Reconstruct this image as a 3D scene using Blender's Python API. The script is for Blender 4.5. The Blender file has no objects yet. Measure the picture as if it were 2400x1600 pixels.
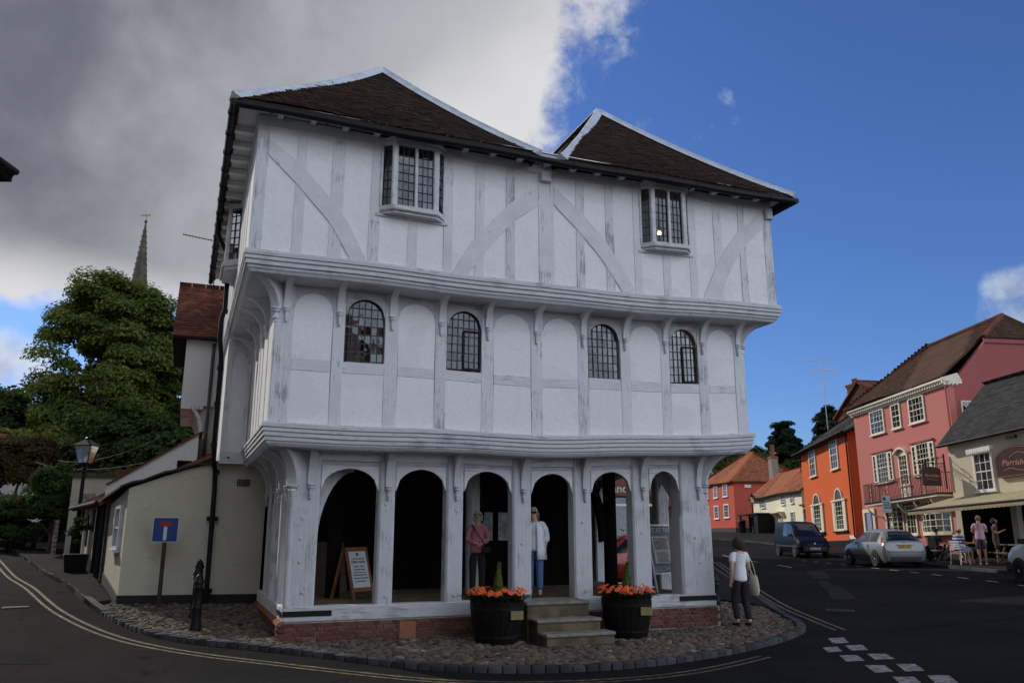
import bpy, bmesh, math, random
import numpy as np
from mathutils import Vector, Matrix
random.seed(7); rng = np.random.default_rng(7)
R = math.radians
SC = bpy.context.scene
COL = SC.collection

# ------------------------------------------------------------------ camera
cam = bpy.data.cameras.new('camera'); cam.sensor_width = 36; cam.lens = 28.2
cam.clip_start = .1; cam.clip_end = 4000
camo = bpy.data.objects.new('camera', cam); COL.objects.link(camo)
camo.location = (0, 0, 1.72); camo.rotation_euler = (R(90 + 13.32), 0, 0)
SC.camera = camo

# ------------------------------------------------------------------ world
SUN_AZ, SUN_EL = -50.0, 31.0          # azimuth clockwise from +Y, elevation
SKY = .08
CLOUD_FRONT = 1.2      # extra brightness of unseen front-lit cloud, tuned to fill the shaded facade
def build_world():
    w = bpy.data.worlds.new('World'); SC.world = w; w.use_nodes = True
    nt = w.node_tree; N = nt.nodes; L = nt.links
    for n in list(N): N.remove(n)
    def nd(t, **k):
        n = N.new(t)
        for a, b in k.items(): setattr(n, a, b)
        return n
    def ma(op, a, b=None, c=None, clamp=False):
        n = nd('ShaderNodeMath', operation=op); n.use_clamp = clamp
        for i, v in enumerate((a, b, c)):
            if v is None: continue
            if isinstance(v, (int, float)): n.inputs[i].default_value = v
            else: L.new(v, n.inputs[i])
        return n.outputs[0]
    def sm(x, a, b):
        n = nd('ShaderNodeMapRange', interpolation_type='SMOOTHSTEP'); n.clamp = True
        L.new(x, n.inputs[0]); n.inputs[1].default_value = a; n.inputs[2].default_value = b
        n.inputs[3].default_value = 0; n.inputs[4].default_value = 1
        return n.outputs[0]
    def noise(vec, sc, det=8, rough=.55, dist=0.):
        n = nd('ShaderNodeTexNoise'); L.new(vec, n.inputs['Vector']); n.inputs['Scale'].default_value = sc
        n.inputs['Detail'].default_value = det; n.inputs['Roughness'].default_value = rough
        n.inputs['Distortion'].default_value = dist
        return n.outputs['Fac']
    def mix(f, a, b):
        n = nd('ShaderNodeMix', data_type='RGBA')
        for i, v in ((0, f), (6, a), (7, b)):
            if isinstance(v, (int, float)): n.inputs[i].default_value = v
            elif isinstance(v, tuple): n.inputs[i].default_value = (*v, 1)
            else: L.new(v, n.inputs[i])
        return n.outputs[2]
    sky = nd('ShaderNodeTexSky', sky_type='NISHITA'); sky.sun_disc = False
    sky.sun_elevation = R(SUN_EL); sky.sun_rotation = R(SUN_AZ)
    sky.air_density = 1.0; sky.dust_density = .3; sky.ozone_density = 3.2
    tc = nd('ShaderNodeTexCoord'); sep = nd('ShaderNodeSeparateXYZ'); L.new(tc.outputs['Generated'], sep.inputs[0])
    X, Y, Zc = sep.outputs
    az = ma('MULTIPLY', ma('ARCTAN2', X, Y), 57.29578)
    el = ma('MULTIPLY', ma('ARCSINE', Zc), 57.29578)
    vec = tc.outputs['Generated']
    n1 = noise(vec, 3.2, 9, .56, .15)
    n2 = noise(vec, 9., 9, .6, .2)
    nf = noise(vec, 21., 9, .62, .3)
    nn = ma('ADD', ma('ADD', ma('MULTIPLY', ma('SUBTRACT', n1, .5), 2.), ma('MULTIPLY', ma('SUBTRACT', n2, .5), 1.5)), ma('MULTIPLY', ma('SUBTRACT', nf, .5), .9))
    # large grey bank: west of an edge that leans with elevation, above a ragged base
    edge = ma('MULTIPLY_ADD', el, .62, -13.6)
    d1 = ma('DIVIDE', ma('SUBTRACT', edge, az), 6.5)
    base = ma('MULTIPLY_ADD', az, .03, 14.8)
    d2 = ma('DIVIDE', ma('SUBTRACT', el, base), 2.4)
    bank = ma('MINIMUM', d1, d2)
    # small cumulus
    def puff(a0, e0, ra, re):
        da = ma('DIVIDE', ma('SUBTRACT', az, a0), ra); de = ma('DIVIDE', ma('SUBTRACT', el, e0), re)
        r2 = ma('ADD', ma('MULTIPLY', da, da), ma('MULTIPLY', de, de))
        return ma('SUBTRACT', .62, r2)
    puffs = None
    for p in ((-34.5, 10.0, 6.0, 2.6), (35.5, 12.6, 5.6, 4.4), (33.4, 14.6, 2.6, 1.8), (-48, 22, 14, 8), (54, 22, 13, 8), (95, 34, 34, 22), (160, 38, 60, 26), (-120, 42, 60, 30), (-160, 16, 40, 10), (120, 14, 30, 8), (60, 66, 40, 18)):
        v = puff(*p); puffs = v if puffs is None else ma('MAXIMUM', puffs, v)
    wisp = None
    for p in ((16.6, 29.2, 2.2, 1.1), (16.2, 27.6, 1.4, .7), (13.6, 26.9, 1.6, .9), (9.8, 28.0, 1.6, 2.)):
        v = puff(*p); wisp = v if wisp is None else ma('MAXIMUM', wisp, v)
    n3 = noise(vec, 26., 10, .62, .2)
    wm = ma('MULTIPLY', sm(ma('ADD', wisp, ma('MULTIPLY', ma('SUBTRACT', n3, .55), 5.)), .2, 1.5), .38)
    # unseen cloud away from the sun: cover added and brightened to fill the facade
    sd = nd('ShaderNodeVectorMath', operation='DOT_PRODUCT'); L.new(vec, sd.inputs[0]); sd.inputs[1].default_value = (math.sin(R(SUN_AZ)), math.cos(R(SUN_AZ)), 0)
    away = ma('MULTIPLY', sd.outputs['Value'], -1.)
    puffs = ma('MAXIMUM', puffs, ma('MULTIPLY_ADD', away, 2.6, -1.15))
    fld = ma('MAXIMUM', ma('ADD', bank, ma('MULTIPLY', nn, 1.3)), ma('ADD', puffs, ma('MULTIPLY', nn, .85)))
    cov = ma('MAXIMUM', sm(fld, -.12, .62), wm)
    deep = ma('MINIMUM', ma('DIVIDE', ma('SUBTRACT', edge, az), 34.), ma('DIVIDE', ma('SUBTRACT', el, base), 5.))
    n4 = noise(vec, 2.6, 4, .5, .4)
    thick = sm(ma('ADD', deep, ma('MULTIPLY', ma('SUBTRACT', n4, .5), 1.9)), -.02, .95)    # thick parts let less light through
    body = sm(ma('ADD', ma('MULTIPLY', n4, .78), ma('MULTIPLY', n2, .22)), .38, .66)
    lowf = sm(el, 14., 27.)
    grey = mix(body, (.18, .192, .235), (.52, .535, .585))
    bank_col = mix(ma('MULTIPLY', thick, 1., clamp=True), (.90, .90, .92), grey)
    pm = sm(ma('SUBTRACT', ma('ADD', puffs, .25), bank), -.2, .3)
    cum = mix(sm(n2, .35, .6), (.50, .56, .69), (.83, .915, 1.05))
    ccol = mix(pm, bank_col, cum)
    bgs = nd('ShaderNodeBackground'); bgs.inputs[1].default_value = SKY
    tint = nd('ShaderNodeMix', data_type='RGBA', blend_type='MULTIPLY'); tint.inputs[0].default_value = 1
    L.new(sky.outputs[0], tint.inputs[6]); tint.inputs[7].default_value = (.72, .98, 1.50, 1)
    L.new(tint.outputs[2], bgs.inputs[0])
    bgc = nd('ShaderNodeBackground'); L.new(ccol, bgc.inputs[0]); L.new(ma('MULTIPLY_ADD', ma('MULTIPLY', sm(away, .10, .75), sm(el, 72., 40.)), CLOUD_FRONT, .80), bgc.inputs[1])
    ms = nd('ShaderNodeMixShader'); L.new(cov, ms.inputs[0]); L.new(bgs.outputs[0], ms.inputs[1]); L.new(bgc.outputs[0], ms.inputs[2])
    out = nd('ShaderNodeOutputWorld'); L.new(ms.outputs[0], out.inputs[0])
build_world()

# ------------------------------------------------------------------ sun
sl = bpy.data.lights.new('sun', 'SUN'); sl.energy = 3.0; sl.angle = R(.53); sl.color = (1, .93, .82)
so = bpy.data.objects.new('sun', sl); COL.objects.link(so)
ts = Vector((math.sin(R(SUN_AZ)) * math.cos(R(SUN_EL)), math.cos(R(SUN_AZ)) * math.cos(R(SUN_EL)), math.sin(R(SUN_EL))))
so.rotation_euler = ts.to_track_quat('Z', 'Y').to_euler(); so.location = (-30, 40, 60)

vs = SC.view_settings; vs.view_transform = 'Standard'; vs.look = 'None'; vs.gamma = 1; vs.exposure = 0.0; vs.use_curve_mapping = False
SC.render.engine = 'CYCLES'
SC.cycles.max_bounces = 6; SC.cycles.diffuse_bounces = 3; SC.cycles.glossy_bounces = 3; SC.cycles.transparent_max_bounces = 12
SC.cycles.use_denoising = True
SC.cycles.caustics_reflective = False; SC.cycles.caustics_refractive = False

# ------------------------------------------------------------------ helpers
class MB:
    """collects geometry; fn maps each vertex (x,y,z)->(x,y,z) when built"""
    def __init__(s, fn=None): s.V = []; s.F = []; s.fn = fn; s.rnd = None
    def add(s, V, F):
        o = len(s.V); s.V += [tuple(v) for v in V]; s.F += [tuple(i + o for i in f) for f in F]; return s
    def box(s, x0, x1, y0, y1, z0, z1):
        return s.add([(x0,y0,z0),(x1,y0,z0),(x1,y1,z0),(x0,y1,z0),(x0,y0,z1),(x1,y0,z1),(x1,y1,z1),(x0,y1,z1)],
                     [(0,3,2,1),(4,5,6,7),(0,1,5,4),(1,2,6,5),(2,3,7,6),(3,0,4,7)])
    def cbox(s, x0, x1, y0, y1, z0, z1, c=.02):
        """box with bevelled vertical edges and a small top/bottom chamfer"""
        P = [(x0+c,y0),(x1-c,y0),(x1,y0+c),(x1,y1-c),(x1-c,y1),(x0+c,y1),(x0,y1-c),(x0,y0+c)]
        V = [(a,b,z0) for a,b in P] + [(a,b,z1) for a,b in P]
        F = [(i,(i+1)%8,(i+1)%8+8,i+8) for i in range(8)] + [tuple(range(7,-1,-1)), tuple(range(8,16))]
        return s.add(V, F)
    def prism(s, poly, a, b, plane='xz'):
        """polygon extruded between a and b along the remaining axis"""
        n = len(poly)
        def P(p, t):
            if plane == 'xz': return (p[0], t, p[1])
            if plane == 'yz': return (t, p[0], p[1])
            return (p[0], p[1], t)
        V = [P(p, a) for p in poly] + [P(p, b) for p in poly]
        F = [(i,(i+1)%n,(i+1)%n+n,i+n) for i in range(n)] + [tuple(range(n-1,-1,-1)), tuple(range(n,2*n))]
        return s.add(V, F)
    def strip(s, lo, hi, a, b, plane='xz'):
        """solid between two polylines lo/hi (same length), extruded a..b: for curved timbers"""
        def P(p, t): return (p[0], t, p[1]) if plane == 'xz' else ((t, p[0], p[1]) if plane == 'yz' else (p[0], p[1], t))
        n = len(lo); V = []
        for i in range(n): V += [P(lo[i],a), P(hi[i],a), P(hi[i],b), P(lo[i],b)]
        F = []
        for i in range(n-1):
            o = 4*i
            for k in range(4): F.append((o+k, o+(k+1)%4, o+4+(k+1)%4, o+4+k))
        F += [(3,2,1,0), (4*n-4,4*n-3,4*n-2,4*n-1)]
        return s.add(V, F)
    def bar(s, p, q, w, h=None, up=(0,0,1)):
        p, q = Vector(p), Vector(q); h = h or w; d = (q-p).normalized()
        x = d.cross(Vector(up))
        if x.length < 1e-4: x = d.cross(Vector((0,1,0)))
        x.normalize(); y = x.cross(d)
        V = [e + x*a*w/2 + y*b*h/2 for e in (p, q) for a, b in ((-1,-1),(1,-1),(1,1),(-1,1))]
        return s.add(V, [(0,1,5,4),(1,2,6,5),(2,3,7,6),(3,0,4,7),(3,2,1,0),(4,5,6,7)])
    def tube(s, pts, r, n=8, close=True):
        pts = [Vector(p) for p in pts]; k = len(pts); rs = r if isinstance(r, (list, tuple)) else [r]*k
        V = []; prev = None
        for i, p in enumerate(pts):
            d = (pts[min(i+1,k-1)] - pts[max(i-1,0)]).normalized()
            a = Vector((0,0,1)) if abs(d.z) < .95 else Vector((1,0,0))
            if prev is not None: a = prev
            x = (a - d*a.dot(d))
            if x.length < 1e-5: x = d.orthogonal()
            x.normalize(); prev = x; y = d.cross(x)
            for j in range(n):
                t = 2*math.pi*j/n; V.append(p + (x*math.cos(t) + y*math.sin(t))*rs[i])
        F = [(i*n+j, i*n+(j+1)%n, (i+1)*n+(j+1)%n, (i+1)*n+j) for i in range(k-1) for j in range(n)]
        if close: F += [tuple(range(n-1,-1,-1)), tuple((k-1)*n+j for j in range(n))]
        return s.add(V, F)
    def lathe(s, prof, n=16, c=(0,0,0), sy=1):
        V = []; k = len(prof)
        for r, z in prof:
            for j in range(n):
                t = 2*math.pi*j/n; V.append((c[0]+r*math.cos(t), c[1]+sy*r*math.sin(t), c[2]+z))
        F = [(i*n+j, i*n+(j+1)%n, (i+1)*n+(j+1)%n, (i+1)*n+j) for i in range(k-1) for j in range(n)]
        F += [tuple(range(n-1,-1,-1)), tuple((k-1)*n+j for j in range(n))]
        return s.add(V, F)
    def mesh(s, name):
        V = s.V if s.fn is None else [s.fn(*v) for v in s.V]
        m = bpy.data.meshes.new(name); m.from_pydata(V, [], s.F)
        bm = bmesh.new(); bm.from_mesh(m); bmesh.ops.recalc_face_normals(bm, faces=bm.faces); bm.to_mesh(m); bm.free()
        return m
    def build(s, name, mat, parent=None, smooth=False, bevel=0, sub=0):
        m = s.mesh(name); m.materials.append(mat)
        o = bpy.data.objects.new(name, m); COL.objects.link(o)
        if parent is not None: o.parent = parent
        if smooth:
            for p in m.polygons: p.use_smooth = True
            try: m.set_sharp_from_angle(angle=R(40))
            except Exception: pass
        if bevel:
            b = o.modifiers.new('b', 'BEVEL'); b.width = bevel; b.segments = 1; b.limit_method = 'ANGLE'; b.angle_limit = R(40)
        return o
def link(m, name, mat, parent=None):
    if mat is not None and not m.materials: m.materials.append(mat)
    o = bpy.data.objects.new(name, m); COL.objects.link(o)
    if parent is not None: o.parent = parent
    return o
def tag(o, label=None, cat=None, group=None, kind=None):
    if label: o['label'] = label
    if cat: o['category'] = cat
    if group: o['group'] = group
    if kind: o['kind'] = kind
    return o
def thing(name, label, cat, loc=(0,0,0), rz=0., group=None):
    o = bpy.data.objects.new(name, None); COL.objects.link(o); o.location = loc; o.rotation_euler = (0,0,rz)
    o.empty_display_size = .2
    return tag(o, label, cat, group)
def copy_tree(o, parent=None):
    c = o.copy(); COL.objects.link(c); c.parent = parent
    for ch in list(o.children): copy_tree(ch, c)
    return c
def rndattr(m, vals):
    a = m.attributes.new('rnd', 'FLOAT', 'FACE'); a.data.foreach_set('value', np.asarray(vals, dtype=np.float32))

# ------------------------------------------------------------------ materials
class NT:
    def __init__(s, name):
        s.m = bpy.data.materials.new(name); s.m.use_nodes = True; s.nt = s.m.node_tree; s.N = s.nt.nodes; s.L = s.nt.links
        s.b = s.N['Principled BSDF']; s.tc = s.N.new('ShaderNodeTexCoord')
    def set(s, k, v):
        i = s.b.inputs[k]
        if isinstance(v, (int, float)): i.default_value = v
        elif isinstance(v, tuple): i.default_value = (*v, 1) if len(v) == 3 else v
        else: s.L.new(v, i)
        return s
    def vec(s, scale=(1,1,1), src='Object', rot=(0,0,0)):
        n = s.N.new('ShaderNodeMapping'); n.inputs['Scale'].default_value = scale; n.inputs['Rotation'].default_value = rot
        s.L.new(s.tc.outputs[src], n.inputs[0]); return n.outputs[0]
    def noise(s, sc, det=6, rough=.6, vec=None, dist=0.):
        n = s.N.new('ShaderNodeTexNoise'); n.inputs['Scale'].default_value = sc; n.inputs['Detail'].default_value = det
        n.inputs['Roughness'].default_value = rough; n.inputs['Distortion'].default_value = dist
        s.L.new(vec if vec is not None else s.tc.outputs['Object'], n.inputs['Vector']); return n.outputs['Fac']
    def voro(s, sc, vec=None, feat='F1', out='Distance'):
        n = s.N.new('ShaderNodeTexVoronoi'); n.feature = feat; n.inputs['Scale'].default_value = sc
        s.L.new(vec if vec is not None else s.tc.outputs['Object'], n.inputs['Vector']); return n.outputs[out]
    def ramp(s, x, a, b, lo=0., hi=1.):
        n = s.N.new('ShaderNodeMapRange'); n.clamp = True; n.interpolation_type = 'SMOOTHSTEP'
        s.L.new(x, n.inputs[0]); n.inputs[1].default_value = a; n.inputs[2].default_value = b; n.inputs[3].default_value = lo; n.inputs[4].default_value = hi
        return n.outputs[0]
    def math(s, op, a, b=0.):
        n = s.N.new('ShaderNodeMath'); n.operation = op
        for i, v in enumerate((a, b)):
            if isinstance(v, (int, float)): n.inputs[i].default_value = v
            else: s.L.new(v, n.inputs[i])
        return n.outputs[0]
    def mix(s, f, a, b, mode='MIX'):
        n = s.N.new('ShaderNodeMix'); n.data_type = 'RGBA'; n.blend_type = mode
        for i, v in ((0, f), (6, a), (7, b)):
            if isinstance(v, (int, float)): n.inputs[i].default_value = v
            elif isinstance(v, tuple): n.inputs[i].default_value = (*v, 1)
            else: s.L.new(v, n.inputs[i])
        return n.outputs[2]
    def rand(s):
        """random per piece: face attribute 'rnd' plus the object's own random"""
        a = s.N.new('ShaderNodeAttribute'); a.attribute_name = 'rnd'; o = s.N.new('ShaderNodeObjectInfo')
        return s.math('FRACT', s.math('ADD', a.outputs['Fac'], o.outputs['Random']))
    def cramp(s, x, stops):
        n = s.N.new('ShaderNodeValToRGB'); s.L.new(x, n.inputs[0]); e = n.color_ramp.elements
        while len(e) < len(stops): e.new(.5)
        for i, (p, c) in enumerate(stops): e[i].position = p; e[i].color = (*c, 1)
        return n.outputs[0]
    def bump(s, h, strength=.3, dist=.02):
        n = s.N.new('ShaderNodeBump'); n.inputs['Strength'].default_value = strength; n.inputs['Distance'].default_value = dist
        s.L.new(h, n.inputs['Height']); s.L.new(n.outputs[0], s.b.inputs['Normal']); return s

def plain(name, c, rough=.7, metal=0., var=.12, sc=6., bump=0., bsc=40., spec=.5, coat=0.):
    t = NT(name)
    if var:
        k = t.noise(sc, 5); col = t.mix(t.ramp(k, .3, .7), tuple(x*(1-var) for x in c), tuple(min(1, x*(1+var)) for x in c)); t.set('Base Color', col)
    else: t.set('Base Color', c)
    t.set('Roughness', rough).set('Metallic', metal).set('Specular IOR Level', spec)
    if coat: t.set('Coat Weight', coat).set('Coat Roughness', .05)
    if bump: t.bump(t.noise(bsc, 4), bump, .01)
    return t.m

def mk_plaster(name, c, dirt=(.42,.40,.36), dirtamt=.35, bump=.25, cracks=0.):
    t = NT(name)
    big = t.noise(.7, 6, .6); fine = t.noise(14, 6, .65)
    streak = t.noise(3.2, 6, .6, t.vec((1.2,1.2,.22)))
    c1 = t.mix(t.ramp(fine, .3, .75), tuple(x*.93 for x in c), c)
    f = t.math('MULTIPLY', t.ramp(streak, .55, .85), t.math('MULTIPLY', t.ramp(big, .4, .7), dirtamt))
    cc = t.mix(f, c1, dirt); ck = None
    if cracks:
        wv = t.N.new('ShaderNodeVectorMath'); wv.operation = 'ADD'; nz = t.N.new('ShaderNodeTexNoise'); nz.inputs['Scale'].default_value = 1.5; t.L.new(t.tc.outputs['Object'], nz.inputs['Vector']); t.L.new(nz.outputs['Color'], wv.inputs[0]); t.L.new(t.vec((.55,.55,1.6)), wv.inputs[1])
        e = t.voro(.9, wv.outputs[0], 'DISTANCE_TO_EDGE'); ck = t.math('MULTIPLY', t.ramp(e, .0, .009, 1, 0), t.ramp(big, .42, .6)); cc = t.mix(t.math('MULTIPLY', ck, cracks), cc, tuple(x*.35 for x in c))
        patch = t.noise(.9, 3, .4, t.vec((1,1,1.4))); cc = t.mix(t.math('MULTIPLY', t.ramp(patch, .56, .60), .22), cc, tuple(x*.72 for x in c))
    t.set('Base Color', cc).set('Roughness', .92).set('Specular IOR Level', .2)
    h = t.math('ADD', t.math('MULTIPLY', t.noise(22, 8, .65), .7), t.math('MULTIPLY', t.noise(2.2, 5), 2.2))
    t.bump(h, bump, .03); return t.m

def mk_timber(name, axis, wear=.5, dim=1.):
    """limewashed oak: paint thin and worn away along the grain"""
    t = NT(name)
    st = {'z': (26,26,1.5), 'x': (1.5,26,26), 'd': (7,7,5)}[axis]; st2 = {'z': (150,150,4.5), 'x': (4.5,150,150), 'd': (26,26,20)}[axis]
    g1 = t.noise(1., 7, .68, t.vec(st), .25); g2 = t.noise(1., 6, .7, t.vec(st2), .2)
    patch = t.noise(1.7, 6, .62); pin = t.noise(26, 3, .5)
    w = t.math('ADD', t.math('MULTIPLY', g1, .40), t.math('MULTIPLY', g2, .66))
    w = t.math('ADD', w, t.math('MULTIPLY', t.math('SUBTRACT', patch, .5), .60))
    worn = t.ramp(w, .655 - .15*wear, .73 - .14*wear)
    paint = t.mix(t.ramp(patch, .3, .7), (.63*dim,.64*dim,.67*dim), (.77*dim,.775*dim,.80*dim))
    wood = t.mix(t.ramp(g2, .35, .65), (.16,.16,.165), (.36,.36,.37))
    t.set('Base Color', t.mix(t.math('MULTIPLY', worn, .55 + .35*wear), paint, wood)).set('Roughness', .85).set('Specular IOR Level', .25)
    crack = t.math('ADD', g2, t.math('MULTIPLY', g1, .8))
    t.bump(crack, .55, .02); return t.m

def mk_brick(name, stops):
    t = NT(name); r = t.rand()
    c = t.cramp(r, stops); n = t.noise(30, 5); big = t.noise(2.5, 5)
    c = t.mix(t.ramp(n, .3, .75), c, t.mix(.5, c, (.05,.035,.03)), 'MIX')
    c = t.mix(t.math('MULTIPLY', t.ramp(big, .5, .72), .55), c, (.06,.05,.045))
    t.set('Base Color', c).set('Roughness', .9).set('Specular IOR Level', .2); t.bump(t.noise(60, 5), .5, .01); return t.m

def mk_tile(name, stops, moss=(.02,.019,.013), mossamt=.6):
    t = NT(name); r = t.rand(); c = t.cramp(r, stops)
    m = t.noise(1.3, 6, .65); f = t.noise(24, 5)
    c = t.mix(t.math('MULTIPLY', t.ramp(m, .38, .68), mossamt), c, moss)
    c = t.mix(t.math('MULTIPLY', t.ramp(f, .5, .8), .35), c, (.10,.085,.07))
    t.set('Base Color', c).set('Roughness', .92).set('Specular IOR Level', .15); t.bump(f, .5, .012); return t.m

def mk_asphalt(name, c):
    t = NT(name); big = t.noise(.35, 6, .62); mid = t.noise(2.2, 6, .65); fine = t.noise(130, 3, .7); sp = t.voro(170)
    k = t.ramp(big, .3, .7)
    col = t.mix(k, tuple(x*.72 for x in c), tuple(x*1.15 for x in c))
    col = t.mix(t.math('MULTIPLY', t.ramp(mid, .5, .75), .4), col, tuple(x*1.45 for x in c))
    col = t.mix(t.math('MULTIPLY', t.ramp(sp, .02, .22, 1, 0), .35), col, tuple(min(1, x*2.2) for x in c))
    crk = t.voro(.55, t.vec((1,1,1)), 'DISTANCE_TO_EDGE'); ck = t.math('MULTIPLY', t.ramp(crk, .0, .012, 1, 0), t.ramp(mid, .45, .6))
    col = t.mix(t.math('MULTIPLY', ck, .8), col, tuple(x*.3 for x in c))
    t.set('Base Color', col).set('Roughness', t.ramp(mid, .2, .8, .82, .97)).set('Specular IOR Level', .03)
    t.bump(t.math('ADD', fine, t.math('MULTIPLY', sp, .8)), .55, .012); return t.m

def mk_glass(name, tint=(.55,.6,.62), trans=.5, rough=.03):
    """window glass: partly see-through, mirror at the surface"""
    m = bpy.data.materials.new(name); m.use_nodes = True; nt = m.node_tree; N = nt.nodes; L = nt.links
    for n in list(N): N.remove(n)
    out = N.new('ShaderNodeOutputMaterial'); ms = N.new('ShaderNodeMixShader'); tr = N.new('ShaderNodeBsdfTransparent'); gl = N.new('ShaderNodeBsdfGlossy')
    gl.inputs['Roughness'].default_value = rough; gl.inputs['Color'].default_value = (.9,.92,.95,1)
    tr.inputs[0].default_value = (*tint, 1)
    lw = N.new('ShaderNodeFresnel'); lw.inputs[0].default_value = 1.55
    mr = N.new('ShaderNodeMapRange'); L.new(lw.outputs[0], mr.inputs[0]); mr.inputs[1].default_value = 0; mr.inputs[2].default_value = 1
    mr.inputs[3].default_value = 1 - trans; mr.inputs[4].default_value = 1
    tc = N.new('ShaderNodeTexCoord'); ns = N.new('ShaderNodeTexNoise'); ns.inputs['Scale'].default_value = 5; L.new(tc.outputs['Object'], ns.inputs['Vector'])
    bp = N.new('ShaderNodeBump'); bp.inputs['Strength'].default_value = .12; bp.inputs['Distance'].default_value = .02; L.new(ns.outputs['Fac'], bp.inputs['Height'])
    L.new(bp.outputs[0], gl.inputs['Normal'])
    L.new(mr.outputs[0], ms.inputs[0]); L.new(tr.outputs[0], ms.inputs[1]); L.new(gl.outputs[0], ms.inputs[2]); L.new(ms.outputs[0], out.inputs[0])
    return m
def mk_leaf(name, stops, trans=.35):
    t = NT(name); r = t.rand(); c = t.cramp(r, stops)
    t.set('Base Color', c).set('Roughness', .85).set('Specular IOR Level', .06)
    tl = t.N.new('ShaderNodeBsdfTranslucent'); t.L.new(t.mix(1., c, (1.3,1.35,.6), 'MULTIPLY'), tl.inputs[0])
    ms = t.N.new('ShaderNodeMixShader'); ms.inputs[0].default_value = trans
    t.L.new(t.b.outputs[0], ms.inputs[1]); t.L.new(tl.outputs[0], ms.inputs[2]); t.L.new(ms.outputs[0], t.N['Material Output'].inputs[0]); return t.m
def emit(name, c, s):
    t = NT(name); t.set('Base Color', c).set('Emission Color', c).set('Emission Strength', s); return t.m

MT = {}
MT['plaster'] = mk_plaster('limewash_plaster', (.81,.815,.835), (.45,.42,.40), .5, .3, .16)
MT['tz'] = mk_timber('limewashed_timber_upright', 'z', .48, 1.0); MT['tx'] = mk_timber('limewashed_timber_level', 'x', .52, 1.0); MT['td'] = mk_timber('limewashed_timber_brace', 'd', .08, .92)
MT['tz2'] = mk_timber('limewashed_timber_weathered', 'z', .82); MT['txl'] = mk_timber('limewashed_moulding', 'x', .62, .86)
MT['tzg'] = mk_timber('limewashed_post_worn_dimmed', 'z', .72, .80)  # worn limewash, dimmed further to carry the darkness of the ground floor
MT['tsp'] = mk_timber('limewashed_spandrel_dimmed', 'x', .75, .80)  # shade of the arch heads put into a dimmer, greyer paint
MT['joinery'] = plain('weathered_white_joinery', (.54,.545,.56), .6, var=.16, sc=7, bump=.2)
MT['white'] = plain('white_gloss_paint', (.78,.78,.76), .45, var=.05)
MT['cream'] = mk_plaster('cream_render', (.56,.53,.43), (.30,.27,.2), .6, .35, .8)
MT['creamtrim'] = plain('cream_joinery', (.74,.69,.55), .5, var=.05)
MT['black'] = plain('black_iron_paint', (.009,.009,.010), .5, var=.2, bump=.15, spec=.18)
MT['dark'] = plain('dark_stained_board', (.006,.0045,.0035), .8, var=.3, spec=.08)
MT['lead'] = plain('lead_sheet', (.50,.54,.60), .55, .0, var=.16, sc=3, bump=.2, bsc=12)
MT['leadcame'] = plain('lead_came', (.035,.036,.04), .6, var=.1)
MT['tile'] = mk_tile('clay_tile_dark', [(0,(.030,.018,.013)),(.35,(.046,.025,.017)),(.6,(.036,.024,.018)),(.85,(.085,.034,.020)),(1,(.024,.019,.016))], mossamt=.55)
MT['tilered'] = mk_tile('clay_tile_red', [(0,(.16,.055,.035)),(.3,(.24,.075,.045)),(.6,(.11,.05,.035)),(.85,(.30,.10,.055)),(1,(.075,.045,.035))], mossamt=.55)
MT['tileorange'] = mk_tile('clay_tile_orange', [(0,(.36,.12,.06)),(.4,(.44,.16,.08)),(.75,(.30,.10,.05)),(1,(.22,.09,.05))], mossamt=.25)
MT['tilebrown'] = mk_tile('clay_tile_brown', [(0,(.065,.036,.024)),(.4,(.105,.052,.033)),(.75,(.078,.040,.027)),(1,(.15,.075,.042))], mossamt=.45)
MT['slate'] = mk_tile('roof_slate', [(0,(.030,.031,.035)),(.5,(.045,.046,.05)),(1,(.06,.058,.06))], (.05,.05,.035), .3)
MT['brick'] = mk_brick('red_brick', [(0,(.17,.05,.032)),(.3,(.21,.07,.045)),(.55,(.11,.042,.033)),(.8,(.26,.105,.065)),(1,(.085,.043,.037))])
MT['brickorange'] = mk_brick('orange_brick', [(0,(.32,.105,.055)),(.5,(.37,.135,.07)),(1,(.25,.085,.05))])
MT['mortar'] = plain('lime_mortar', (.30,.27,.23), .95, var=.25, bump=.4)
MT['stone'] = plain('york_stone', (.125,.097,.058), .9, var=.35, sc=3.5, bump=.4, bsc=25, spec=.12)
MT['asphalt'] = mk_asphalt('asphalt', (.019,.0178,.0178)); MT['pave'] = mk_asphalt('pavement_asphalt', (.034,.032,.030))
MT['earth'] = plain('cobble_bedding', (.028,.022,.018), .95, var=.4, sc=14, bump=.5)
MT['grass'] = plain('distant_grass', (.06,.085,.03), .95, var=.4, sc=.3)
t = NT('flint_cobble'); r_ = t.rand(); c_ = t.cramp(r_, [(0,(.10,.075,.052)),(.22,(.155,.11,.075)),(.45,(.06,.052,.046)),(.65,(.19,.14,.095)),(.82,(.115,.11,.10)),(.93,(.14,.07,.045)),(1,(.28,.235,.18))])
n_ = t.noise(22, 6); t.set('Base Color', t.mix(t.ramp(n_, .35, .75), c_, t.mix(.6, c_, (.05,.045,.04)))).set('Roughness', .8).set('Specular IOR Level', .15); t.bump(n_, .4, .01); MT['cobble'] = t.m
t = NT('granite_sett'); r_ = t.rand(); c_ = t.cramp(r_, [(0,(.04,.04,.046)),(.5,(.065,.065,.075)),(1,(.095,.092,.096))]); n_ = t.noise(45, 5)
t.set('Base Color', t.mix(t.ramp(n_, .35, .7), c_, t.mix(.5, c_, (.03,.03,.03)))).set('Roughness', .8).set('Specular IOR Level', .12); t.bump(n_, .5, .012); MT['sett'] = t.m
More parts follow.
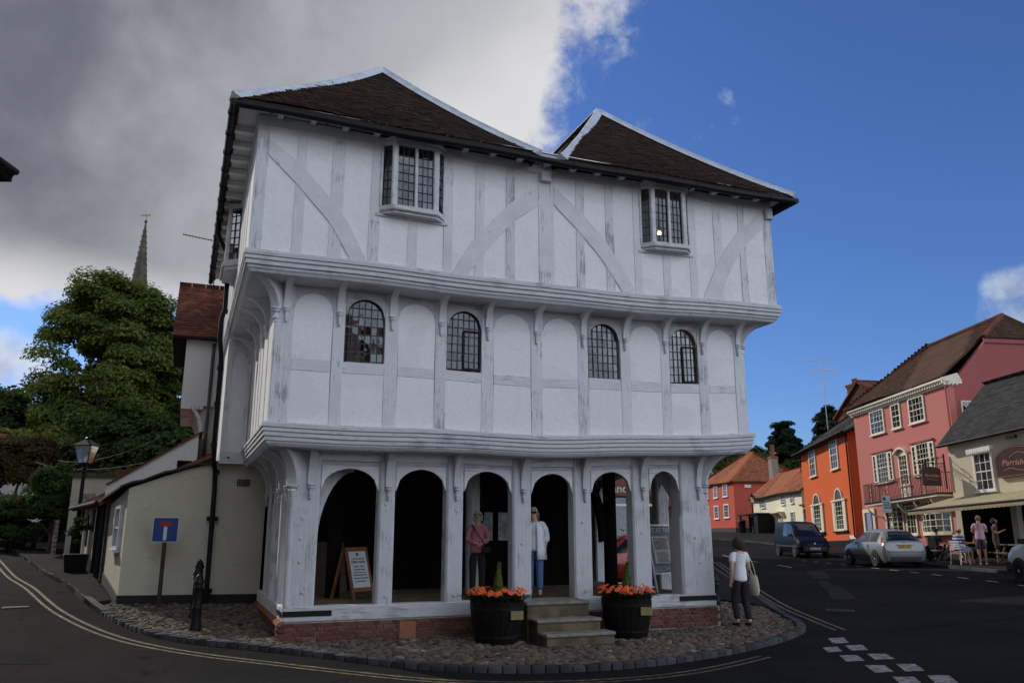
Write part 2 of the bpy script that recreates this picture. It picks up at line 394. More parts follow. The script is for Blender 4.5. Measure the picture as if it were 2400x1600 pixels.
def mk_linepaint(name, c, cov):
    t = NT(name); k = t.math('ADD', t.math('MULTIPLY', t.noise(9, 6, .7), .6), t.math('MULTIPLY', t.noise(60, 4, .7), .5))
    t.set('Base Color', t.mix(t.ramp(k, cov-.07, cov+.07), c, (.026,.024,.024))).set('Roughness', .8); t.bump(t.noise(130, 3), .4, .01); return t.m
MT['yellow'] = mk_linepaint('yellow_line_paint', (.23,.15,.05), .53); MT['wline'] = mk_linepaint('white_line_paint', (.30,.295,.29), .57)
MT['wfaint'] = mk_linepaint('worn_white_line_paint', (.50,.49,.48), .58)
MT['glass'] = mk_glass('leaded_glass', (.42,.45,.48), .968); MT['glassfar'] = mk_glass('sash_glass', (.5,.52,.55), .95)
MT['room'] = plain('dim_room', (.10,.095,.09), .9, var=.2)
MT['curtain'] = plain('net_curtain', (.62,.62,.60), .9, var=.15, sc=20)
# ------------------------------------------------------------------ terrain (road level)
CP = np.array([(0,0,-.25),(-3,8,-.22),(5,8,-.25),(0,11,-.21),(-3.6,13,-.10),(.6,14.6,-.21),(3.4,17,-.20),(5.7,16,-.20),(5,11,-.22),(-6.5,14.3,-.01),
 (-8.2,17.2,.22),(-7,17.8,.2),(-5.6,18.3,.16),(-9.7,19.8,.58),(-12,21.5,.52),(-13.5,25.5,.82),(-17,27.5,.92),(-21,33,1.15),(-28,44,1.4),(-12,13,.15),(-20,20,.75),
 (8,20,-.02),(14,24,.31),(14,30,.34),(14,36,.36),(10,30,.22),(15,43,.38),(18,30,.42),(20,37,.52),(21,45,.62),(20,52,.80),(20.5,58,1.05),(22,70,1.5),(23,86,1.55),
 (15,60,.95),(12,50,.55),(15,80,1.5),(0,40,.5),(0,60,.9),(25,25,.4),(20,18,.25),(10,10,-.1),(-30,10,1.),(40,60,1.),(40,100,1.8),(0,100,1.8),(-30,80,2.),(-10,40,1.0),(-10,60,1.4)], float)
def _tps(r2): return np.where(r2 > 1e-9, r2*np.log(np.maximum(r2, 1e-9)), 0.)
_d = ((CP[:,None,:2]-CP[None,:,:2])**2).sum(-1); _n = len(CP)
_A = np.zeros((_n+3,_n+3)); _A[:_n,:_n] = _tps(_d) + np.eye(_n)*20.; _A[:_n,_n] = 1; _A[:_n,_n+1:] = CP[:,:2]; _A[_n:,:_n] = _A[:_n,_n:].T
_W = np.linalg.solve(_A, np.concatenate([CP[:,2], np.zeros(3)]))
def Hn(x, y):
    x = np.clip(np.asarray(x, float), -32, 42); y = np.clip(np.asarray(y, float), -8, 105)
    r2 = (x[...,None]-CP[:,0])**2 + (y[...,None]-CP[:,1])**2
    return _tps(r2) @ _W[:_n] + _W[_n] + _W[_n+1]*x + _W[_n+2]*y
def H(x, y): return float(Hn(np.array(x), np.array(y)))

def grid_mesh(name, xs, ys, dz):
    gx, gy = np.meshgrid(xs, ys); gz_ = Hn(gx, gy) + dz
    V = np.stack([gx, gy, gz_], -1).reshape(-1, 3); nx, ny = len(xs), len(ys)
    F = [(j*nx+i, j*nx+i+1, (j+1)*nx+i+1, (j+1)*nx+i) for j in range(ny-1) for i in range(nx-1)]
    m = bpy.data.meshes.new(name); m.from_pydata(V.tolist(), [], F); return m
far = lambda a, b, lo, hi: np.unique(np.concatenate([np.linspace(lo, a, 14), np.linspace(a, b, 40), np.linspace(b, hi, 14)]))
ground = tag(link(grid_mesh('ground', far(-60,70,-900,900), far(-20,130,-300,2200), -.10), 'ground', MT['grass']), kind='structure')
road = tag(link(grid_mesh('road', np.arange(-34,50.1,.7), np.arange(-10,110.1,.7), 0), 'road', MT['asphalt']), kind='structure')
for o in (ground, road):
    for p in o.data.polygons: p.use_smooth = True

from mathutils.geometry import delaunay_2d_cdt
def inside(P, poly):
    P = np.asarray(P, float); x, y = P[:,0], P[:,1]; r = np.zeros(len(P), bool); n = len(poly)
    for i in range(n):
        x0, y0 = poly[i]; x1, y1 = poly[(i+1)%n]
        c = ((y0 > y) != (y1 > y)); 
        with np.errstate(divide='ignore', invalid='ignore'): xi = (x1-x0)*(y-y0)/(y1-y0)+x0
        r ^= c & (x < xi)
    return r
def resample(pts, step):
    out = [Vector((*pts[0], 0))]; P = [Vector((*p, 0)) for p in pts]
    seg = [(P[i+1]-P[i]).length for i in range(len(P)-1)]; T = sum(seg); n = max(1, round(T/step)); res = []
    for k in range(n+1):
        d = T*k/n; i = 0
        while i < len(seg)-1 and d > seg[i]: d -= seg[i]; i += 1
        res.append(tuple((P[i] + (P[i+1]-P[i])*min(1, d/seg[i])).xy))
    return res
def smooth_line(pts, it=2):
    for _ in range(it):
        q = [pts[0]]
        for a, b in zip(pts, pts[1:]): q += [(a[0]*.75+b[0]*.25, a[1]*.75+b[1]*.25), (a[0]*.25+b[0]*.75, a[1]*.25+b[1]*.75)]
        pts = q + [pts[-1]]
    return pts
def offset_line(pts, d):
    out = []
    for i, p in enumerate(pts):
        a = pts[max(0,i-1)]; b = pts[min(len(pts)-1,i+1)]; t = Vector((b[0]-a[0], b[1]-a[1])).normalized()
        out.append((p[0]-t.y*d, p[1]+t.x*d))
    return out
def drape(name, poly, dz, mat, step=.6, skirt=.0):
    b = np.array(poly); xs = np.arange(b[:,0].min(), b[:,0].max(), step); ys = np.arange(b[:,1].min(), b[:,1].max(), step)
    g = np.array([(x, y) for x in xs for y in ys]); g = g[inside(g, poly)] if len(g) else g
    pts = [Vector(p) for p in poly] + [Vector((float(a), float(c))) for a, c in g]
    n = len(poly); v, e, f, *_ = delaunay_2d_cdt(pts, [(i,(i+1)%n) for i in range(n)], [], 1, 1e-5)
    V = [(p.x, p.y, H(p.x, p.y)+dz) for p in v]; F = [tuple(q) for q in f]
    if skirt:
        o = len(V); V += [(x, y, H(x,y)+dz-skirt) for x, y in poly]; idx = {}
        kd = [min(range(len(v)), key=lambda k: (v[k].x-x)**2+(v[k].y-y)**2) for x, y in poly]
        F += [(kd[i], kd[(i+1)%n], o+(i+1)%n, o+i) for i in range(n)]
    m = bpy.data.meshes.new(name); m.from_pydata(V, [], F)
    bm = bmesh.new(); bm.from_mesh(m); bmesh.ops.recalc_face_normals(bm, faces=bm.faces)
    bm.to_mesh(m); bm.free()
    up = sum(p.normal.z*p.area for p in m.polygons)
    if up < 0: m.flip_normals()
    o = link(m, name, mat); return o
def ribbon(name, pts, w, dz, mat, parent=None, step=.35):
    pts = resample(pts, step); l = offset_line(pts, w/2); r = offset_line(pts, -w/2); n = len(pts)
    V = [(x, y, H(x,y)+dz) for x, y in l] + [(x, y, H(x,y)+dz) for x, y in r]
    F = [(i, n+i, n+i+1, i+1) for i in range(n-1)]
    m = bpy.data.meshes.new(name); m.from_pydata(V, [], F); return link(m, name, mat, parent)

# kerb line round the cobbled apron (left to right), then up the right side of the hall
KL = [(-21.3,34.5),(-16.8,28.2),(-13.6,23.7),(-11.2,20.5),(-9.4,18.1),(-7.9,16.2)]
KF = [(-7.9,16.2),(-6.6,14.75),(-5.6,13.95),(-4.5,13.55),(-3.2,13.05),(-2.1,12.45),(-1.07,12.05),(-.1,11.95),(.8,12.12),(1.9,12.6),(2.9,13.3),(4.0,14.3),(4.95,15.35),(5.7,16.4),(5.95,17.2),(6.05,18.5)]
KR = [(6.05,18.5),(6.35,21),(6.85,25),(7.6,30),(8.6,36),(9.6,44),(10.5,52)]
KFs = smooth_line(KF)
AP = .065
apron_poly = resample(KFs, .35) + [(6.2,20),(6.5,23),(2,25),(-3,21),(-6.3,18.6),(-8.2,17.35),(-8.5,17.0)]
apron = tag(drape('cobbled_apron', apron_poly, AP-.035, MT['earth'], .5), kind='structure')

# building frame of the guildhall, needed to keep cobbles out of it
AL = R(22); P0 = (-3.8207, 14.0551)
def gh_local(x, y):
    dx, dy = x-P0[0], y-P0[1]; return dx*math.cos(AL)+dy*math.sin(AL), -dx*math.sin(AL)+dy*math.cos(AL)

# cobbles
def cobble_mesh(k):
    bm = bmesh.new(); bmesh.ops.create_icosphere(bm, subdivisions=2, radius=1)
    r = random.Random(k)
    ph = [r.uniform(0, 6) for _ in range(6)]
    for v in bm.verts:
        c = v.co; f = 1 + .10*math.sin(2.3*c.x+ph[0]) + .10*math.sin(2.7*c.y+ph[1]) + .07*math.sin(3.1*c.z+ph[2]+c.x*2)
        v.co = c*f
    bmesh.ops.delete(bm, geom=[v for v in bm.verts if v.co.z < -.35], context='VERTS')
    m = bpy.data.meshes.new('cobble'); bm.to_mesh(m); bm.free()
    for p in m.polygons: p.use_smooth = True
    m.materials.append(MT['cobble']); return m
CM = [cobble_mesh(k) for k in range(6)]
cells = []
sx, sy = .155, .105
j = 0; y = 11.7
ap_in = resample(offset_line(KFs, .17), .3) + apron_poly[-8:]
while y < 22.5:
    x = -8.6 + (sx/2 if j % 2 else 0)
    while x < 6.6:
        cells.append((x + random.uniform(-.03,.03), y + random.uniform(-.022,.022))); x += sx
    y += sy; j += 1
cells = np.array(cells); cells = cells[inside(cells, ap_in)]
def keep(x, y):
    s, b = gh_local(x, y)
    if s > -.02 and s < 8.75 and b > -.16: return False
    if s <= -.02 and b > 4.5 and s > -3.2: return False
    if 3.95 < s < 5.6 and -1.55 < b < 0: return False
    if s > 8.75 and b > 5: return False
    return True
cells = [c for c in cells if keep(*c)]
cells.sort(key=lambda c: c[0]**2 + c[1]**2)
def cob_tf(x, y):
    a = random.gauss(0, .35); l = random.uniform(.052,.102); w = random.uniform(.036,.068); h = random.uniform(.022,.048)
    return (Matrix.Translation((x, y, H(x,y)+AP-.03+random.uniform(-.006,.008))) @ Matrix.Rotation(a, 4, 'Z') @ Matrix.Rotation(random.gauss(0,.1), 4, 'X') @ Matrix.Diagonal((l, w, h, 1)))
for x, y in cells[:300]:
    o = bpy.data.objects.new('cobble', random.choice(CM)); COL.objects.link(o); o.parent = apron; o.matrix_world = cob_tf(x, y)
def join_instances(name, items, mat, parent):
    """items: list of (mesh, matrix); one mesh with a random value per piece"""
    VV, FF, RR = [], [], []; off = 0; cache = {}
    for m, mt in items:
        if m.name not in cache:
            v = np.empty(len(m.vertices)*3); m.vertices.foreach_get('co', v); cache[m.name] = (v.reshape(-1,3), [tuple(p.vertices) for p in m.polygons])
        v, f = cache[m.name]; M = np.array(mt); VV.append(v @ M[:3,:3].T + M[:3,3]); FF += [tuple(i+off for i in q) for q in f]
        RR += [random.random()]*len(f); off += len(v)
    me = bpy.data.meshes.new(name); me.from_pydata(np.concatenate(VV).tolist(), [], FF); rndattr(me, RR)
    for p in me.polygons: p.use_smooth = True
    o = link(me, name, mat, parent); return o
rest = join_instances('cobbles', [(random.choice(CM), cob_tf(x, y)) for x, y in cells[300:]], MT['cobble'], apron); rest['kind'] = 'stuff'

# kerb of dark setts in front, long kerb stones up the lane
def sett_mesh(k, L_=1., W_=1., H_=1.):
    bm = bmesh.new(); bmesh.ops.create_cube(bm, size=1)
    bmesh.ops.bevel(bm, geom=[e for e in bm.edges], offset=.11, segments=2, affect='EDGES', profile=.6)
    r = random.Random(k)
    for v in bm.verts: v.co += Vector((r.uniform(-.03,.03), r.uniform(-.03,.03), r.uniform(-.03,.03)))
    m = bpy.data.meshes.new('sett'); bm.to_mesh(m); bm.free(); m.materials.append(MT['sett'])
    for p in m.polygons: p.use_smooth = True
    return m
SM = [sett_mesh(k) for k in range(5)]
kerb = thing('kerb', None, None); tag(kerb, kind='structure')
pts = resample(KFs, .205)
for a, b in zip(pts, pts[1:]):
    mx, my = (a[0]+b[0])/2, (a[1]+b[1])/2; an = math.atan2(b[1]-a[1], b[0]-a[0]); ln = math.dist(a, b)
    o = bpy.data.objects.new('sett', random.choice(SM)); COL.objects.link(o); o.parent = kerb
    nx, ny = -math.sin(an)*.08, math.cos(an)*.08
    o.matrix_world = Matrix.Translation((mx+nx, my+ny, H(mx,my)+.005+random.uniform(-.008,.008))) @ Matrix.Rotation(an+random.gauss(0,.03), 4, 'Z') @ Matrix.Rotation(random.gauss(0,.04), 4, 'X') @ Matrix.Diagonal((ln*.93, .17, .17, 1))
def stone_kerb(name, line, step, side, top, mat, w=.15):
    k = thing(name, None, None); tag(k, kind='structure'); pts = resample(line, step)
    for a, b in zip(pts, pts[1:]):
        mx, my = (a[0]+b[0])/2, (a[1]+b[1])/2; an = math.atan2(b[1]-a[1], b[0]-a[0]); ln = math.dist(a, b); za, zb = H(*a), H(*b)
        o = bpy.data.objects.new('kerb_stone', SM2[0]); COL.objects.link(o); o.parent = k
        nx, ny = -math.sin(an)*w/2*side, math.cos(an)*w/2*side
        o.matrix_world = Matrix.Translation((mx+nx, my+ny, (za+zb)/2+top/2-.06)) @ Matrix.Rotation(an, 4, 'Z') @ Matrix.Rotation(-math.atan2(zb-za, ln), 4, 'Y') @ Matrix.Diagonal((ln*.985, w, top+.12, 1))
    return k
SM2 = []
bm = bmesh.new(); bmesh.ops.create_cube(bm, size=1); bmesh.ops.bevel(bm, geom=bm.edges[:], offset=.04, segments=1, affect='EDGES')
m = bpy.data.meshes.new('kerb_stone'); bm.to_mesh(m); bm.free(); m.materials.append(MT['sett']); SM2.append(m)
stone_kerb('kerb', smooth_line(KL, 1), .92, 1, .10, MT['sett'])
# lane pavement between the kerb and the cottages
lane_pave = tag(drape('lane_pavement', resample(smooth_line(KL, 1), .8) + [(-8.5,16.95),(-8.3,17.35),(-9.9,19.9),(-13.9,26.2),(-18.2,33.5)], .10, MT['pave'], .8, .12), kind='structure')
# pavement on the right-hand side of the street, its kerb
KS = [(16.6,12),(16.4,20),(16.2,27),(16.2,34),(16.6,42),(17.2,47),(17.6,52),(17.3,57),(16.6,61),(14.8,66),(12.6,71),(9,76)]
KSs = smooth_line(KS, 1)
stone_kerb('kerb', KSs, .92, -1, .11, MT['sett'])
street_pave = tag(drape('street_pavement', resample(offset_line(KSs, -.15), 1.) + [(9,81),(22,92),(34,90),(34,60),(34,12)], .105, MT['pave'], 1.2, .1), kind='structure')
stone_kerb('kerb', KR, .92, 1, .09, MT['sett'])
side_pave = tag(drape('side_pavement', resample(offset_line(KR, .15), 1.) + [(6,52),(2,36),(3,25),(6,20)], .085, MT['pave'], 1.2, .1), kind='structure')

# painted lines: parts of the road
YL = smooth_line([(-17.2,27.6),(-13.2,22.0),(-11,19.2),(-9.2,16.9),(-8,15.6),(-6.95,14.55),(-6,13.75),(-4.7,12.95),(-3.3,12.35),(-2,11.8),(-1.03,11.42),(.2,11.32),(1.9,11.85),(3.0,12.7),(4.0,13.75)])
ribbon('yellow_line', YL, .065, .004, MT['yellow'], road); ribbon('yellow_line', offset_line(YL, -.17), .06, .004, MT['yellow'], road)
YR = smooth_line([(9.7,40),(8.7,34.5),(7.6,28.5),(6.85,23.6),(6.45,20.4),(6.4,18.2),(6.35,16.6)])
ribbon('yellow_line', YR, .075, .004, MT['yellow'], road); ribbon('yellow_line', offset_line(YR, .19), .075, .004, MT['yellow'], road)
DASH = [[(5.64,15.22),(5.99,15.28),(5.81,14.58),(5.47,14.53)],[(5.15,14.18),(5.47,14.26),(5.33,13.68),(5.03,13.61)],[(5.6,14.37),(5.95,14.39),(5.79,13.78),(5.45,13.73)],[(5.1,13.35),(5.42,13.35),(5.29,12.74),(4.95,12.7)],[(5.57,13.45),(5.9,13.42),(5.79,12.85),(5.43,12.81)],[(5.1,12.42),(5.41,12.38),(5.28,11.78),(4.95,11.73)],[(5.58,12.48),(5.88,12.42),(5.73,11.82),(5.39,11.78)],[(5.06,11.48),(5.38,11.43),(5.21,10.84),(4.9,10.84)],[(5.56,11.54),(5.88,11.49),(5.69,10.9),(5.35,10.9)],[(5.03,10.5),(5.34,10.47),(5.18,9.9),(4.87,9.88)],[(5.52,10.55),(5.84,10.52),(5.66,9.95),(5.34,9.92)]]
for q_ in DASH:
    k = 1.03; mx, my = sum(p[0] for p in q_)/4, sum(p[1] for p in q_)/4; c = [((mx+(x-mx)*.86)*k, (my+(y-my)*.9)*k) for x, y in q_]
    m = bpy.data.meshes.new('give_way_mark'); V = [(x, y, H(x,y)+.004) for x, y in c]; m.from_pydata(V, [], [(0,1,2,3)])
    if m.polygons[0].normal.z < 0: m.flip_normals()
    link(m, 'give_way_mark', MT['wline'], road)
for i, yy in enumerate(np.arange(22.6, 40, 1.55)):
    ribbon('bay_mark', [(14.05, yy), (14.05, yy+.62)], .09, .004, MT['wfaint'], road)
for yy in (34, 39, 44.5, 50):
    ribbon('centre_mark', [(11.4+(yy-34)*.03, yy), (11.5+(yy-34)*.03, yy+2)], .09, .004, MT['wfaint'], road)
# manhole covers and a gully in the tarmac
mhc = plain('cast_iron_cover', (.02,.019,.018), .6, .3, var=.3, bump=.5, bsc=60)
for x, y, w_, l_, a_ in ((-3.4,10.2,.62,.62,12),(7.6,19.5,.6,.75,-20),(-9.8,16.6,.32,.45,-56)):
    g_ = MB().box(-w_/2, w_/2, -l_/2, l_/2, -.02, .005)
    for i in range(5): g_.box(-w_/2+.05, w_/2-.05, -l_/2+.06+i*(l_-.12)/5, -l_/2+.10+i*(l_-.12)/5, .005, .010)
    o_ = g_.build('manhole_cover', mhc, road); o_.location = (x, y, H(x, y)+.002); o_.rotation_euler = (0,0,R(a_))
# bitumen repair patches
asph2 = mk_asphalt('asphalt_repair', (.016,.0155,.016)); asph3 = mk_asphalt('asphalt_worn', (.038,.036,.035))
for k_, poly in enumerate(([(-9.5,12.2),(-6.9,12.7),(-6.4,11.9),(-9.2,11.3)], [(-4.3,9.2),(-1.6,9.6),(-1.5,8.6),(-4.2,8.3)], [(7.6,13.2),(10.4,14.6),(10.9,13.6),(8.0,12.3)], [(8.2,21.5),(8.8,21.4),(11.6,31),(11.0,31.2)], [(6.8,16.5),(7.3,16.3),(13.2,18.2),(13.1,18.8)], [(-13.2,19.6),(-12.4,20.3),(-16.5,25.9),(-17.3,25.3)], [(9.4,25),(12.6,24.6),(12.9,27.4),(9.8,27.6)])):
    drape('repair_patch', poly, .003, asph2 if k_ % 2 == 0 else asph3, .5).parent = road
# ================================================================== GUILDHALL
gh = thing('guildhall', 'white limewashed timber guildhall with two jetties over an open arcade', 'guildhall', (P0[0], P0[1], 0), AL)
_gz = ([-5, .5, 2.0, 2.9, 3.4, 4.6, 5.9, 6.3, 8.6, 20], [0, 0, .5, .9, 1.0, .62, .62, .62, .35, .35])
def gw(x, y, z):
    """the frame has settled: floors rise towards the right-hand end, a little waviness"""
    w = .25*max(0, (x-4.5)/4.9)**1.3 if x > 4.5 else 0
    g = float(np.interp(z, *_gz))
    wob = .012*math.sin(x*1.7+z)*min(1, max(0, z-.6))
    return (x + .006*math.sin(z*2.1+x*3), y + .002*math.sin(x*1.3+z*.9)*min(1, max(0, z-.6)), z + w*g + wob)
G = lambda: MB(gw)
WX0, WX1 = 0., 8.6
# ---- brick plinth
core = MB().box(-.045, 8.70, -.045, 9.0, -.35, .245).build('plinth', MT['mortar'], gh)
def brick_mesh(l, h, d, k):
    bm = bmesh.new(); bmesh.ops.create_cube(bm, size=1)
    bmesh.ops.scale(bm, vec=(l, d, h), verts=bm.verts); bmesh.ops.bevel(bm, geom=bm.edges[:], offset=.006, segments=1, affect='EDGES')
    r = random.Random(k)
    for v in bm.verts: v.co += Vector([r.uniform(-.003,.003) for _ in range(3)])
    m = bpy.data.meshes.new('brick'); bm.to_mesh(m); bm.free(); m.materials.append(MT['brick']); return m
BS = [brick_mesh(.215, .062, .1, k) for k in range(4)]; BH = [brick_mesh(.102, .062, .1, k+9) for k in range(3)]
def lay(parent, length, z0, courses, place, skip=lambda s, k: False, headers=True):
    for k in range(courses):
        s = 0. if k % 2 == 0 else -.055; z = z0 + k*.074 + .037
        i = 0
        while s < length - .06:
            hd = headers and ((i + k) % 2 == 1)
            l = .102 if hd else .215
            if not skip(s + l/2, k):
                o = bpy.data.objects.new('brick', random.choice(BH if hd else BS)); COL.objects.link(o); o.parent = parent
                o.matrix_local = place(s + l/2, z) @ Matrix.Rotation(random.gauss(0,.012), 4, 'Y') @ Matrix.Translation((0, random.gauss(0,.003), 0))
            s += l + .011; i += 1
bz = -.135
lay(core, 8.75, bz, 5, lambda s, z: Matrix.Translation((s-.06, -.02, z)), lambda s, k: 4.02 < s < 5.5 or (k == 0 and s < 1.2))
lay(core, 4.5, .015, 3, lambda s, z: Matrix.Translation((-.02, s-.06, z)) @ Matrix.Rotation(R(90), 4, 'Z'), lambda s, k: s > 4.4)
# rounded coping bricks on the left flank
cp = MB()
for i in range(20):
    y = -.08 + i*.226
    cp = MB().prism([(-.10,.19),(-.04,.19),(.03,.275),(-.02,.275),(-.075,.255),(-.10,.225)], y, y+.214, 'xz')
    cp.build('coping_brick', MT['brickorange'], core, bevel=.006)
vb = MB().box(1.98, 2.27, -.078, -.06, -.10, .195)
for i in range(7):
    for j in range(7): vb.box(2.0+i*.036, 2.022+i*.036, -.083, -.078, -.085+j*.038, -.063+j*.038)
vb.build('air_brick', plain('terracotta', (.30,.12,.06), .8, var=.1), core)
# ---- sill beams, floor
sb = G()
for a, b in zip(np.linspace(-.03, 8.63, 14), np.linspace(-.03, 8.63, 14)[1:]): pass
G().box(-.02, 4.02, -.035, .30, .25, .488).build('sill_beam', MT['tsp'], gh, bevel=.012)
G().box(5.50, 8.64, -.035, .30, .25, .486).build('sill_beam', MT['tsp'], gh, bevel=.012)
G().box(-.03, .28, .302, 4.6, .255, .487).build('sill_beam', MT['tz'], gh, bevel=.012)
G().box(8.36, 8.645, .302, 9.0, .255, .487).build('sill_beam', MT['tz'], gh, bevel=.012)
MB().box(-.01, .80, -.048, -.036, .335, .425).build('iron_strap', MT['black'], gh); MB().box(-.042, -.031, -.03, .55, .34, .42).build('iron_strap', MT['black'], gh)
MB().box(7.75, 8.66, -.048, -.036, .36, .455).build('iron_strap', MT['black'], gh)
MB().box(.28, 8.36, .302, 9., .30, .47).build('arcade_floor', plain('worn_floor_boards', (.30,.25,.17), .8, var=.3, sc=5), gh)
flo = [MB().box(.285, 8.355, .305+i*.30, .597+i*.30, .47, .482).build('floor_board', MT['stone'], gh) for i in range(14)]
# ---- ground-floor posts
posts = [(.03,.50,.46),(1.56,1.85,.30),(2.82,3.15,.30),(4.14,4.52,.30),(5.44,5.83,.30),(6.76,7.17,.30),(7.92,8.60,.42)]
for i, (a, b, d) in enumerate(posts):
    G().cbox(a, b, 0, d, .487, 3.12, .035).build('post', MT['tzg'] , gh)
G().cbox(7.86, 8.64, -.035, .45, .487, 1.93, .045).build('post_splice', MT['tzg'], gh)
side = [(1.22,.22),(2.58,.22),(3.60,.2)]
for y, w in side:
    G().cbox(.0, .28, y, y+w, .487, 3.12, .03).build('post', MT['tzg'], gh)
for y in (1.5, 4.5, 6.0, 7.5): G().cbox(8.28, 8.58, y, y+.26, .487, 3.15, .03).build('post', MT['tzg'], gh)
# attached shaft on the corner post (left), with cap
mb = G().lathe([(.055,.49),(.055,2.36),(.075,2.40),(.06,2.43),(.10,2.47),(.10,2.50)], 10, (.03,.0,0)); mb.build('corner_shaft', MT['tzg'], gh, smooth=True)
# oak pegs in the posts
for x_, z_ in ((.24,1.95),(.22,1.60),(.23,1.22),(.30,.72),(1.68,2.2),(1.73,.62),(2.99,.60),(3.02,2.1),(4.33,1.5),(5.62,1.9),(5.65,.6),(6.95,1.7),(8.2,1.6),(8.3,1.1)):
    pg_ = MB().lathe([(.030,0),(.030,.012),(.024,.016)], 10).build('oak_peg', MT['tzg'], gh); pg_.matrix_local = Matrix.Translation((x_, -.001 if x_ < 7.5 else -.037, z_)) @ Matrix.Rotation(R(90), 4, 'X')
# ---- arched spandrels of the arcade
def arch(xl, xr, zs, za, n=15, sharp=.10):
    pts = []
    for i in range(n):
        u = -1 + 2*i/(n-1); a = abs(u)
        z = zs + (za-zs)*((1-a**2.3)**.5*(1-sharp) + sharp*(1-a)) if a < 1 else zs
        pts.append((xl+(xr-xl)*(u+1)/2, z))
    return pts
def spandrel(mb, xl, xr, zs, za, zt, y0, y1, plane='xz', n=15):
    c = arch(xl, xr, zs, za, n); mb.strip(c, [(p[0], zt) for p in c], y0, y1, plane); return mb
for (a, b, d), (c, e, f) in zip(posts, posts[1:]):
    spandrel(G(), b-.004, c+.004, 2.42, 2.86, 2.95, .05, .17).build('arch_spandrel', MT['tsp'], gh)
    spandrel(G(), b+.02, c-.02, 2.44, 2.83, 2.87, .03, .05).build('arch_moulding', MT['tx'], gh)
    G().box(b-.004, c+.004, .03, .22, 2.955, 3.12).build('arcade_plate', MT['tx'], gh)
ys = [.46] + [v for y, w in side for v in (y, y+w)]
for a, b in zip(ys[::2], ys[1::2]):
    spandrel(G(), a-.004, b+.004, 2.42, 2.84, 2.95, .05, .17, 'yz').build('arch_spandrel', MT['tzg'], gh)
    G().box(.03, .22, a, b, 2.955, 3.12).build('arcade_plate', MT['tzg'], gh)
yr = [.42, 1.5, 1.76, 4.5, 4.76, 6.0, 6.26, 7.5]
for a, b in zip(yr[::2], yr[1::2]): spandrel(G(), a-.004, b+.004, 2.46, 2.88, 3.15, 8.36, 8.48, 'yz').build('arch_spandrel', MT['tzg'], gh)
# ---- brackets under the jetties, each with a carved pendant
def bracket(bx, by, dx, dy, w, zb, zt, reach, mat, pend=True, t0=.05, p=2.3):
    l = math.hypot(dx, dy); dx /= l; dy /= l; nx, ny = -dy, dx; mb = G(); n = 12; V = []
    for i in range(n):
        t = i/(n-1); r = t0 + (reach-t0)*(1-(1-t**p)**(1/p)) ; z = zb + (zt-zb)*t
        for s_, rr in ((-1,-.05),(-1,r),(1,r),(1,-.05)): V.append((bx+dx*rr+nx*s_*w/2, by+dy*rr+ny*s_*w/2, z))
    F = []
    for i in range(n-1):
        for k in range(4): F.append((4*i+k, 4*i+(k+1)%4, 4*i+4+(k+1)%4, 4*i+4+k))
    F += [(3,2,1,0), (4*n-4,4*n-3,4*n-2,4*n-1)]; mb.add(V, F)
    o = mb.build('bracket', mat, gh)
    if pend:
        q = .85*w/.11
        pr = [(.012*q,-.24),(.03*q,-.22),(.024*q,-.19),(.045*q,-.15),(.035*q,-.12),(.04*q,-.06),(.065*q,-.035),(.055*q,-.015),(.075*q,.012),(.06*q,.03)]
        G().lathe([(a, zb+z) for a, z in pr], 8, (bx+dx*.035, by+dy*.035, 0)).build('pendant', mat, o, smooth=True)
    return o
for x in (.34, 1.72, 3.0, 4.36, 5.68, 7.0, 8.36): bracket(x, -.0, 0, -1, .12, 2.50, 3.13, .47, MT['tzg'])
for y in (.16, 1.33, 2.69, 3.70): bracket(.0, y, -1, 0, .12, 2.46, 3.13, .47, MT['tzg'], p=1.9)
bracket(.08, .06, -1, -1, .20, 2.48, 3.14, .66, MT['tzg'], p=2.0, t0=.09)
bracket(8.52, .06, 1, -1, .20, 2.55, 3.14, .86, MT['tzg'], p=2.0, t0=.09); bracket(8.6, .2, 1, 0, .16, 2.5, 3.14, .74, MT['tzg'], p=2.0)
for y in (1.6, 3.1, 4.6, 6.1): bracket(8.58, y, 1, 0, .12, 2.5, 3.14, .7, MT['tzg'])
# ---- jetty mouldings swept round three sides
def jetty(xl, xr, yf, prof, mat):
    fr = np.linspace(0, 1, 40); rows = []
    for p, z in prof:
        row = [(xl-p, 9.2, z), (xl-p, 6, z), (xl-p, 3, z), (xl-p, 1, z)] + [(xl-p+(xr-xl+2*p)*t, yf-p, z) for t in fr] + [(xr+p, 1, z), (xr+p, 3, z), (xr+p, 6, z), (xr+p, 9.2, z)]
        rows.append(row)
    V = [v for r in rows for v in r]; n = len(rows[0])
    F = [(i*n+j, i*n+j+1, (i+1)*n+j+1, (i+1)*n+j) for i in range(len(rows)-1) for j in range(n-1)]
    mb = G(); mb.add(V, F); return mb.build('jetty_moulding', mat, gh)
jetty(-.5, 9.38, -.5, [(-.10,3.50),(.085,3.50),(.095,3.485),(.095,3.425),(.06,3.418),(.075,3.40),(.078,3.355),(.045,3.34),(.06,3.315),(.06,3.275),(.025,3.262),(.035,3.24),(.03,3.20),(.0,3.19),(.0,3.165),(-.035,3.125),(-.06,3.105),(-.60,3.10)], MT['txl'])
jetty(-1.05, 9.92, -1.05, [(-.10,6.31),(.06,6.31),(.07,6.29),(.07,6.235),(.04,6.225),(.055,6.20),(.055,6.165),(.02,6.15),(.035,6.12),(.035,6.08),(-.005,6.065),(.0,6.03),(-.03,6.0),(-.05,5.965),(-.10,5.945),(-.70,5.94)], MT['txl'])
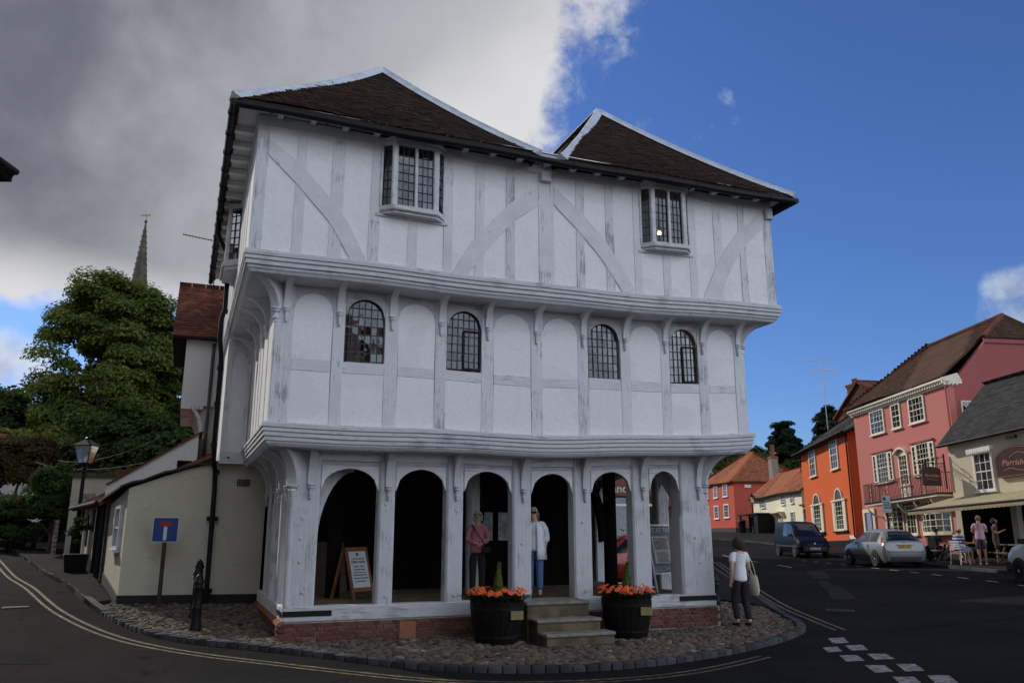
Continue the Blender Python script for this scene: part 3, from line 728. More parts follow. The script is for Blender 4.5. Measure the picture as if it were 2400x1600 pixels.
# dark weathered fillet along the top of each moulding
for xl, xr, yf, z in ((-.5,9.38,-.5,3.503),(-1.05,9.92,-1.05,6.313)):
    G_ = G()
    for a, b in zip(np.linspace(xl-.05, xr+.05, 30), np.linspace(xl-.05, xr+.05, 30)[1:]): G_.box(a, b+.0, yf-.055, yf+.02, z, z+.012)
    G_.build('weather_fillet', MT['tz2'], gh)
# ---- first floor (front)
st = [(-.50,-.19),(.49,.705),(1.44,1.68),(2.38,2.60),(3.30,3.54),(4.31,4.56),(5.33,5.56),(6.29,6.53),(7.25,7.47),(8.17,8.42),(9.10,9.38)]
WIN = {1, 3, 6, 8}; yF = -.5
for i, (a, b) in enumerate(st):
    G().box(a, b, yF-.004+random.uniform(-.004,.002), yF+.2, 3.5, 5.96).build('stud', MT['tz'] if i % 3 else MT['tz2'], gh, bevel=.01)
def arch_z(x, xl, xr, zs, za):
    u = abs((x-(xl+xr)/2)/((xr-xl)/2))
    return zs if u >= 1 else zs + (za-zs)*((1-u**2.3)**.5*.9 + .1*(1-u))
def leaded(parent, o, ux, width, z0, z1, cols, rows, top=None, bar=.013, name='window', matf=None, panes=True, fn=gw, thick=.016, glass=None):
    """leaded light: lattice mesh = the window part, panes = its sub-parts. o=(x,y) start, ux unit direction in plan"""
    xs = np.linspace(0, width, cols+1); zs = np.linspace(z0, z1, rows+1); nx, ny = ux[1], -ux[0]
    P = lambda s, z, d=0.: (o[0]+ux[0]*s+nx*d, o[1]+ux[1]*s+ny*d, z)
    tz = (lambda s: top(s)) if top else (lambda s: z1)
    lat = MB(fn)
    for s in xs:
        t_ = tz(s)
        if t_ > z0 + .02: lat.bar(P(s, z0, .006), P(s, min(t_, z1), .006), bar if 0 < s < width-1e-6 else .02, thick, (nx, ny, 0))
    for z in zs:
        if top is None or z < tz(width*.02): lat.bar(P(0, z, .006), P(width, z, .006), bar, thick, (nx, ny, 0))
        else:
            ss = [s for s in np.linspace(0, width, 41) if tz(s) >= z]
            if len(ss) > 2: lat.bar(P(ss[0], z, .006), P(ss[-1], z, .006), bar, thick, (nx, ny, 0))
    if top:
        pp = [P(s, tz(s)-.008, .006) for s in np.linspace(0, width, 17)]
        lat.tube(pp, .014, 5)
    w = lat.build(name, matf or MT['leadcame'], parent)
    if panes:
        for i in range(cols):
            for j in range(rows):
                a, b, c, d = xs[i], xs[i+1], zs[j], zs[j+1]
                m_ = (a+b)/2; top3 = [min(d, tz(b-.001)), min(d, tz(m_)), min(d, tz(a+.001))]
                if max(top3) < c + .015: continue
                k1, k2 = random.gauss(0, .014), random.gauss(0, .012)
                sh = lambda s, z: P(s, z, -.004 + k1*(s-m_) + k2*(z-(c+d)/2))
                pv = [sh(a, min(c, max(c, top3[2]))), sh(b, c)] + [sh(b, max(c, top3[0])), sh(m_, max(c, top3[1])), sh(a, max(c, top3[2]))]
                MB(fn).add(pv, [(0,1,2,3,4)]).build('pane', glass or MT['glass'], w)
    return w
wins1 = []
for i in range(len(st)-1):
    a, b = st[i][1], st[i+1][0]
    G().box(a, b, yF+.004, yF+.2, 3.48, 4.43).build('plaster_panel', MT['plaster'], gh)
    G().box(a-.002, b+.002, yF-.002+random.uniform(-.003,.003), yF+.2, 4.43, 4.64+random.uniform(-.02,.02)).build('rail', MT['tx'], gh, bevel=.01)
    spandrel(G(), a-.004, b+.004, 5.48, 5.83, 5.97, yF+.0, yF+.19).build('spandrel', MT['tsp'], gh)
    if i in WIN:
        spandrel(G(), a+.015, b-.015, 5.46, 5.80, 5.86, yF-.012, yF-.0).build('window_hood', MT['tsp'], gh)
        w = leaded(gh, (a+.02, yF+.06), (1,0), b-a-.04, 4.67, 5.80, 6, 7, lambda s, W=b-a-.04: arch_z(s, 0, W, 5.44, 5.80))
        wins1.append((w, a, b))
        # opening casement of darker iron in two of them
        if i in (3, 8):
            m_ = (a+b)/2; mb = G()
            for p, q_ in (((m_,4.68),(m_,5.42)), ((b-.03,4.68),(b-.03,5.42)), ((m_,4.69),(b-.03,4.69)), ((m_,5.42),(b-.03,5.42))): mb.bar((p[0], yF+.04, p[1]), (q_[0], yF+.04, q_[1]), .032, .03, (0,1,0))
            mb.build('casement', MT['black'], w)
    else:
        G().box(a, b, yF+.006, yF+.19, 4.60, 5.90).build('plaster_panel', MT['plaster'], gh)
for x in (-.31, .60, 1.56, 2.49, 3.42, 4.435, 5.445, 6.41, 7.36, 8.295, 9.20): bracket(x, yF, 0, -1, .11, 5.50, 5.96, .50, MT['tz'])
bracket(-.46, -.46, -1, -1, .17, 5.48, 5.96, .66, MT['tz'], p=2.0, t0=.08); bracket(9.33, -.44, 1, -1, .17, 5.48, 5.96, .66, MT['tz'], p=2.0, t0=.08); bracket(9.38, -.2, 1, 0, .13, 5.45, 5.96, .5, MT['tz'], p=2.)
# ---- second floor (front)
yS = -1.05
ow = [(1.13,2.33),(6.55,7.72)]
zo0, zo1 = 7.40, 8.62
cuts = [-1.05, ow[0][0], ow[0][1], ow[1][0], ow[1][1], 9.92]
seg = lambda a, b, z0, z1: [G().box(x0, x1, yS+.003, yS+.18, z0, z1).build('plaster_panel', MT['plaster'], gh) for x0, x1 in zip(np.linspace(a, b, max(2, int((b-a)/1.2)+1)), np.linspace(a, b, max(2, int((b-a)/1.2)+1))[1:])]
seg(-.86, ow[0][0], 6.3, 8.62); seg(ow[0][1], ow[1][0], 6.3, 8.62); seg(ow[1][1], 9.70, 6.3, 8.62)
for a, b in ow: seg(a, b, 6.3, zo0)
S2 = [(-.36,-.19,6.3,8.6,0),(.25,.47,6.3,8.6,0),(.95,1.14,6.3,7.10,1),(.96,1.13,7.11,8.6,0),(1.66,1.84,6.3,7.3,0),(2.33,2.50,6.3,8.6,0),(2.95,3.13,6.3,8.6,0),(3.58,3.76,6.3,8.6,1),(5.07,5.25,6.3,8.6,1),(5.74,5.92,6.3,8.6,1),(6.38,6.55,6.3,8.6,0),(7.06,7.24,6.3,7.3,0),(7.72,7.90,6.3,8.6,0),(8.36,8.56,6.3,8.6,0),(9.01,9.18,6.3,8.6,1)]
for a, b, z0, z1, k in S2: G().box(a, b, yS-.008-.003*k, yS+.1, z0, z1).build('stud', MT['tz2'] if k else MT['tz'], gh)
G().box(-1.052, -.845, yS-.006, yS+.2, 6.3, 8.62).build('corner_post', MT['tz2'], gh, bevel=.01); G().box(9.69, 9.92, yS-.006, yS+.2, 6.3, 8.62).build('corner_post', MT['tz2'], gh, bevel=.01)
G().box(4.25, 4.59, yS-.010, yS+.2, 6.3, 8.6).build('principal_post', MT['tz'], gh, bevel=.01)
G().cbox(4.28, 4.50, yS-.12, yS+.1, 8.43, 8.63, .03).build('tie_beam_end', MT['txl'], gh)
G().cbox(9.74, 9.94, yS-.09, yS+.1, 8.36, 8.62, .03).build('tie_beam_end', MT['txl'], gh)
def brace(up, lo, d=-.018):
    up = [(x, z) for x, z in up]; lo = [(x, z) for x, z in lo]
    def rs(p, n=12):
        L_ = [0]
        for a, b in zip(p, p[1:]): L_.append(L_[-1]+math.dist(a, b))
        t = np.linspace(0, L_[-1], n); return list(zip(np.interp(t, L_, [q[0] for q in p]), np.interp(t, L_, [q[1] for q in p])))
    G().strip(rs(lo), rs(up), yS+d, yS+.09).build('brace', MT['td'], gh)
brace([(-.85,8.35),(-.3,7.98),(.24,7.43),(.6,6.98),(.94,6.32)], [(-.85,8.06),(-.37,7.61),(.27,6.95),(.65,6.31)])
brace([(4.25,8.31),(3.76,7.97),(3.29,7.47),(2.88,6.95),(2.51,6.34)], [(4.25,7.92),(3.76,7.54),(3.4,7.13),(3.07,6.71),(2.80,6.31)])
brace([(4.59,8.37),(5.2,7.91),(5.68,7.42),(6.09,6.85),(6.42,6.31)], [(4.59,7.99),(5.1,7.54),(5.58,7.04),(6.10,6.31)], -.020)
brace([(9.69,8.54),(9.0,7.98),(8.56,7.40),(8.27,6.90),(8.0,6.31)], [(9.69,8.15),(9.21,7.73),(8.85,7.24),(8.59,6.79),(8.38,6.31)])
wp = np.linspace(-1.05, 9.92, 16)
for a, b in zip(wp, wp[1:]): G().box(a, b, yS-.03, yS+.2, 8.60, 8.78).build('wall_plate', MT['tx'], gh)
# oriels
def oriel(x0, x1, y, ax='f', fnn=None):
    w = thing('oriel_window', None, None); w.parent = gh
    fx = (x0+.22, x1-.20); yo = y-.17
    tr = lambda e, d: [(x0-e, y+.02), (fx[0]-e*.6, yo-d), (fx[1]+e*.6, yo-d), (x1+e, y+.02)]
    G().prism(tr(.04,.05), zo0-.04, zo0+.02, 'xy').build('sill', MT['txl'], w); G().prism(tr(.05,.075), zo0-.085, zo0-.04, 'xy').build('sill', MT['txl'], w, bevel=.015)
    G().prism(tr(.02,.02), zo0-.13, zo0-.085, 'xy').build('sill', MT['txl'], w); G().box(x0-.07, x1+.07, y-.03, y+.02, zo0-.17, zo0-.12).build('sill', MT['txl'], w)
    G().prism(tr(.03,.04), zo1-.02, zo1+.06, 'xy').build('head', MT['txl'], w, bevel=.01); G().prism(tr(.07,.09), zo1+.06, zo1+.11, 'xy').build('head', MT['txl'], w)
    mx = (fx[0]+fx[1])/2 + .01
    for x in (fx[0], fx[1]): G().cbox(x-.055, x+.055, yo-.01, yo+.10, zo0+.02, zo1-.02, .02).build('mullion', MT['joinery'], w)
    G().cbox(mx-.03, mx+.03, yo, yo+.08, zo0+.02, zo1-.02, .012).build('mullion', MT['joinery'], w)
    for x, sg in ((x0, 1), (x1, -1)): G().cbox(x-.02 if sg > 0 else x-.03, x+.03 if sg > 0 else x+.02, y-.03, y+.05, zo0+.02, zo1-.02, .01).build('mullion', MT['joinery'], w)
    lt = [((fx[0]+.055, yo+.05), (1,0), mx-.03-fx[0]-.055, 3), ((mx+.03, yo+.05), (1,0), fx[1]-.055-mx-.03, 3)]
    v1 = Vector((fx[0]-x0-.07, yo-y+.05, 0)); v2 = Vector((x1-fx[1]-.07, y-yo-.05, 0))
    lt += [((x0+.03, y), (v1.x/v1.length, v1.y/v1.length), v1.length, 2), ((fx[1]+.05, yo+.05), (v2.x/v2.length, v2.y/v2.length), v2.length, 2)]
    for o_, u_, wd, c_ in lt:
        l_ = leaded(w, o_, u_, wd, zo0+.02, zo1-.02, c_, 7, name='light', bar=.010)
    return w
# lights hang two levels down, so panes of the oriels are joined per light
_real_leaded = leaded
def leaded_joined(parent, o, ux, width, z0, z1, cols, rows, **k):
    lat = _real_leaded(parent, o, ux, width, z0, z1, cols, rows, panes=False, name=k.get('name', 'light'), bar=k.get('bar', .011))
    xs = np.linspace(0, width, cols+1); zs = np.linspace(z0, z1, rows+1); nx, ny = ux[1], -ux[0]
    for i in range(cols):
        for j in range(rows):
            k1, k2 = random.gauss(0, .014), random.gauss(0, .012); m_ = (xs[i]+xs[i+1])/2; c_ = (zs[j]+zs[j+1])/2
            P = lambda s, z: (o[0]+ux[0]*s+nx*(-.004+k1*(s-m_)+k2*(z-c_)), o[1]+ux[1]*s+ny*(-.004+k1*(s-m_)+k2*(z-c_)), z)
            G().add([P(xs[i], zs[j]), P(xs[i+1], zs[j]), P(xs[i+1], zs[j+1]), P(xs[i], zs[j+1])], [(0,1,2,3)]).build('pane', MT['glass'], parent)
    return lat
leaded = leaded_joined
oriel(*ow[0], yS); oriel(*ow[1], yS)
leaded = _real_leaded
# ---- left flank
G().box(-.5+.004, -.3, -.30, 9.2, 3.48, 5.97).build('flank_wall', MT['plaster'], gh)
for y in (.42, 1.36, 2.02, 2.66, 3.36, 4.0, 6.6, 7.6, 8.6): G().box(-.505, -.4, y, y+.17, 3.48, 5.96).build('stud', MT['tz'], gh)
G().box(-.503, -.4, -.3, 9.2, 4.43, 4.62).build('rail', MT['tz'], gh)
for y in (.6, 1.44, 2.74, 4.05, 6.8): bracket(-.5, y, -1, 0, .11, 5.42, 5.96, .52, MT['tz'], p=1.9)
G().box(-1.047, -.87, -.85, 2.9, 6.3, 8.62).build('flank_wall', MT['plaster'], gh); G().box(-1.047, -.87, 4.3, 9.2, 6.3, 8.62).build('flank_wall', MT['plaster'], gh); G().box(-1.047, -.87, 2.9, 4.3, 6.3, 7.4).build('flank_wall', MT['plaster'], gh)
for y in (.1, .9, 1.7, 2.5, 4.4, 5.4, 6.4, 7.4, 8.4): G().box(-1.056, -.95, y, y+.18, 6.3, 8.6).build('stud', MT['tz'], gh)
G().box(-1.08, -.85, -1.0, 9.2, 8.60, 8.78).build('wall_plate', MT['tz'], gh)
ofl = thing('oriel_window', None, None); ofl.parent = gh
trp = lambda e, d: [(-1.03, 2.9-e), (-1.29-d, 3.12-e), (-1.29-d, 4.08+e), (-1.03, 4.3+e)]
for z0, z1, e, d in ((7.2,7.27,.03,.02),(7.27,7.36,.08,.07),(7.36,7.42,.04,.03),(8.58,8.68,.04,.04)): G().prism(trp(e,d), z0, z1, 'xy').build('sill' if z0 < 8 else 'head', MT['txl'], ofl)
for y in (3.12, 3.6, 4.08): G().cbox(-1.31, -1.22, y-.045, y+.045, 7.42, 8.58, .015).build('mullion', MT['joinery'], ofl)
leaded_joined(ofl, (-1.255, 4.03), (0,-1), .39, 7.42, 8.58, 3, 7); leaded_joined(ofl, (-1.255, 3.56), (0,-1), .39, 7.42, 8.58, 3, 7)
v_ = Vector((-.22,.2)).normalized(); leaded_joined(ofl, (-1.255, 3.10), (.76,-.65), .26, 7.42, 8.58, 2, 7)
# privy-like closet hanging off the flank under the upper jetty
cl = thing('closet', None, None); cl.parent = gh
G().box(-1.04, -.50, 4.32, 6.3, 3.16, 3.42).build('closet_base', MT['txl'], cl)
for a, b in ((-1.04,-.93),(-.60,-.51)): G().box(a, b, 4.33, 4.5, 3.42, 5.94).build('closet_post', MT['tz'], cl)
G().box(-.93, -.60, 4.36, 4.5, 3.42, 5.9).build('closet_panel', MT['plaster'], cl); G().box(-1.035, -.90, 4.5, 6.3, 3.42, 5.94).build('closet_side', MT['plaster'], cl)
spandrel(G(), -.93, -.60, 5.35, 5.72, 5.94, 4.335, 4.37).build('closet_arch', MT['tx'], cl)
MB().lathe([(.0,-.01),(.025,-.01),(.025,.01),(.0,.01)], 10, (0,0,0)).build('closet_vent', MT['black'], cl).matrix_local = Matrix.Translation((-.86, 4.315, 3.3)) @ Matrix.Rotation(R(90), 4, 'X')
# right flank and back (closed, plain)
G().box(9.2, 9.376, -.30, 9.2, 3.48, 5.97).build('flank_wall', MT['plaster'], gh); G().box(9.74, 9.916, -.85, 9.2, 6.3, 8.62).build('flank_wall', MT['plaster'], gh)
G().box(9.70, 9.918, -1.02, 9.2, 8.60, 8.78).build('wall_plate', MT['tz'], gh)
MB().box(-.5, 9.5, 9.2, 9.4, -.2, 6.1).build('back_wall', MT['cream'], gh); MB().box(-1.05, 9.92, 9.2, 9.4, 6.1, 8.7).build('back_wall', MT['cream'], gh)
# floors and dim rooms
MB().box(-.3, 9.25, -.3, 9.2, 3.42, 3.5).build('upper_floor', MT['room'], gh); MB().box(-.85, 9.7, -.85, 9.2, 6.15, 6.23).build('upper_floor', MT['room'], gh)
MB().box(-.85, 9.7, -.85, 9.2, 8.78, 8.86).build('ceiling', MT['room'], gh)
MB().box(-.28, 9.18, 2.6, 2.75, 3.42, 6.0).build('room_partition', plain('panelled_room', (.10,.085,.065), .8), gh); MB().box(-.85, 9.7, 2.2, 2.3, 6.12, 8.78).build('room_partition', plain('panelled_room_upper', (.075,.062,.05), .8), gh)
# arcade ceiling joists
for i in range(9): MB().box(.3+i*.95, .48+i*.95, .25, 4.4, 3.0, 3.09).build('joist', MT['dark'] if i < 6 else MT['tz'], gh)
# curtains and lamps behind the glass
def curtain(x0, x1, z0, z1, y):
    xs = np.linspace(x0, x1, max(6, int((x1-x0)/.025))); c = [(x, y+.02*math.sin(i*1.9)) for i, x in enumerate(xs)]
    MB().strip(c, [(x, yy+.012) for x, yy in c], z0, z1, 'xy').build('curtain', MT['curtain'], gh)
for w, a, b in wins1[:1]: curtain(a+.10, a+.34, 4.66, 5.85, yF+.22); curtain(b-.22, b-.02, 4.66, 5.85, yF+.22)
for w, a, b in wins1[1:]: curtain(a-.1, a+.1, 4.66, 5.85, yF+.25); curtain(b-.12, b+.1, 4.66, 5.85, yF+.25)
for a, b in ow: curtain(a+.1, a+.3, 7.3, 8.6, yS+.15); curtain(b-.35, b-.08, 7.3, 8.6, yS+.15)
MB().lathe([(.01,-.05),(.035,-.03),(.04,0),(.03,.035),(.012,.06)], 10, (7.29,-.6,7.95)).build('bulb', emit('warm_bulb', (1,.72,.38), 14), gh, smooth=True)
MB().bar((7.29,-.6,8.0), (7.29,-.6,8.78), .012).build('flex', MT['black'], gh)
MB().lathe([(.03,0),(.11,.16),(.09,.24),(.02,.24)], 12, (7.62,.15,5.05)).build('wall_lamp', emit('warm_lamp_shade', (1,.55,.22), 5), gh, smooth=True)
# dark timber core of the ground floor
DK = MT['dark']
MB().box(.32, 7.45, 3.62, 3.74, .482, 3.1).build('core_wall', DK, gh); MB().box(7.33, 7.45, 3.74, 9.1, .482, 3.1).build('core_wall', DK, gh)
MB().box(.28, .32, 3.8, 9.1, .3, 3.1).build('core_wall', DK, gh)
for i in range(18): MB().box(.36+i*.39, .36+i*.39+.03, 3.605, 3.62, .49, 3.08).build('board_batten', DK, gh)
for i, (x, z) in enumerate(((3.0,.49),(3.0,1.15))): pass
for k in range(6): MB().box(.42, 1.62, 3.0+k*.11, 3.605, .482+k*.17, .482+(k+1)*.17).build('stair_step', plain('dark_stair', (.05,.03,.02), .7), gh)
# free-standing inner posts with curved braces
def cbrace(x0, x1, z0, z1, y, w=.16, d=.14, mat=None, bow=.25):
    n = 10; up, lo = [], []
    for i in range(n):
        t = i/(n-1)*math.pi/2; sg = 1 if x1 > x0 else -1
        up.append((x0+(x1-x0)*(1-math.cos(t)), z0+(z1-z0)*math.sin(t)+w*.3)); lo.append((x0+(x1-x0)*(1-math.cos(t))+sg*w*math.cos(t*.8), z0+(z1-z0)*math.sin(t)-w*.9*math.sin(t)))
    mb = G(); mb.strip(lo, up, y, y+d); return mb.build('inner_brace', mat or MT['tz2'], gh)
for x, y in ((3.86,1.75),(7.1,1.7),(1.0,1.75)): G().cbox(x, x+.26, y, y+.26, .482, 3.08, .06).build('inner_post', MT['tz2'] if 3 < x < 5 else DK, gh)
cbrace(7.12, 6.35, 1.45, 2.95, 1.75, mat=DK); cbrace(4.05, 4.7, 1.9, 2.98, 1.8, mat=DK)
cbrace(8.42, 7.55, 1.75, 2.95, .62); cbrace(.42, 1.15, 1.55, 2.95, .52)
# ---- posters on the dark wall
for x in (4.62, 5.22, 5.82):
    p_ = MB().box(x, x+.46, 3.585, 3.60, 1.52, 2.16).build('poster_board', plain('poster_paper', (.34,.38,.40), .6, var=.5, sc=9), gh)
# ---- eaves: rafter feet, gutters
for i in range(19): 
    x = -.75 + i*.565
    G().box(x, x+.10, -1.36, -1.05, 8.735, 8.80).build('rafter_foot', MT['tx'], gh)
for i in range(15):
    y = -.5 + i*.62; G().box(-1.42, -1.04, y, y+.12, 8.68, 8.79).build('rafter_foot', MT['white'], gh)
for y in (-.4, .6, 1.6): G().box(9.9, 10.24, y, y+.12, 8.66, 8.77).build('rafter_foot', MT['white'], gh)
def halfpipe(pts, r=.065):
    mb = MB(gw); mb.tube(pts, r, 10); return mb
ez = 8.68
GL = [(x, -1.50, ez) for x in np.linspace(-1.52, 10.26, 24)]
gut = halfpipe(GL).build('gutter', MT['black'], gh, smooth=True)
halfpipe([(-1.50, y, ez) for y in np.linspace(-1.55, 9.2, 12)]).build('gutter', MT['black'], gh, smooth=True); halfpipe([(10.26, y, ez) for y in np.linspace(-1.55, 9.2, 12)]).build('gutter', MT['black'], gh, smooth=True)
for i in range(13): MB(gw).tube([(-1.50, -1.2+i*.8, ez), (-1.50, -1.13+i*.8, ez)], .078, 10).build('gutter_clip', MT['black'], gh)
for i in range(12): MB(gw).tube([(-.9+i*.95, -1.50, ez), (-.86+i*.95, -1.50, ez)], .075, 10).build('gutter_clip', MT['black'], gh)
G().box(-1.45, 10.2, -1.45, -1.03, 8.80, 8.815).build('soffit', MT['white'], gh); G().box(-1.45, -1.03, -1.03, 9.2, 8.80, 8.815).build('soffit', MT['white'], gh); G().box(9.9, 10.2, -1.03, 9.2, 8.80, 8.815).build('soffit', MT['white'], gh)
dp = thing('downpipe', None, None); dp.parent = gh
MB().tube([(-1.50,4.0,8.62),(-1.50,4.0,8.35),(-1.42,4.05,8.2),(-1.25,4.1,7.9),(-1.2,4.12,7.6),(-1.19,4.12,6.6),(-1.25,4.05,6.35),(-1.25,4.05,5.9),(-1.20,4.14,5.6),(-1.18,4.16,5.3),(-1.18,4.18,3.5),(-1.16,4.3,3.25),(-1.10,4.47,3.0),(-1.08,4.49,2.6),(-1.07,4.49,.12)], .052, 10).build('pipe', MT['black'], dp, smooth=True)
for z in (7.5, 6.5, 5.2, 4.4, 3.5): MB().tube([(-1.19,4.14,z),(-1.19,4.14,z+.09)], .068, 10).build('collar', MT['black'], dp)
for z in (2.95, 1.95, .45): MB().tube([(-1.075,4.49,z),(-1.075,4.49,z+.09)], .07, 10).build('collar', MT['black'], dp)
for z in (1.95, .45): MB().box(-1.19, -.96, 4.50, 4.58, z, z+.09).build('ear', MT['black'], dp)
# ---- roofs: two hipped ranges with bell-cast slopes
prof = lambda t: .86*t + .14*t*t
def roof(xl, xr, xm, ya, za, ye=-1.47, yb=9.35, z0=8.80, tile_sides=()):
    rf = thing('roof', None, None); rf.parent = gh
    n = 14; ts_ = np.linspace(0, 1, n)
    def fp(t, u):   # front slope: t up, u across 0..1
        return (xl+(xm-xl)*t + u*((xr-(xr-xm)*t)-(xl+(xm-xl)*t)), ye+(ya-ye)*t, z0+(za-z0)*prof(t))
    def lp(t, u): y0 = ye+(ya-ye)*t; return (xl+(xm-xl)*t, y0+(yb-y0)*u, z0+(za-z0)*prof(t))
    def rp(t, u): y0 = ye+(ya-ye)*t; return (xr+(xm-xr)*t, y0+(yb-y0)*u, z0+(za-z0)*prof(t))
    for fnn in (fp, lp, rp):
        mb = MB(gw); us = np.linspace(0, 1, 12)
        V = [fnn(t, u) for t in ts_ for u in us] + [(a, b, c-.09) for a, b, c in [fnn(t, u) for t in ts_ for u in us]]
        k = len(us); o = n*k
        F = [(i*k+j, i*k+j+1, (i+1)*k+j+1, (i+1)*k+j) for i in range(n-1) for j in range(k-1)]
        F += [(o+i*k+j, o+(i+1)*k+j, o+(i+1)*k+j+1, o+i*k+j+1) for i in range(n-1) for j in range(k-1)]
        F += [(j, j+1, o+j+1, o+j) for j in range(k-1)]
        mb.add(V, F).build('roof_slope', MT['tile'], rf)
    def tiles(fnn, length, umax=1.):
        V, F, RV = [], [], []; gauge = .098; rows = int(length/gauge)
        for r in range(rows):
            t = (r*gauge)/length; t2 = min(1, (r*gauge+.17)/length)
            A, B = Vector(fnn(t, 0)), Vector(fnn(t, 1)); wid = (B-A).length*umax
            if wid < .1: continue
            A2, B2 = Vector(fnn(t2, 0)), Vector(fnn(t2, 1))
            x = -(.08 if r % 2 else 0.)
            up = (Vector(fnn(t2, .5))-Vector(fnn(t, .5))).normalized(); ac = (B-A).normalized(); nn = ac.cross(up).normalized()
            if nn.z < 0: nn = -nn
            L_ = (B-A).length
            while x < wid:
                a, b = max(0, x+.004), min(wid, x+.158)
                if b - a > .04:
                    j = random.gauss(0, .004); sg = .015*math.sin(x*1.1+r*.05)+.02*math.sin(x*.43+r*.11)
                    o = len(V); lift = .030 + j; tl = random.gauss(0, .003)
                    p0 = A + ac*a + nn*sg; p1 = A + ac*b + nn*sg; k0 = A + ac*a + up*.17 + nn*sg; k1 = A + ac*b + up*.17 + nn*sg
                    dn = up*random.gauss(0, .006)
                    q = [p0+nn*(lift+tl)-dn, p1+nn*(lift-tl)-dn, k1+nn*.008, k0+nn*.008, p0+nn*(lift+tl-.016)-dn, p1+nn*(lift-tl-.016)-dn]
                    V += [gw(*v) for v in q]; F += [(o,o+1,o+2,o+3), (o+4,o+5,o+1,o), (o,o+3,o+4), (o+1,o+5,o+2)]; RV += [random.random()]*4
                x += .163
        m = bpy.data.meshes.new('roof_tiles'); m.from_pydata(V, [], F); rndattr(m, RV); o = link(m, 'roof_tiles', MT['tile'], rf); o['kind'] = 'stuff'
    sl = math.hypot(ya-ye, za-z0)*1.02
    tiles(fp, sl)
    if 'l' in tile_sides: tiles(lp, math.hypot(xm-xl, za-z0)*1.02, .45)
    # lead rolls on hips and ridge, in lapped lengths
    def lead(pts):
        for k, (a, b) in enumerate(zip(pts[:-1:4], pts[4::4])):
            i = pts.index(a); sgm = pts[i:i+5]; mb = MB(gw); V = []; n_ = len(sgm)
            for q_, p in enumerate(sgm):
                p = Vector(p); d = (Vector(sgm[min(q_+1,n_-1)])-Vector(sgm[max(q_-1,0)])).normalized(); h = d.cross(Vector((0,0,1))).normalized(); u = h.cross(d)
                sc = 1.07 - .07*q_/(n_-1)
                for a_, b_ in ((-.125,-.07),(-.08,-.02),(-.04,.015),(-.035,.04),(0,.06),(.035,.04),(.04,.015),(.08,-.02),(.125,-.07),(0,-.06)): V.append(p + h*a_*sc + u*(b_+.035)*sc)
            F = [(q_*10+j, q_*10+(j+1)%10, (q_+1)*10+(j+1)%10, (q_+1)*10+j) for q_ in range(n_-1) for j in range(10)] + [tuple(range(9,-1,-1)), tuple((n_-1)*10+j for j in range(10))]
            mb.add(V, F).build('lead_roll', MT['lead'], rf, smooth=True)
    lead([fp(t, 0) for t in np.linspace(0, 1, 17)]); lead([fp(t, 1) for t in np.linspace(0, 1, 17)]); lead([(xm, ya+(yb-ya)*t, za) for t in np.linspace(0, 1, 13)])
    return rf
roof(-1.50, 4.10, 1.60, 1.5, 11.72)
roof(4.55, 10.26, 7.12, 1.7, 11.95, tile_sides=('l',))
G().box(4.05, 4.62, -1.42, 9.3, 8.80, 8.86).build('valley_gutter', MT['lead'], gh)
# ---- stone steps up to the arcade
stp = thing('stone_steps', 'worn three-tread stone steps between the two flower tubs', 'steps', (P0[0], P0[1], 0), AL)
def slab(name, x0, x1, y0, y1, z0, z1):
    MB().box(x0, x1, y0, y1, z0, z1-.06).build('riser', MT['stone'], stp, bevel=.012); MB().box(x0-.02, x1+.02, y0-.03, y1, z1-.06, z1).build('tread', plain('worn_tread_stone', (.20,.18,.15), .85, var=.3, sc=6, bump=.4), stp, bevel=.015)
slab('a', 4.16, 5.40, -.62, .29, -.3, .489); slab('b', 4.20, 5.44, -.98, -.62, -.3, .22); slab('c', 4.22, 5.52, -1.34, -.98, -.3, .02)
# ================================================================== HOUSES
LATE_TEXT = []
def text_mesh(s, size, shear=0., depth=.004, bold=False, align='CENTER', space=1.):
    c = bpy.data.curves.new('lettering', 'FONT'); c.body = s; c.size = size; c.shear = shear; c.extrude = depth; c.align_x = align; c.align_y = 'CENTER'; c.space_character = space
    if bold: c.offset = size*.015
    c.resolution_u = 3
    o = bpy.data.objects.new('lettering', c); COL.objects.link(o); return o
def lettering(s, size, mat, parent, loc, rot=(R(90),0,0), **k):
    o = text_mesh(s, size, **k); o.parent = parent; o.location = loc; o.rotation_euler = rot; LATE_TEXT.append((o, mat)); return o
def wall(mb, x0, x1, y0, y1, z0, z1, nx=10, nz=8):
    """closed wall box subdivided along x so a warp bends it"""
    xs = np.linspace(x0, x1, nx+1)
    for a, b in zip(xs, xs[1:]): mb.box(a, b, y0, y1, z0, z1)
    return mb
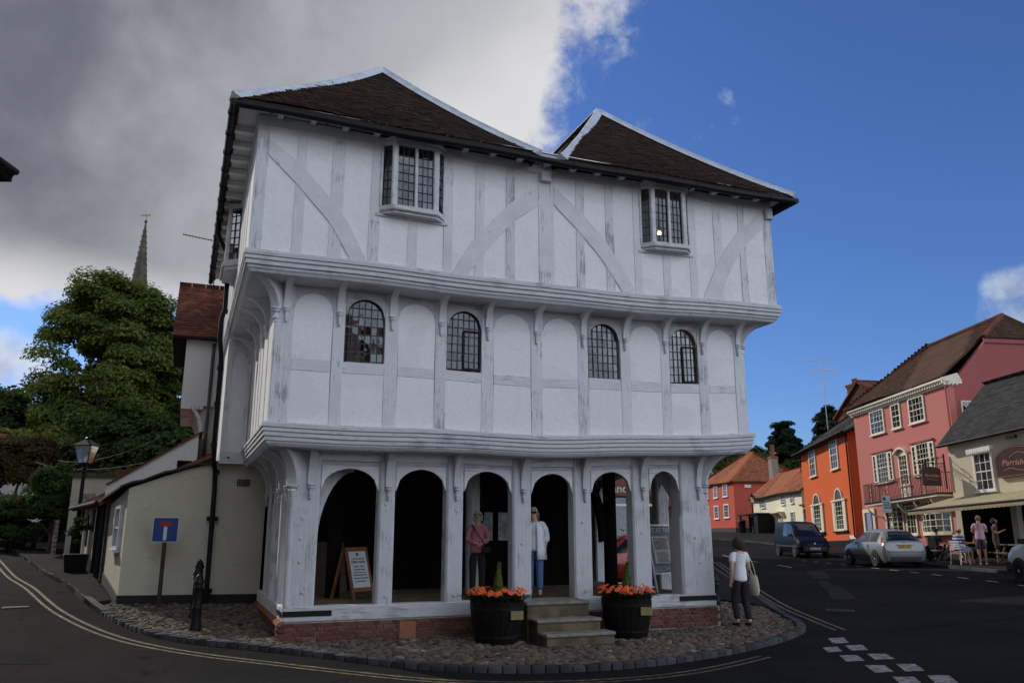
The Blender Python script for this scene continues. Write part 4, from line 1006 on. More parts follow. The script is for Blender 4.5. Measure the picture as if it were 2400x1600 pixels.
def sash(P, x0, x1, z0, z1, cols, rows, fn, trim, y=0., arch_top=0., name='window', curtain=None, split=True, proud=.07, sillm=None, arch_w=.09):
    """sash window standing slightly proud of its wall: architrave+bars = window, panes/sill/curtains = sub-parts"""
    w_ = arch_w; mb = MB(fn); f = y-proud
    mb.box(x0, x0+w_, f, y+.01, z0, z1); mb.box(x1-w_, x1, f, y+.01, z0, z1); mb.box(x0+w_, x1-w_, f, y+.01, z1-w_, z1); mb.box(x0+w_, x1-w_, f, y+.01, z0, z0+w_*.8)
    ix0, ix1, iz0, iz1 = x0+w_, x1-w_, z0+w_*.8, z1-w_; mid = (iz0+iz1)/2; b = .022
    for i in range(1, cols): x = ix0+(ix1-ix0)*i/cols; mb.box(x-b/2, x+b/2, f+.025, f+.045, iz0, iz1)
    for j in range(1, rows):
        z = iz0+(iz1-iz0)*j/rows; t = .045 if split and j*2 == rows else b; mb.box(ix0, ix1, f+.02, f+.045, z-t/2, z+t/2)
    o = mb.build(name, trim, P)
    MB(fn).box(ix0, ix1, y-.012, y-.002, iz0, iz1).build('dark_backing', MT['room'], o)  # dark panel on the wall face stands in for the unlit room
    MB(fn).box(ix0, ix1, f+.046, f+.050, iz0, mid).build('pane', MT['glassfar'], o); MB(fn).box(ix0, ix1, f+.046, f+.050, mid, iz1).build('pane', MT['glassfar'], o)
    MB(fn).box(x0-.05, x1+.05, y-proud-.07, y+.01, z0-.07, z0-.002).build('sill', sillm or trim, o)
    if curtain:
        n = 22; full = curtain > .9
        for a, c_ in (((ix0, ix1),) if full else ((ix0, ix0+(ix1-ix0)*curtain), (ix1-(ix1-ix0)*curtain, ix1))):
            p = [(a+(c_-a)*i/n, y-.018+.008*math.sin(i*1.7)) for i in range(n+1)]
            MB(fn).strip(p, [(q[0], q[1]+.003) for q in p], iz0, iz1, 'xy').build('curtain', MT['curtain'], o)
    return o
def tiled(P, corners, mat, gauge=.11, tw=.17, nu=None, sag=.03, fn=None, lift=.03, th=.016, maxrows=400):
    """tile a roof slope quad: corners eaveL, eaveR, ridgeR, ridgeL; real overlapping tiles joined to one part"""
    eL, eR, rR, rL = [Vector(c) for c in corners]; V, F, RV = [], [], []
    L_ = max((rL-eL).length, (rR-eR).length); rows = min(maxrows, int(L_/gauge)); up = ((rL+rR)-(eL+eR)).normalized(); ac = (eR-eL).normalized(); nn = ac.cross(up).normalized()
    if nn.z < 0: nn = -nn
    for r in range(rows):
        t = r/rows; A = eL.lerp(rL, t); B = eR.lerp(rR, t); W = (B-A).length; d = (B-A).normalized() if W > 1e-4 else ac
        x = -(tw/2 if r % 2 else 0)
        while x < W:
            a, b = max(0, x+.004), min(W, x+tw-.004)
            if b-a > tw*.2:
                sg = nn*(sag*math.sin(x*.7+r*.06)+sag*.6*math.sin(x*.31+1+r*.09)); j = random.gauss(0,.004); dn = up*random.gauss(0,.006)
                p0, p1 = A+d*a+sg, A+d*b+sg; k0, k1 = p0+up*gauge*1.6, p1+up*gauge*1.6; o = len(V)
                V += [p0+nn*(lift+j)-dn, p1+nn*(lift+j)-dn, k1+nn*.008, k0+nn*.008, p0+nn*(lift+j-th)-dn, p1+nn*(lift+j-th)-dn]
                F += [(o,o+1,o+2,o+3),(o+4,o+5,o+1,o),(o,o+3,o+4),(o+1,o+5,o+2)]; RV += [random.random()]*4
            x += tw
    if fn: V = [fn(*v) for v in V]
    m = bpy.data.meshes.new('roof_tiles'); m.from_pydata([tuple(v) for v in V], [], F); rndattr(m, RV); o = link(m, 'roof_tiles', mat, P); o['kind'] = 'stuff'
    dk = MB(fn); q = [tuple(c-nn*.0) for c in (eL, eR, rR, rL)] + [tuple(c-nn*.10) for c in (eL, eR, rR, rL)]
    dk.add(q, [(0,1,2,3),(7,6,5,4),(0,4,5,1),(1,5,6,2),(2,6,7,3),(3,7,4,0)]).build('roof_deck', mat, P)
    return o
def ridge_tiles(P, pts, mat, r=.11, fn=None):
    mb = MB(fn)
    for a, b in zip(pts, pts[1:]):
        a, b = Vector(a), Vector(b); n = max(1, round((b-a).length/.42))
        for i in range(n): mb.tube([a.lerp(b, i/n), a.lerp(b, (i+.97)/n)], [r*1.04, r], 8)
    return mb.build('ridge', mat, P, smooth=True)
def chimney(P, x, y, z0, z1, w, d, mat, pots=2, potm=None, fn=None, cap=True):
    mb = MB(fn).box(x-w/2, x+w/2, y-d/2, y+d/2, z0, z1-.25)
    if cap: mb.box(x-w/2-.05, x+w/2+.05, y-d/2-.05, y+d/2+.05, z1-.25, z1-.12); mb.box(x-w/2-.09, x+w/2+.09, y-d/2-.09, y+d/2+.09, z1-.12, z1)
    o = mb.build('chimney', mat, P)
    for i in range(pots):
        px = x + (i-(pots-1)/2)*w/max(1, pots)*.95
        MB(fn).lathe([(.13,z1),(.11,z1+.05),(.10,z1+.38),(.125,z1+.40),(.12,z1+.46),(.09,z1+.46),(.085,z1+.1)], 10, (px, y, 0)).build('chimney_pot', potm or MT['brickorange'], o, smooth=True)
    return o
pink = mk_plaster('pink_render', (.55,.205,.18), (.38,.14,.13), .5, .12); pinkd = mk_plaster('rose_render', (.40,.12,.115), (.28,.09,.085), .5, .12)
orange = mk_plaster('orange_render', (.74,.155,.055), (.55,.12,.05), .4, .15); redr = mk_plaster('red_render', (.56,.11,.075), (.42,.09,.07), .4, .12)
ivory = mk_plaster('ivory_render', (.80,.75,.56), (.6,.54,.4), .3, .15); CT = MT['creamtrim']
blackp = MT['black']; iron_red = plain('painted_red_iron', (.10,.022,.018), .5); lav = plain('lavender_door_paint', (.24,.29,.52), .5)
# ------------------------------------------------------------------ pink house
ph = thing('townhouse', 'three-storey pink townhouse with a long iron balcony and dentil cornice', 'house', (20.43, 47.73, 0), R(-81.2))
fn = lambda x, y, z: (x, y, z + .053*x*min(1, max(0, (z-.2)/2.5)))
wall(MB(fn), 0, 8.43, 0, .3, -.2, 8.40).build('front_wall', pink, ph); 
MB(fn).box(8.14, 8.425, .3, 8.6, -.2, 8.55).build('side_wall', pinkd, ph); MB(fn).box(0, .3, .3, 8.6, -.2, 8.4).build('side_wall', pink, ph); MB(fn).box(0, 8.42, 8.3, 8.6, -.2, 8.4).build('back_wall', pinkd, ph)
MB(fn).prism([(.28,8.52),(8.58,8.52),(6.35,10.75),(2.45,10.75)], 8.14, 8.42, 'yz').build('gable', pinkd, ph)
for z0, z1, p in ((8.36,8.42,.10),(8.42,8.47,.13),(8.56,8.62,.30),(8.62,8.72,.36)): wall(MB(fn), -.12, 8.55, -p, .05, z0, z1).build('cornice', CT, ph)
wall(MB(fn), -.12, 8.5, -.14, .05, 8.47, 8.56).build('cornice', CT, ph)
for i in range(44): MB(fn).box(-.05+i*.195, .05+i*.195, -.26, -.14, 8.46, 8.555).build('dentil', CT, ph)
MB(fn).prism([(-.36,8.45),(.75,8.45),(.75,8.62),(.55,9.0),(-.36,8.74)], 8.425, 8.50, 'yz').build('cornice_return', CT, ph)
for i in range(4): MB(fn).box(8.5, 8.58, -.3+i*.22, -.2+i*.22, 8.36, 8.45).build('dentil', CT, ph)
tiled(ph, [(-.3,-.40,8.72),(8.5,-.40,8.80),(7.7,4.25,12.35),(1.6,4.25,12.35)], MT['tilebrown'], .125, .2, fn=fn, sag=.05)
tiled(ph, [(8.45,9.0,8.72),(-.3,9.0,8.72),(1.6,4.27,12.35),(7.7,4.27,12.35)], MT['tilebrown'], .25, .4, fn=fn)
tiled(ph, [(-.32,8.9,8.72),(-.32,-.38,8.72),(1.6,4.24,12.35),(1.6,4.26,12.35)], MT['tilebrown'], .25, .4, fn=fn)
tiled(ph, [(8.52,2.35,10.85),(8.52,6.4,10.85),(7.72,4.28,12.33),(7.72,4.24,12.33)], MT['tilebrown'], .125, .2, fn=fn)
MB(fn).box(8.43, 8.50, 2.3, 6.5, 10.62, 10.84).build('gable_board', pinkd, ph)
ridge_tiles(ph, [(1.6,4.25,12.4),(7.7,4.25,12.4)], MT['tilered'], .12, fn); ridge_tiles(ph, [(7.7,4.25,12.38),(8.5,2.3,10.9)], MT['tilered'], .12, fn); ridge_tiles(ph, [(7.7,4.25,12.38),(8.5,6.45,10.9)], MT['tilered'], .1, fn); ridge_tiles(ph, [(1.6,4.25,12.38),(-.3,-.4,8.78)], MT['tilered'], .1, fn)
chimney(ph, .75, 5.2, 9, 12.35, .75, 1.5, MT['brick'], 0, fn=fn); chimney(ph, 7.2, 7.3, 9, 12.6, .8, 1.4, MT['brick'], 0, fn=fn)
for x0, x1, c in ((1.66,2.99,4),(3.68,4.50,2),(5.22,6.52,4)): sash(ph, x0, x1, 6.98, 8.34, c, 4, fn, CT, curtain=.33)
for x0, x1 in ((1.53,3.34),(5.08,6.88)):     # tripartite windows
    sash(ph, x0+.36, x1-.36, 4.26, 5.92, 4, 6, fn, CT, curtain=.3); sash(ph, x0, x0+.37, 4.30, 5.86, 1, 6, fn, CT, arch_w=.085); sash(ph, x1-.37, x1, 4.30, 5.86, 1, 6, fn, CT, arch_w=.085)
    MB(fn).box(x0-.05, x1+.05, -.14, .02, 5.925, 6.0).build('window_head', pinkd, ph)
dr = sash(ph, 3.87, 4.68, 3.9, 5.55, 3, 6, fn, CT, curtain=1.); MB(fn).box(3.87, 4.68, -.075, -.0, 3.24, 3.895).build('door_panel', CT, ph)
c_ = [(3.72+1.1*i/14, 5.56+.26*math.sin(math.pi*i/14)) for i in range(15)]
MB(fn).strip(c_, [(x, z+.10) for x, z in c_], -.26, .02).build('door_hood', CT, ph)
c2 = [(3.90+.75*i/14, 5.55+.18*math.sin(math.pi*i/14)) for i in range(15)]; MB(fn).strip([(x, 5.545) for x, z in c2], c2, -.07, .02).build('fanlight', CT, ph)
# balcony
bal = thing('balcony', None, None); bal.parent = ph
wall(MB(fn), 1.85, 8.05, -1.05, .02, 3.08, 3.16).build('balcony_floor', MT['slate'], bal); wall(MB(fn), 1.9, 8.0, -1.0, .02, 2.98, 3.08).build('fascia', CT, bal)
for x in np.arange(1.95, 7.4, 1.35):
    p = [(-.02-.9*math.sin(t), 2.35+.65*(1-math.cos(t))) for t in np.linspace(0, math.pi/2, 9)]
    MB(fn).strip(p, [(a, b+.10) for a, b in p], x-.03, x+.03, 'yz').build('stay', CT, bal)
RI = iron_red
wall(MB(fn), 1.88, 8.02, -1.02, -.98, 4.12, 4.16).build('top_rail', RI, bal); wall(MB(fn), 1.88, 8.02, -1.015, -.985, 3.26, 3.29).build('bottom_rail', RI, bal)
pan = {round(1.88+.47+i*1.52, 2) for i in range(4)}
x = 1.9
while x < 8.02:
    if not any(p-.02 < x < p+.34 for p in pan): MB(fn).box(x-.011, x+.011, -1.011, -.989, 3.16, 4.12).build('baluster', RI, bal)
    x += .115
for p in pan:
    q = MB(fn)
    for a in (p, p+.32): q.bar((a,-1.0,3.16), (a,-1.0,4.12), .03)
    for i in range(3):
        z = 3.29+i*.27
        q.bar((p,-1.,z), (p+.32,-1.,z+.27), .018); q.bar((p+.32,-1.,z), (p,-1.,z+.27), .018)
    q.build('balcony_panel', RI, bal)
for xe in (1.88, 8.02):
    MB(fn).bar((xe,-1.,4.14),(xe,0,4.14),.035).build('top_rail', RI, bal)
    for i in range(8): MB(fn).bar((xe,-.12*i-.06,3.16),(xe,-.12*i-.06,4.13),.02).build('baluster', RI, bal)
# ground floor bows, sash and doors
def bow(x0, x1, z0, z1, out=.5):
    n = 6; w_ = thing('bow_window', None, None); w_.parent = ph
    pts = [(x0+(x1-x0)*i/n, -.02-out*math.sin(math.pi*(i/n*.8+.1))+out*math.sin(math.pi*.1)) for i in range(n+1)]
    fr = MB(fn)
    for i in range(n+1): fr.bar((*pts[i], z0), (*pts[i], z1), .035 if 0 < i < n else .08)
    for j in range(6):
        z = z0+(z1-z0)*j/5
        for a, b in zip(pts, pts[1:]): fr.bar((*a, z), (*b, z), .03 if 0 < j < 5 else .08)
    fr.build('glazing', CT, w_)
    for a, b in zip(pts, pts[1:]):
        a2, b2 = (a[0], a[1]+.02), (b[0], b[1]+.02); MB(fn).add([(*a2,z0),(*b2,z0),(*b2,z1),(*a2,z1)], [(0,1,2,3)]).build('pane', MT['glassfar'], w_)
    cur = [(x0+.06+(x1-x0-.12)*i/60, -.02-.45*out*math.sin(math.pi*i/60)+.02*math.sin(i*1.6)) for i in range(61)]
    MB(fn).strip(cur, [(a, b+.004) for a, b in cur], z0+.02, z1-.05, 'xy').build('curtain', MT['curtain'], w_)
    MB(fn).prism([(x0-.04,.02)]+[(a, b-.05) for a, b in pts]+[(x1+.04,.02)], z0-.12, z0-.04, 'xy').build('sill', CT, w_); MB(fn).prism([(x0-.04,.02)]+[(a, b-.05) for a, b in pts]+[(x1+.04,.02)], z1+.04, z1+.14, 'xy').build('head', CT, w_)
    MB(fn).box(x0, x1, -.015, -.004, z0, z1).build('dark_backing', MT['room'], w_)
bow(2.2, 3.75, 1.62, 2.82); bow(5.3, 7.5, 1.5, 2.85); sash(ph, 4.0, 4.9, 1.45, 2.85, 3, 4, fn, CT, curtain=.4)
MB(fn).box(.1, 1.25, -.10, .02, .7, 2.95).build('door_case', CT, ph); MB(fn).box(.3, 1.05, -.115, -.10, .75, 2.75).build('porch_back', MT['stone'], ph); d_ = MB(fn).box(.55, 1.0, -.135, -.118, .75, 2.7).build('door', lav, ph)
for z in (.95, 1.6, 2.15): MB(fn).box(.62, .93, -.142, -.135, z, z+.4).build('door_panel', lav, d_)
MB(fn).box(7.85, 8.3, -.05, .01, .75, 2.8).build('door', lav, ph)
MB(fn).tube([(8.36,-.10,8.35),(8.36,-.10,5.5),(8.36,-.10,1.0)], .05, 8).build('downpipe', pinkd, ph)
sash(ph, 0, .62, 0, 1.1, 1, 1, lambda x, y, z: (8.425-y, .55+x, 6.95+z), CT, name='window', arch_w=.08)
# ------------------------------------------------------------------ orange house
oh = thing('townhouse', 'bright orange two-storey house with round-headed ground-floor windows', 'house', (20.17, 56.36, 0), R(-83.2))
fo = lambda x, y, z: (x, y, z + x*float(np.interp(z, [.3, 1.7, 5.2, 7.0, 12], [.02, .036, .095, .134, .12])))
wall(MB(fo), 0, 6.4, 0, .3, 1.05, 6.95).build('front_wall', orange, oh); wall(MB(fo), -.03, 6.42, -.04, .3, .1, 1.05).build('plinth', blackp, oh)
MB(fo).box(0, .3, .3, 7, .1, 6.9).build('side_wall', orange, oh)
MB(fo).add([(6.4,0,.2),(7.9,1.6,.2),(7.9,1.9,.2),(6.4,.3,.2),(6.4,0,6.95),(7.9,1.6,6.95),(7.9,1.9,6.95),(6.4,.3,6.95)], [(0,3,2,1),(4,5,6,7),(0,1,5,4),(1,2,6,5),(2,3,7,6),(3,0,4,7)]).build('side_wall', orange, oh)
for x0, x1 in ((1.20,2.10),(4.08,5.06)): sash(oh, x0, x1, 5.18, 6.86, 3, 4, fo, CT, curtain=.25)
for x0, x1 in ((.98,2.55),(3.82,5.43)):
    xm = (x0+x1)/2; r_ = .46
    sash(oh, xm-.50, xm+.50, 1.66, 3.34, 3, 6, fo, CT, curtain=.25, arch_w=.08); 
    for a in (x0, x1-.27): wall(MB(fo), a, a+.27, -.09, .02, 1.62, 3.30, 1).build('pilaster', CT, oh)
    MB(fo).box(x0-.06, x1+.06, -.13, .02, 3.305, 3.40).build('entablature', CT, oh); MB(fo).box(x0-.05, x1+.05, -.14, .02, 1.52, 1.60).build('window_sill', blackp, oh)
    aw = thing('fanlight', None, None); aw.parent = oh
    c1 = [(xm-.50*math.cos(math.pi*i/14), 3.40+.66*math.sin(math.pi*i/14)) for i in range(15)]; c2 = [(xm-.41*math.cos(math.pi*i/14), 3.40+.57*math.sin(math.pi*i/14)) for i in range(15)]
    MB(fo).strip(c2, c1, -.08, .02).build('arch_frame', CT, aw); MB(fo).strip([(x, 3.40) for x, z in c2], c2, -.022, -.012).build('pane', MT['glassfar'], aw); MB(fo).strip([(x, 3.40) for x, z in c2], c2, -.009, -.003).build('dark_backing', MT['room'], aw)
    gb = MB(fo)
    for dx in (-.2, 0, .2):
        for s_ in (-1, 1):
            pp = [(xm+dx+s_*.20*(t), -.04, 3.40+.5*(t**.6)*(1-abs(dx)*.9)) for t in np.linspace(0, 1, 6)]
            pp = [p for p in pp if abs(p[0]-xm) < .4 and p[2] < 3.4+.57*math.sqrt(max(0, 1-((p[0]-xm)/.41)**2))]
            if len(pp) > 1: gb.tube(pp, .012, 4)
    gb.build('gothic_bars', CT, aw)
tiled(oh, [(-.35,-.42,6.92),(7.9,-.42,6.92),(7.9,3.4,9.6),(3.2,3.4,9.6)], MT['slate'], .22, .34, fn=fo, th=.01, lift=.018); tiled(oh, [(-.38,7.2,6.92),(-.38,-.42,6.92),(3.2,3.38,9.6),(3.2,3.42,9.6)], MT['slate'], .22, .34, fn=fo, th=.01, lift=.018)
MB(fo).box(-.35, 7.9, 3.4, 7.0, 6.9, 6.95).build('roof_flat', MT['slate'], oh)
wall(MB(fo), -.4, 6.6, -.46, .02, 6.86, 6.93).build('eaves_board', MT['slate'], oh); 
for i in range(9): MB(fo).bar((.3+i*.75, .25, 7.36), (.3+i*.75, .25, 7.55), .035).build('snow_guard', MT['slate'], oh)
MB(fo).tube([(6.25,-.08,6.85),(6.25,-.08,1.2)], .05, 8).build('downpipe', blackp, oh); 
MB(fo).tube([(x,-.48,6.93) for x in np.linspace(-.4, 6.6, 8)], .06, 8).build('gutter', blackp, oh)
np_ = MB(fo).box(5.6, 6.3, -.05, -.036, 1.12, 1.32).build('street_nameplate', MT['white'], oh); 
MB(fo).box(.75, .79, -.5, 0, 6.3, 6.33).build('iron_bracket', blackp, oh); MB(fo).box(.75, .78, -.5, -.47, 5.6, 6.3).build('iron_bracket', blackp, oh)
# ------------------------------------------------------------------ gabled house behind the orange one
bh = thing('house', 'tall brick-chimneyed house showing only its gable behind the slate roof', 'house', (24.5, 60, 0), R(-80))
MB().box(0, 6, 0, 6, 0, 10).build('wall', MT['brick'], bh); MB().prism([(-.3,10),(6.3,10),(3,12.2)], 0, 6, 'xz').build('gable', MT['tilebrown'], bh)
tiled(bh, [(-.4,6,10.0),(-.4,-.2,10.0),(3,-.2,12.3),(3,6,12.3)], MT['tilered'], .2, .3); tiled(bh, [(6.4,-.2,10.0),(6.4,6,10.0),(3,6,12.3),(3,-.2,12.3)], MT['tilered'], .2, .3)
chimney(bh, 1.0, 1., 10, 12.4, .7, .9, MT['brick'], 2)
# ------------------------------------------------------------------ ivory cottage
ch = thing('cottage', 'low ivory cottage with sagging red tiled roof and black timber shelter', 'cottage', (22.54, 76.4, 0), R(-90.9))
fc = lambda x, y, z: (x, y, z + .010*x - .05*math.sin(x*.5)*(z > 4))
wall(MB(fc), 0, 13.46, 0, .3, 1.0, 4.74).build('front_wall', ivory, ch); MB(fc).box(0, .3, .3, 5.5, 1, 4.7).build('side_wall', ivory, ch); MB(fc).box(13.16, 13.46, .3, 5.5, 1, 4.7).build('side_wall', ivory, ch); MB(fc).box(0, 13.4, 5.3, 5.6, 1, 4.7).build('back_wall', ivory, ch)
tiled(ch, [(-.4,-.4,4.62),(13.8,-.4,4.62),(13.8,2.8,7.1),(-.4,2.8,7.1)], MT['tileorange'], .14, .22, fn=fc, sag=.06); tiled(ch, [(13.8,6,4.62),(-.4,6,4.62),(-.4,2.8,7.1),(13.8,2.8,7.1)], MT['tileorange'], .3, .4, fn=fc)
MB(fc).prism([(0,4.6),(5.6,4.6),(2.8,7.0)], .02, .3, 'yz').build('gable', ivory, ch); MB(fc).prism([(0,4.6),(5.6,4.6),(2.8,7.0)], 13.1, 13.44, 'yz').build('gable', ivory, ch)
MB(fc).tube([(x,-.43,4.62) for x in np.linspace(-.4, 13.8, 9)], .06, 6).build('gutter', blackp, ch)
for x0, x1, z0, z1 in ((2.6,3.9,3.76,4.56),(8.4,9.45,3.80,4.56),(10.8,11.65,3.82,4.56),(10.6,11.55,2.3,3.15)): sash(ch, x0, x1, z0, z1, 4, 4, fc, MT['white'], curtain=.3, arch_w=.06)
p_ = thing('shelter', None, None); p_.parent = ch
MB(fc).box(.2, 6.5, -1.7, .0, 3.12, 3.22).build('shelter_roof', blackp, p_)
for x in (.5, 3.5, 6.2): MB(fc).box(x, x+.16, -1.5, -1.34, 1.4, 3.12).build('post', blackp, p_)
MB(fc).box(5.0, 6.3, -1.45, -.1, 1.4, 3.1).build('shelter_side', blackp, p_); MB(fc).box(1.2, 4.4, -.06, -.02, 1.9, 3.0).build('notice_board', MT['white'], p_); MB(fc).box(.5, 6.3, -1.45, -1.40, 2.0, 2.08).build('rail', blackp, p_)
MB(fc).box(7.0, 9.0, -.6, 0, 3.15, 3.25).build('door_hood', ivory, ch); 
for x in (7.05, 8.85): MB(fc).prism([(-.55,3.15),(0,3.15),(0,2.6)], x, x+.1, 'yz').build('hood_bracket', ivory, ch)
MB(fc).box(7.5, 8.5, -.03, .0, 1.4, 3.1).build('door', plain('grey_door', (.30,.30,.30), .6), ch)
chs = thing('chimney_stack', 'tall grey rendered chimney stack with two red pots behind the cottage roof', 'chimney', (26.0, 80.5, 0), R(-85)); chs.scale = (.55,.55,.775)
MB().prism([(-1.3,0),(1.3,0),(1.3,6.5),(.75,7.6),(.75,11.3),(-.75,11.3),(-.75,7.6),(-1.1,7.2)], -.6, .6, 'xz').build('stack', plain('grey_render', (.24,.21,.17), .9, var=.2), chs); MB().box(-.82, .82, -.68, .68, 11.3, 11.6).build('cap', MT['brickorange'], chs)
for x in (-.35, .35): MB().lathe([(.26,11.6),(.24,11.7),(.22,12.9),(.27,12.95),(.25,13.1)], 10, (x,0,0)).build('chimney_pot', MT['brickorange'], chs, smooth=True)
# green-trimmed shopfront at the end of the cottage
sh = thing('shop', 'narrow pale shop with a sea-green bay window beside the orange house', 'shop', (22.6, 62.8, 0), R(-88))
MB().box(0, 5.0, .1, 4, .8, 6.3).build('wall', ivory, sh); MB().prism([(-.3,6.2),(4.3,6.2),(2,8.0)], -.1, 5.1, 'yz').build('roof', MT['tilered'], sh)
gtrim = plain('sea_green_paint', (.32,.42,.36), .6); MB().box(.4, 3.0, -.5, .1, 1.6, 3.6).build('bay', gtrim, sh); MB().box(.2, 3.2, -.65, .1, 3.6, 3.75).build('bay_roof', MT['tilered'], sh); MB().box(.6, 2.8, -.52, -.5, 1.9, 3.4).build('pane', MT['glassfar'], sh); MB().box(.8, 2.2, -.02, .1, 4.2, 5.6).build('upper_window', gtrim, sh)
# ------------------------------------------------------------------ red house
rh = thing('house', 'square red house with white sashes and a hipped orange tiled roof', 'house', (21.97, 94.0, 0), R(-82.5))
wall(MB(), 0, 9, 0, .3, 2.1, 6.85, 4).build('front_wall', redr, rh); MB().box(8.7, 8.99, .3, 8, 2.1, 6.85).build('side_wall', redr, rh); MB().box(0, 9, 7.7, 8, 2, 6.85).build('back_wall', redr, rh); MB().box(0, .3, .3, 7.7, 2, 6.85).build('side_wall', redr, rh)
MB().box(-.03, 9.03, -.03, 8.03, .8, 2.1).build('plinth', plain('tarred_plinth', (.03,.025,.025), .8), rh)
for x0, x1, z0, z1 in ((3.44,4.61,5.31,6.60),(6.13,7.42,5.35,6.66),(3.33,4.63,3.08,4.5),(6.1,7.51,3.15,4.58),(.7,1.9,5.31,6.6),(.7,1.9,3.08,4.5)): sash(rh, x0, x1, z0, z1, 4, 4, None, MT['white'], curtain=.3, arch_w=.13)
e = .4; hp = [(-e,-e,6.8),(9+e,-e,6.8),(9+e,8+e,6.8),(-e,8+e,6.8)]; a_, b_ = (3.6,4,10.2), (5.4,4,10.2)
tiled(rh, [hp[0],hp[1],b_,a_], MT['tileorange'], .16, .25); tiled(rh, [hp[1],hp[2],b_,b_], MT['tileorange'], .16, .25); tiled(rh, [hp[2],hp[3],a_,b_], MT['tileorange'], .4, .5); tiled(rh, [hp[3],hp[0],a_,a_], MT['tileorange'], .4, .5)
ridge_tiles(rh, [a_, b_, hp[1]], MT['tileorange'], .16); ridge_tiles(rh, [b_, hp[2]], MT['tileorange'], .16); ridge_tiles(rh, [a_, hp[0]], MT['tileorange'], .16)
MB().box(9.0, 9.05, 1.2, 1.9, 6.2, 6.5).build('alarm_box', MT['white'], rh)
fe = thing('board_fence', 'black boarded fence between the red house and the shelter', 'fence', (24.3, 83.6, 0), R(-8))
for i in range(9): MB().box(i*.42, i*.42+.4, 0, .05, 1.2, 3.2).build('board', MT['dark'], fe)
# ------------------------------------------------------------------ cafe building on the right
cafec = mk_plaster('cafe_cream_render', (.66,.60,.46), (.36,.32,.24), .5, .25)
pr = thing('cafe_building', 'cream slate-roofed cafe with a deep striped awning and dark sign board', 'cafe', (19.8, 36.6, 0), R(-67.4))
fp_ = lambda x, y, z: (x, y, z + .09*x*min(1, max(0, (z-2)/3.)))
wall(MB(fp_), 0, 12, 0, .3, 2.95, 5.6).build('front_wall', cafec, pr); MB(fp_).box(0, .3, .3, 7, .3, 5.6).build('side_wall', cafec, pr); MB(fp_).box(11.7, 12, .3, 7, .3, 5.6).build('side_wall', cafec, pr); MB(fp_).box(0, 12, 6.8, 7.1, .3, 5.6).build('back_wall', cafec, pr)
for x in (0, 2.6, 5.2, 7.8): MB(fp_).box(x, x+.28, -.01, .3, .3, 2.95).build('pier', cafec, pr)
MB().box(.3, 11.7, 2.6, 2.7, .3, 3.0).build('shade_panel', MT['dark'], pr); MB().box(.02, 11.9, .02, 2.7, 2.97, 3.05).build('ceiling', MT['dark'], pr); MB().box(.30, .34, .02, 2.6, .3, 2.96).build('shade_panel', MT['dark'], pr); MB().box(.3, 11.7, .3, 2.6, .45, .62).build('inner_floor', MT['dark'], pr)  # near-black surfaces added to darken the opening under the awning
tiled(pr, [(-.3,-.3,5.52),(12.3,-.3,5.52),(12.3,3.4,8.6),(-.3,3.4,8.6)], MT['slate'], .2, .32, fn=fp_, th=.012, lift=.02); tiled(pr, [(12.3,7.3,5.52),(-.3,7.3,5.52),(-.3,3.4,8.6),(12.3,3.4,8.6)], MT['slate'], .4, .5, fn=fp_)
MB(fp_).prism([(.0,5.5),(7,5.5),(3.4,8.5)], .0, .28, 'yz').build('gable', cafec, pr)
MB(fp_).tube([(x,-.36,5.50) for x in np.linspace(-.3, 12, 8)], .06, 8).build('gutter', blackp, pr)
sash(pr, 1.19, 2.12, 3.36, 4.95, 3, 4, fp_, MT['white'], curtain=.3)
hd = MB(fp_); hd.box(1.05, 2.2, -.22, .0, 4.97, 5.12)
for i in range(11): hd.prism([(1.05+i*.105,4.97),(1.155+i*.105,4.97),(1.10+i*.105,4.86)], -.22, -.20, 'xz')
hd.build('window_hood', MT['white'], pr)
maroon = plain('maroon_sign_paint', (.040,.010,.012), .45); gold = plain('rose_gold_lettering', (.52,.25,.17), .5)
cx, cz = 3.25, 4.28
sg_poly = [(-.86,-.5),(.86,-.5),(.92,-.38),(.92,.30),(.82,.36),(.74,.46),(.5,.58),(.2,.64),(-.2,.64),(-.5,.58),(-.74,.46),(-.82,.36),(-.92,.30),(-.92,-.38)]
sgn = MB(fp_).prism([(cx+a, cz+b) for a, b in sg_poly], -.16, -.06).build('sign_board', maroon, pr)
mb = MB(fp_); ring = [(cx+a*.94, -.168, cz+b*.93) for a, b in sg_poly]; mb.tube(ring+[ring[0]], .008, 4); mb.build('sign_border', gold, sgn)
o = lettering('Parrishes', .34, gold, sgn, (cx, -.165, cz+.02+.09*cx*.76), shear=.25); 
mb = MB(fp_); mb.tube([(cx-.55+1.1*t, -.168, cz-.24+.06*math.sin(t*6.3)) for t in np.linspace(0, 1, 14)], .01, 4); mb.tube([(cx-.25+.8*t, -.168, cz+.22+.16*math.sin(t*3.1)) for t in np.linspace(0, 1, 10)], .01, 4); mb.build('flourish', gold, sgn)
fl = MB(fp_).box(3.1, 3.5, -.35, -.2, 5.2, 5.32).build('floodlight', blackp, pr)
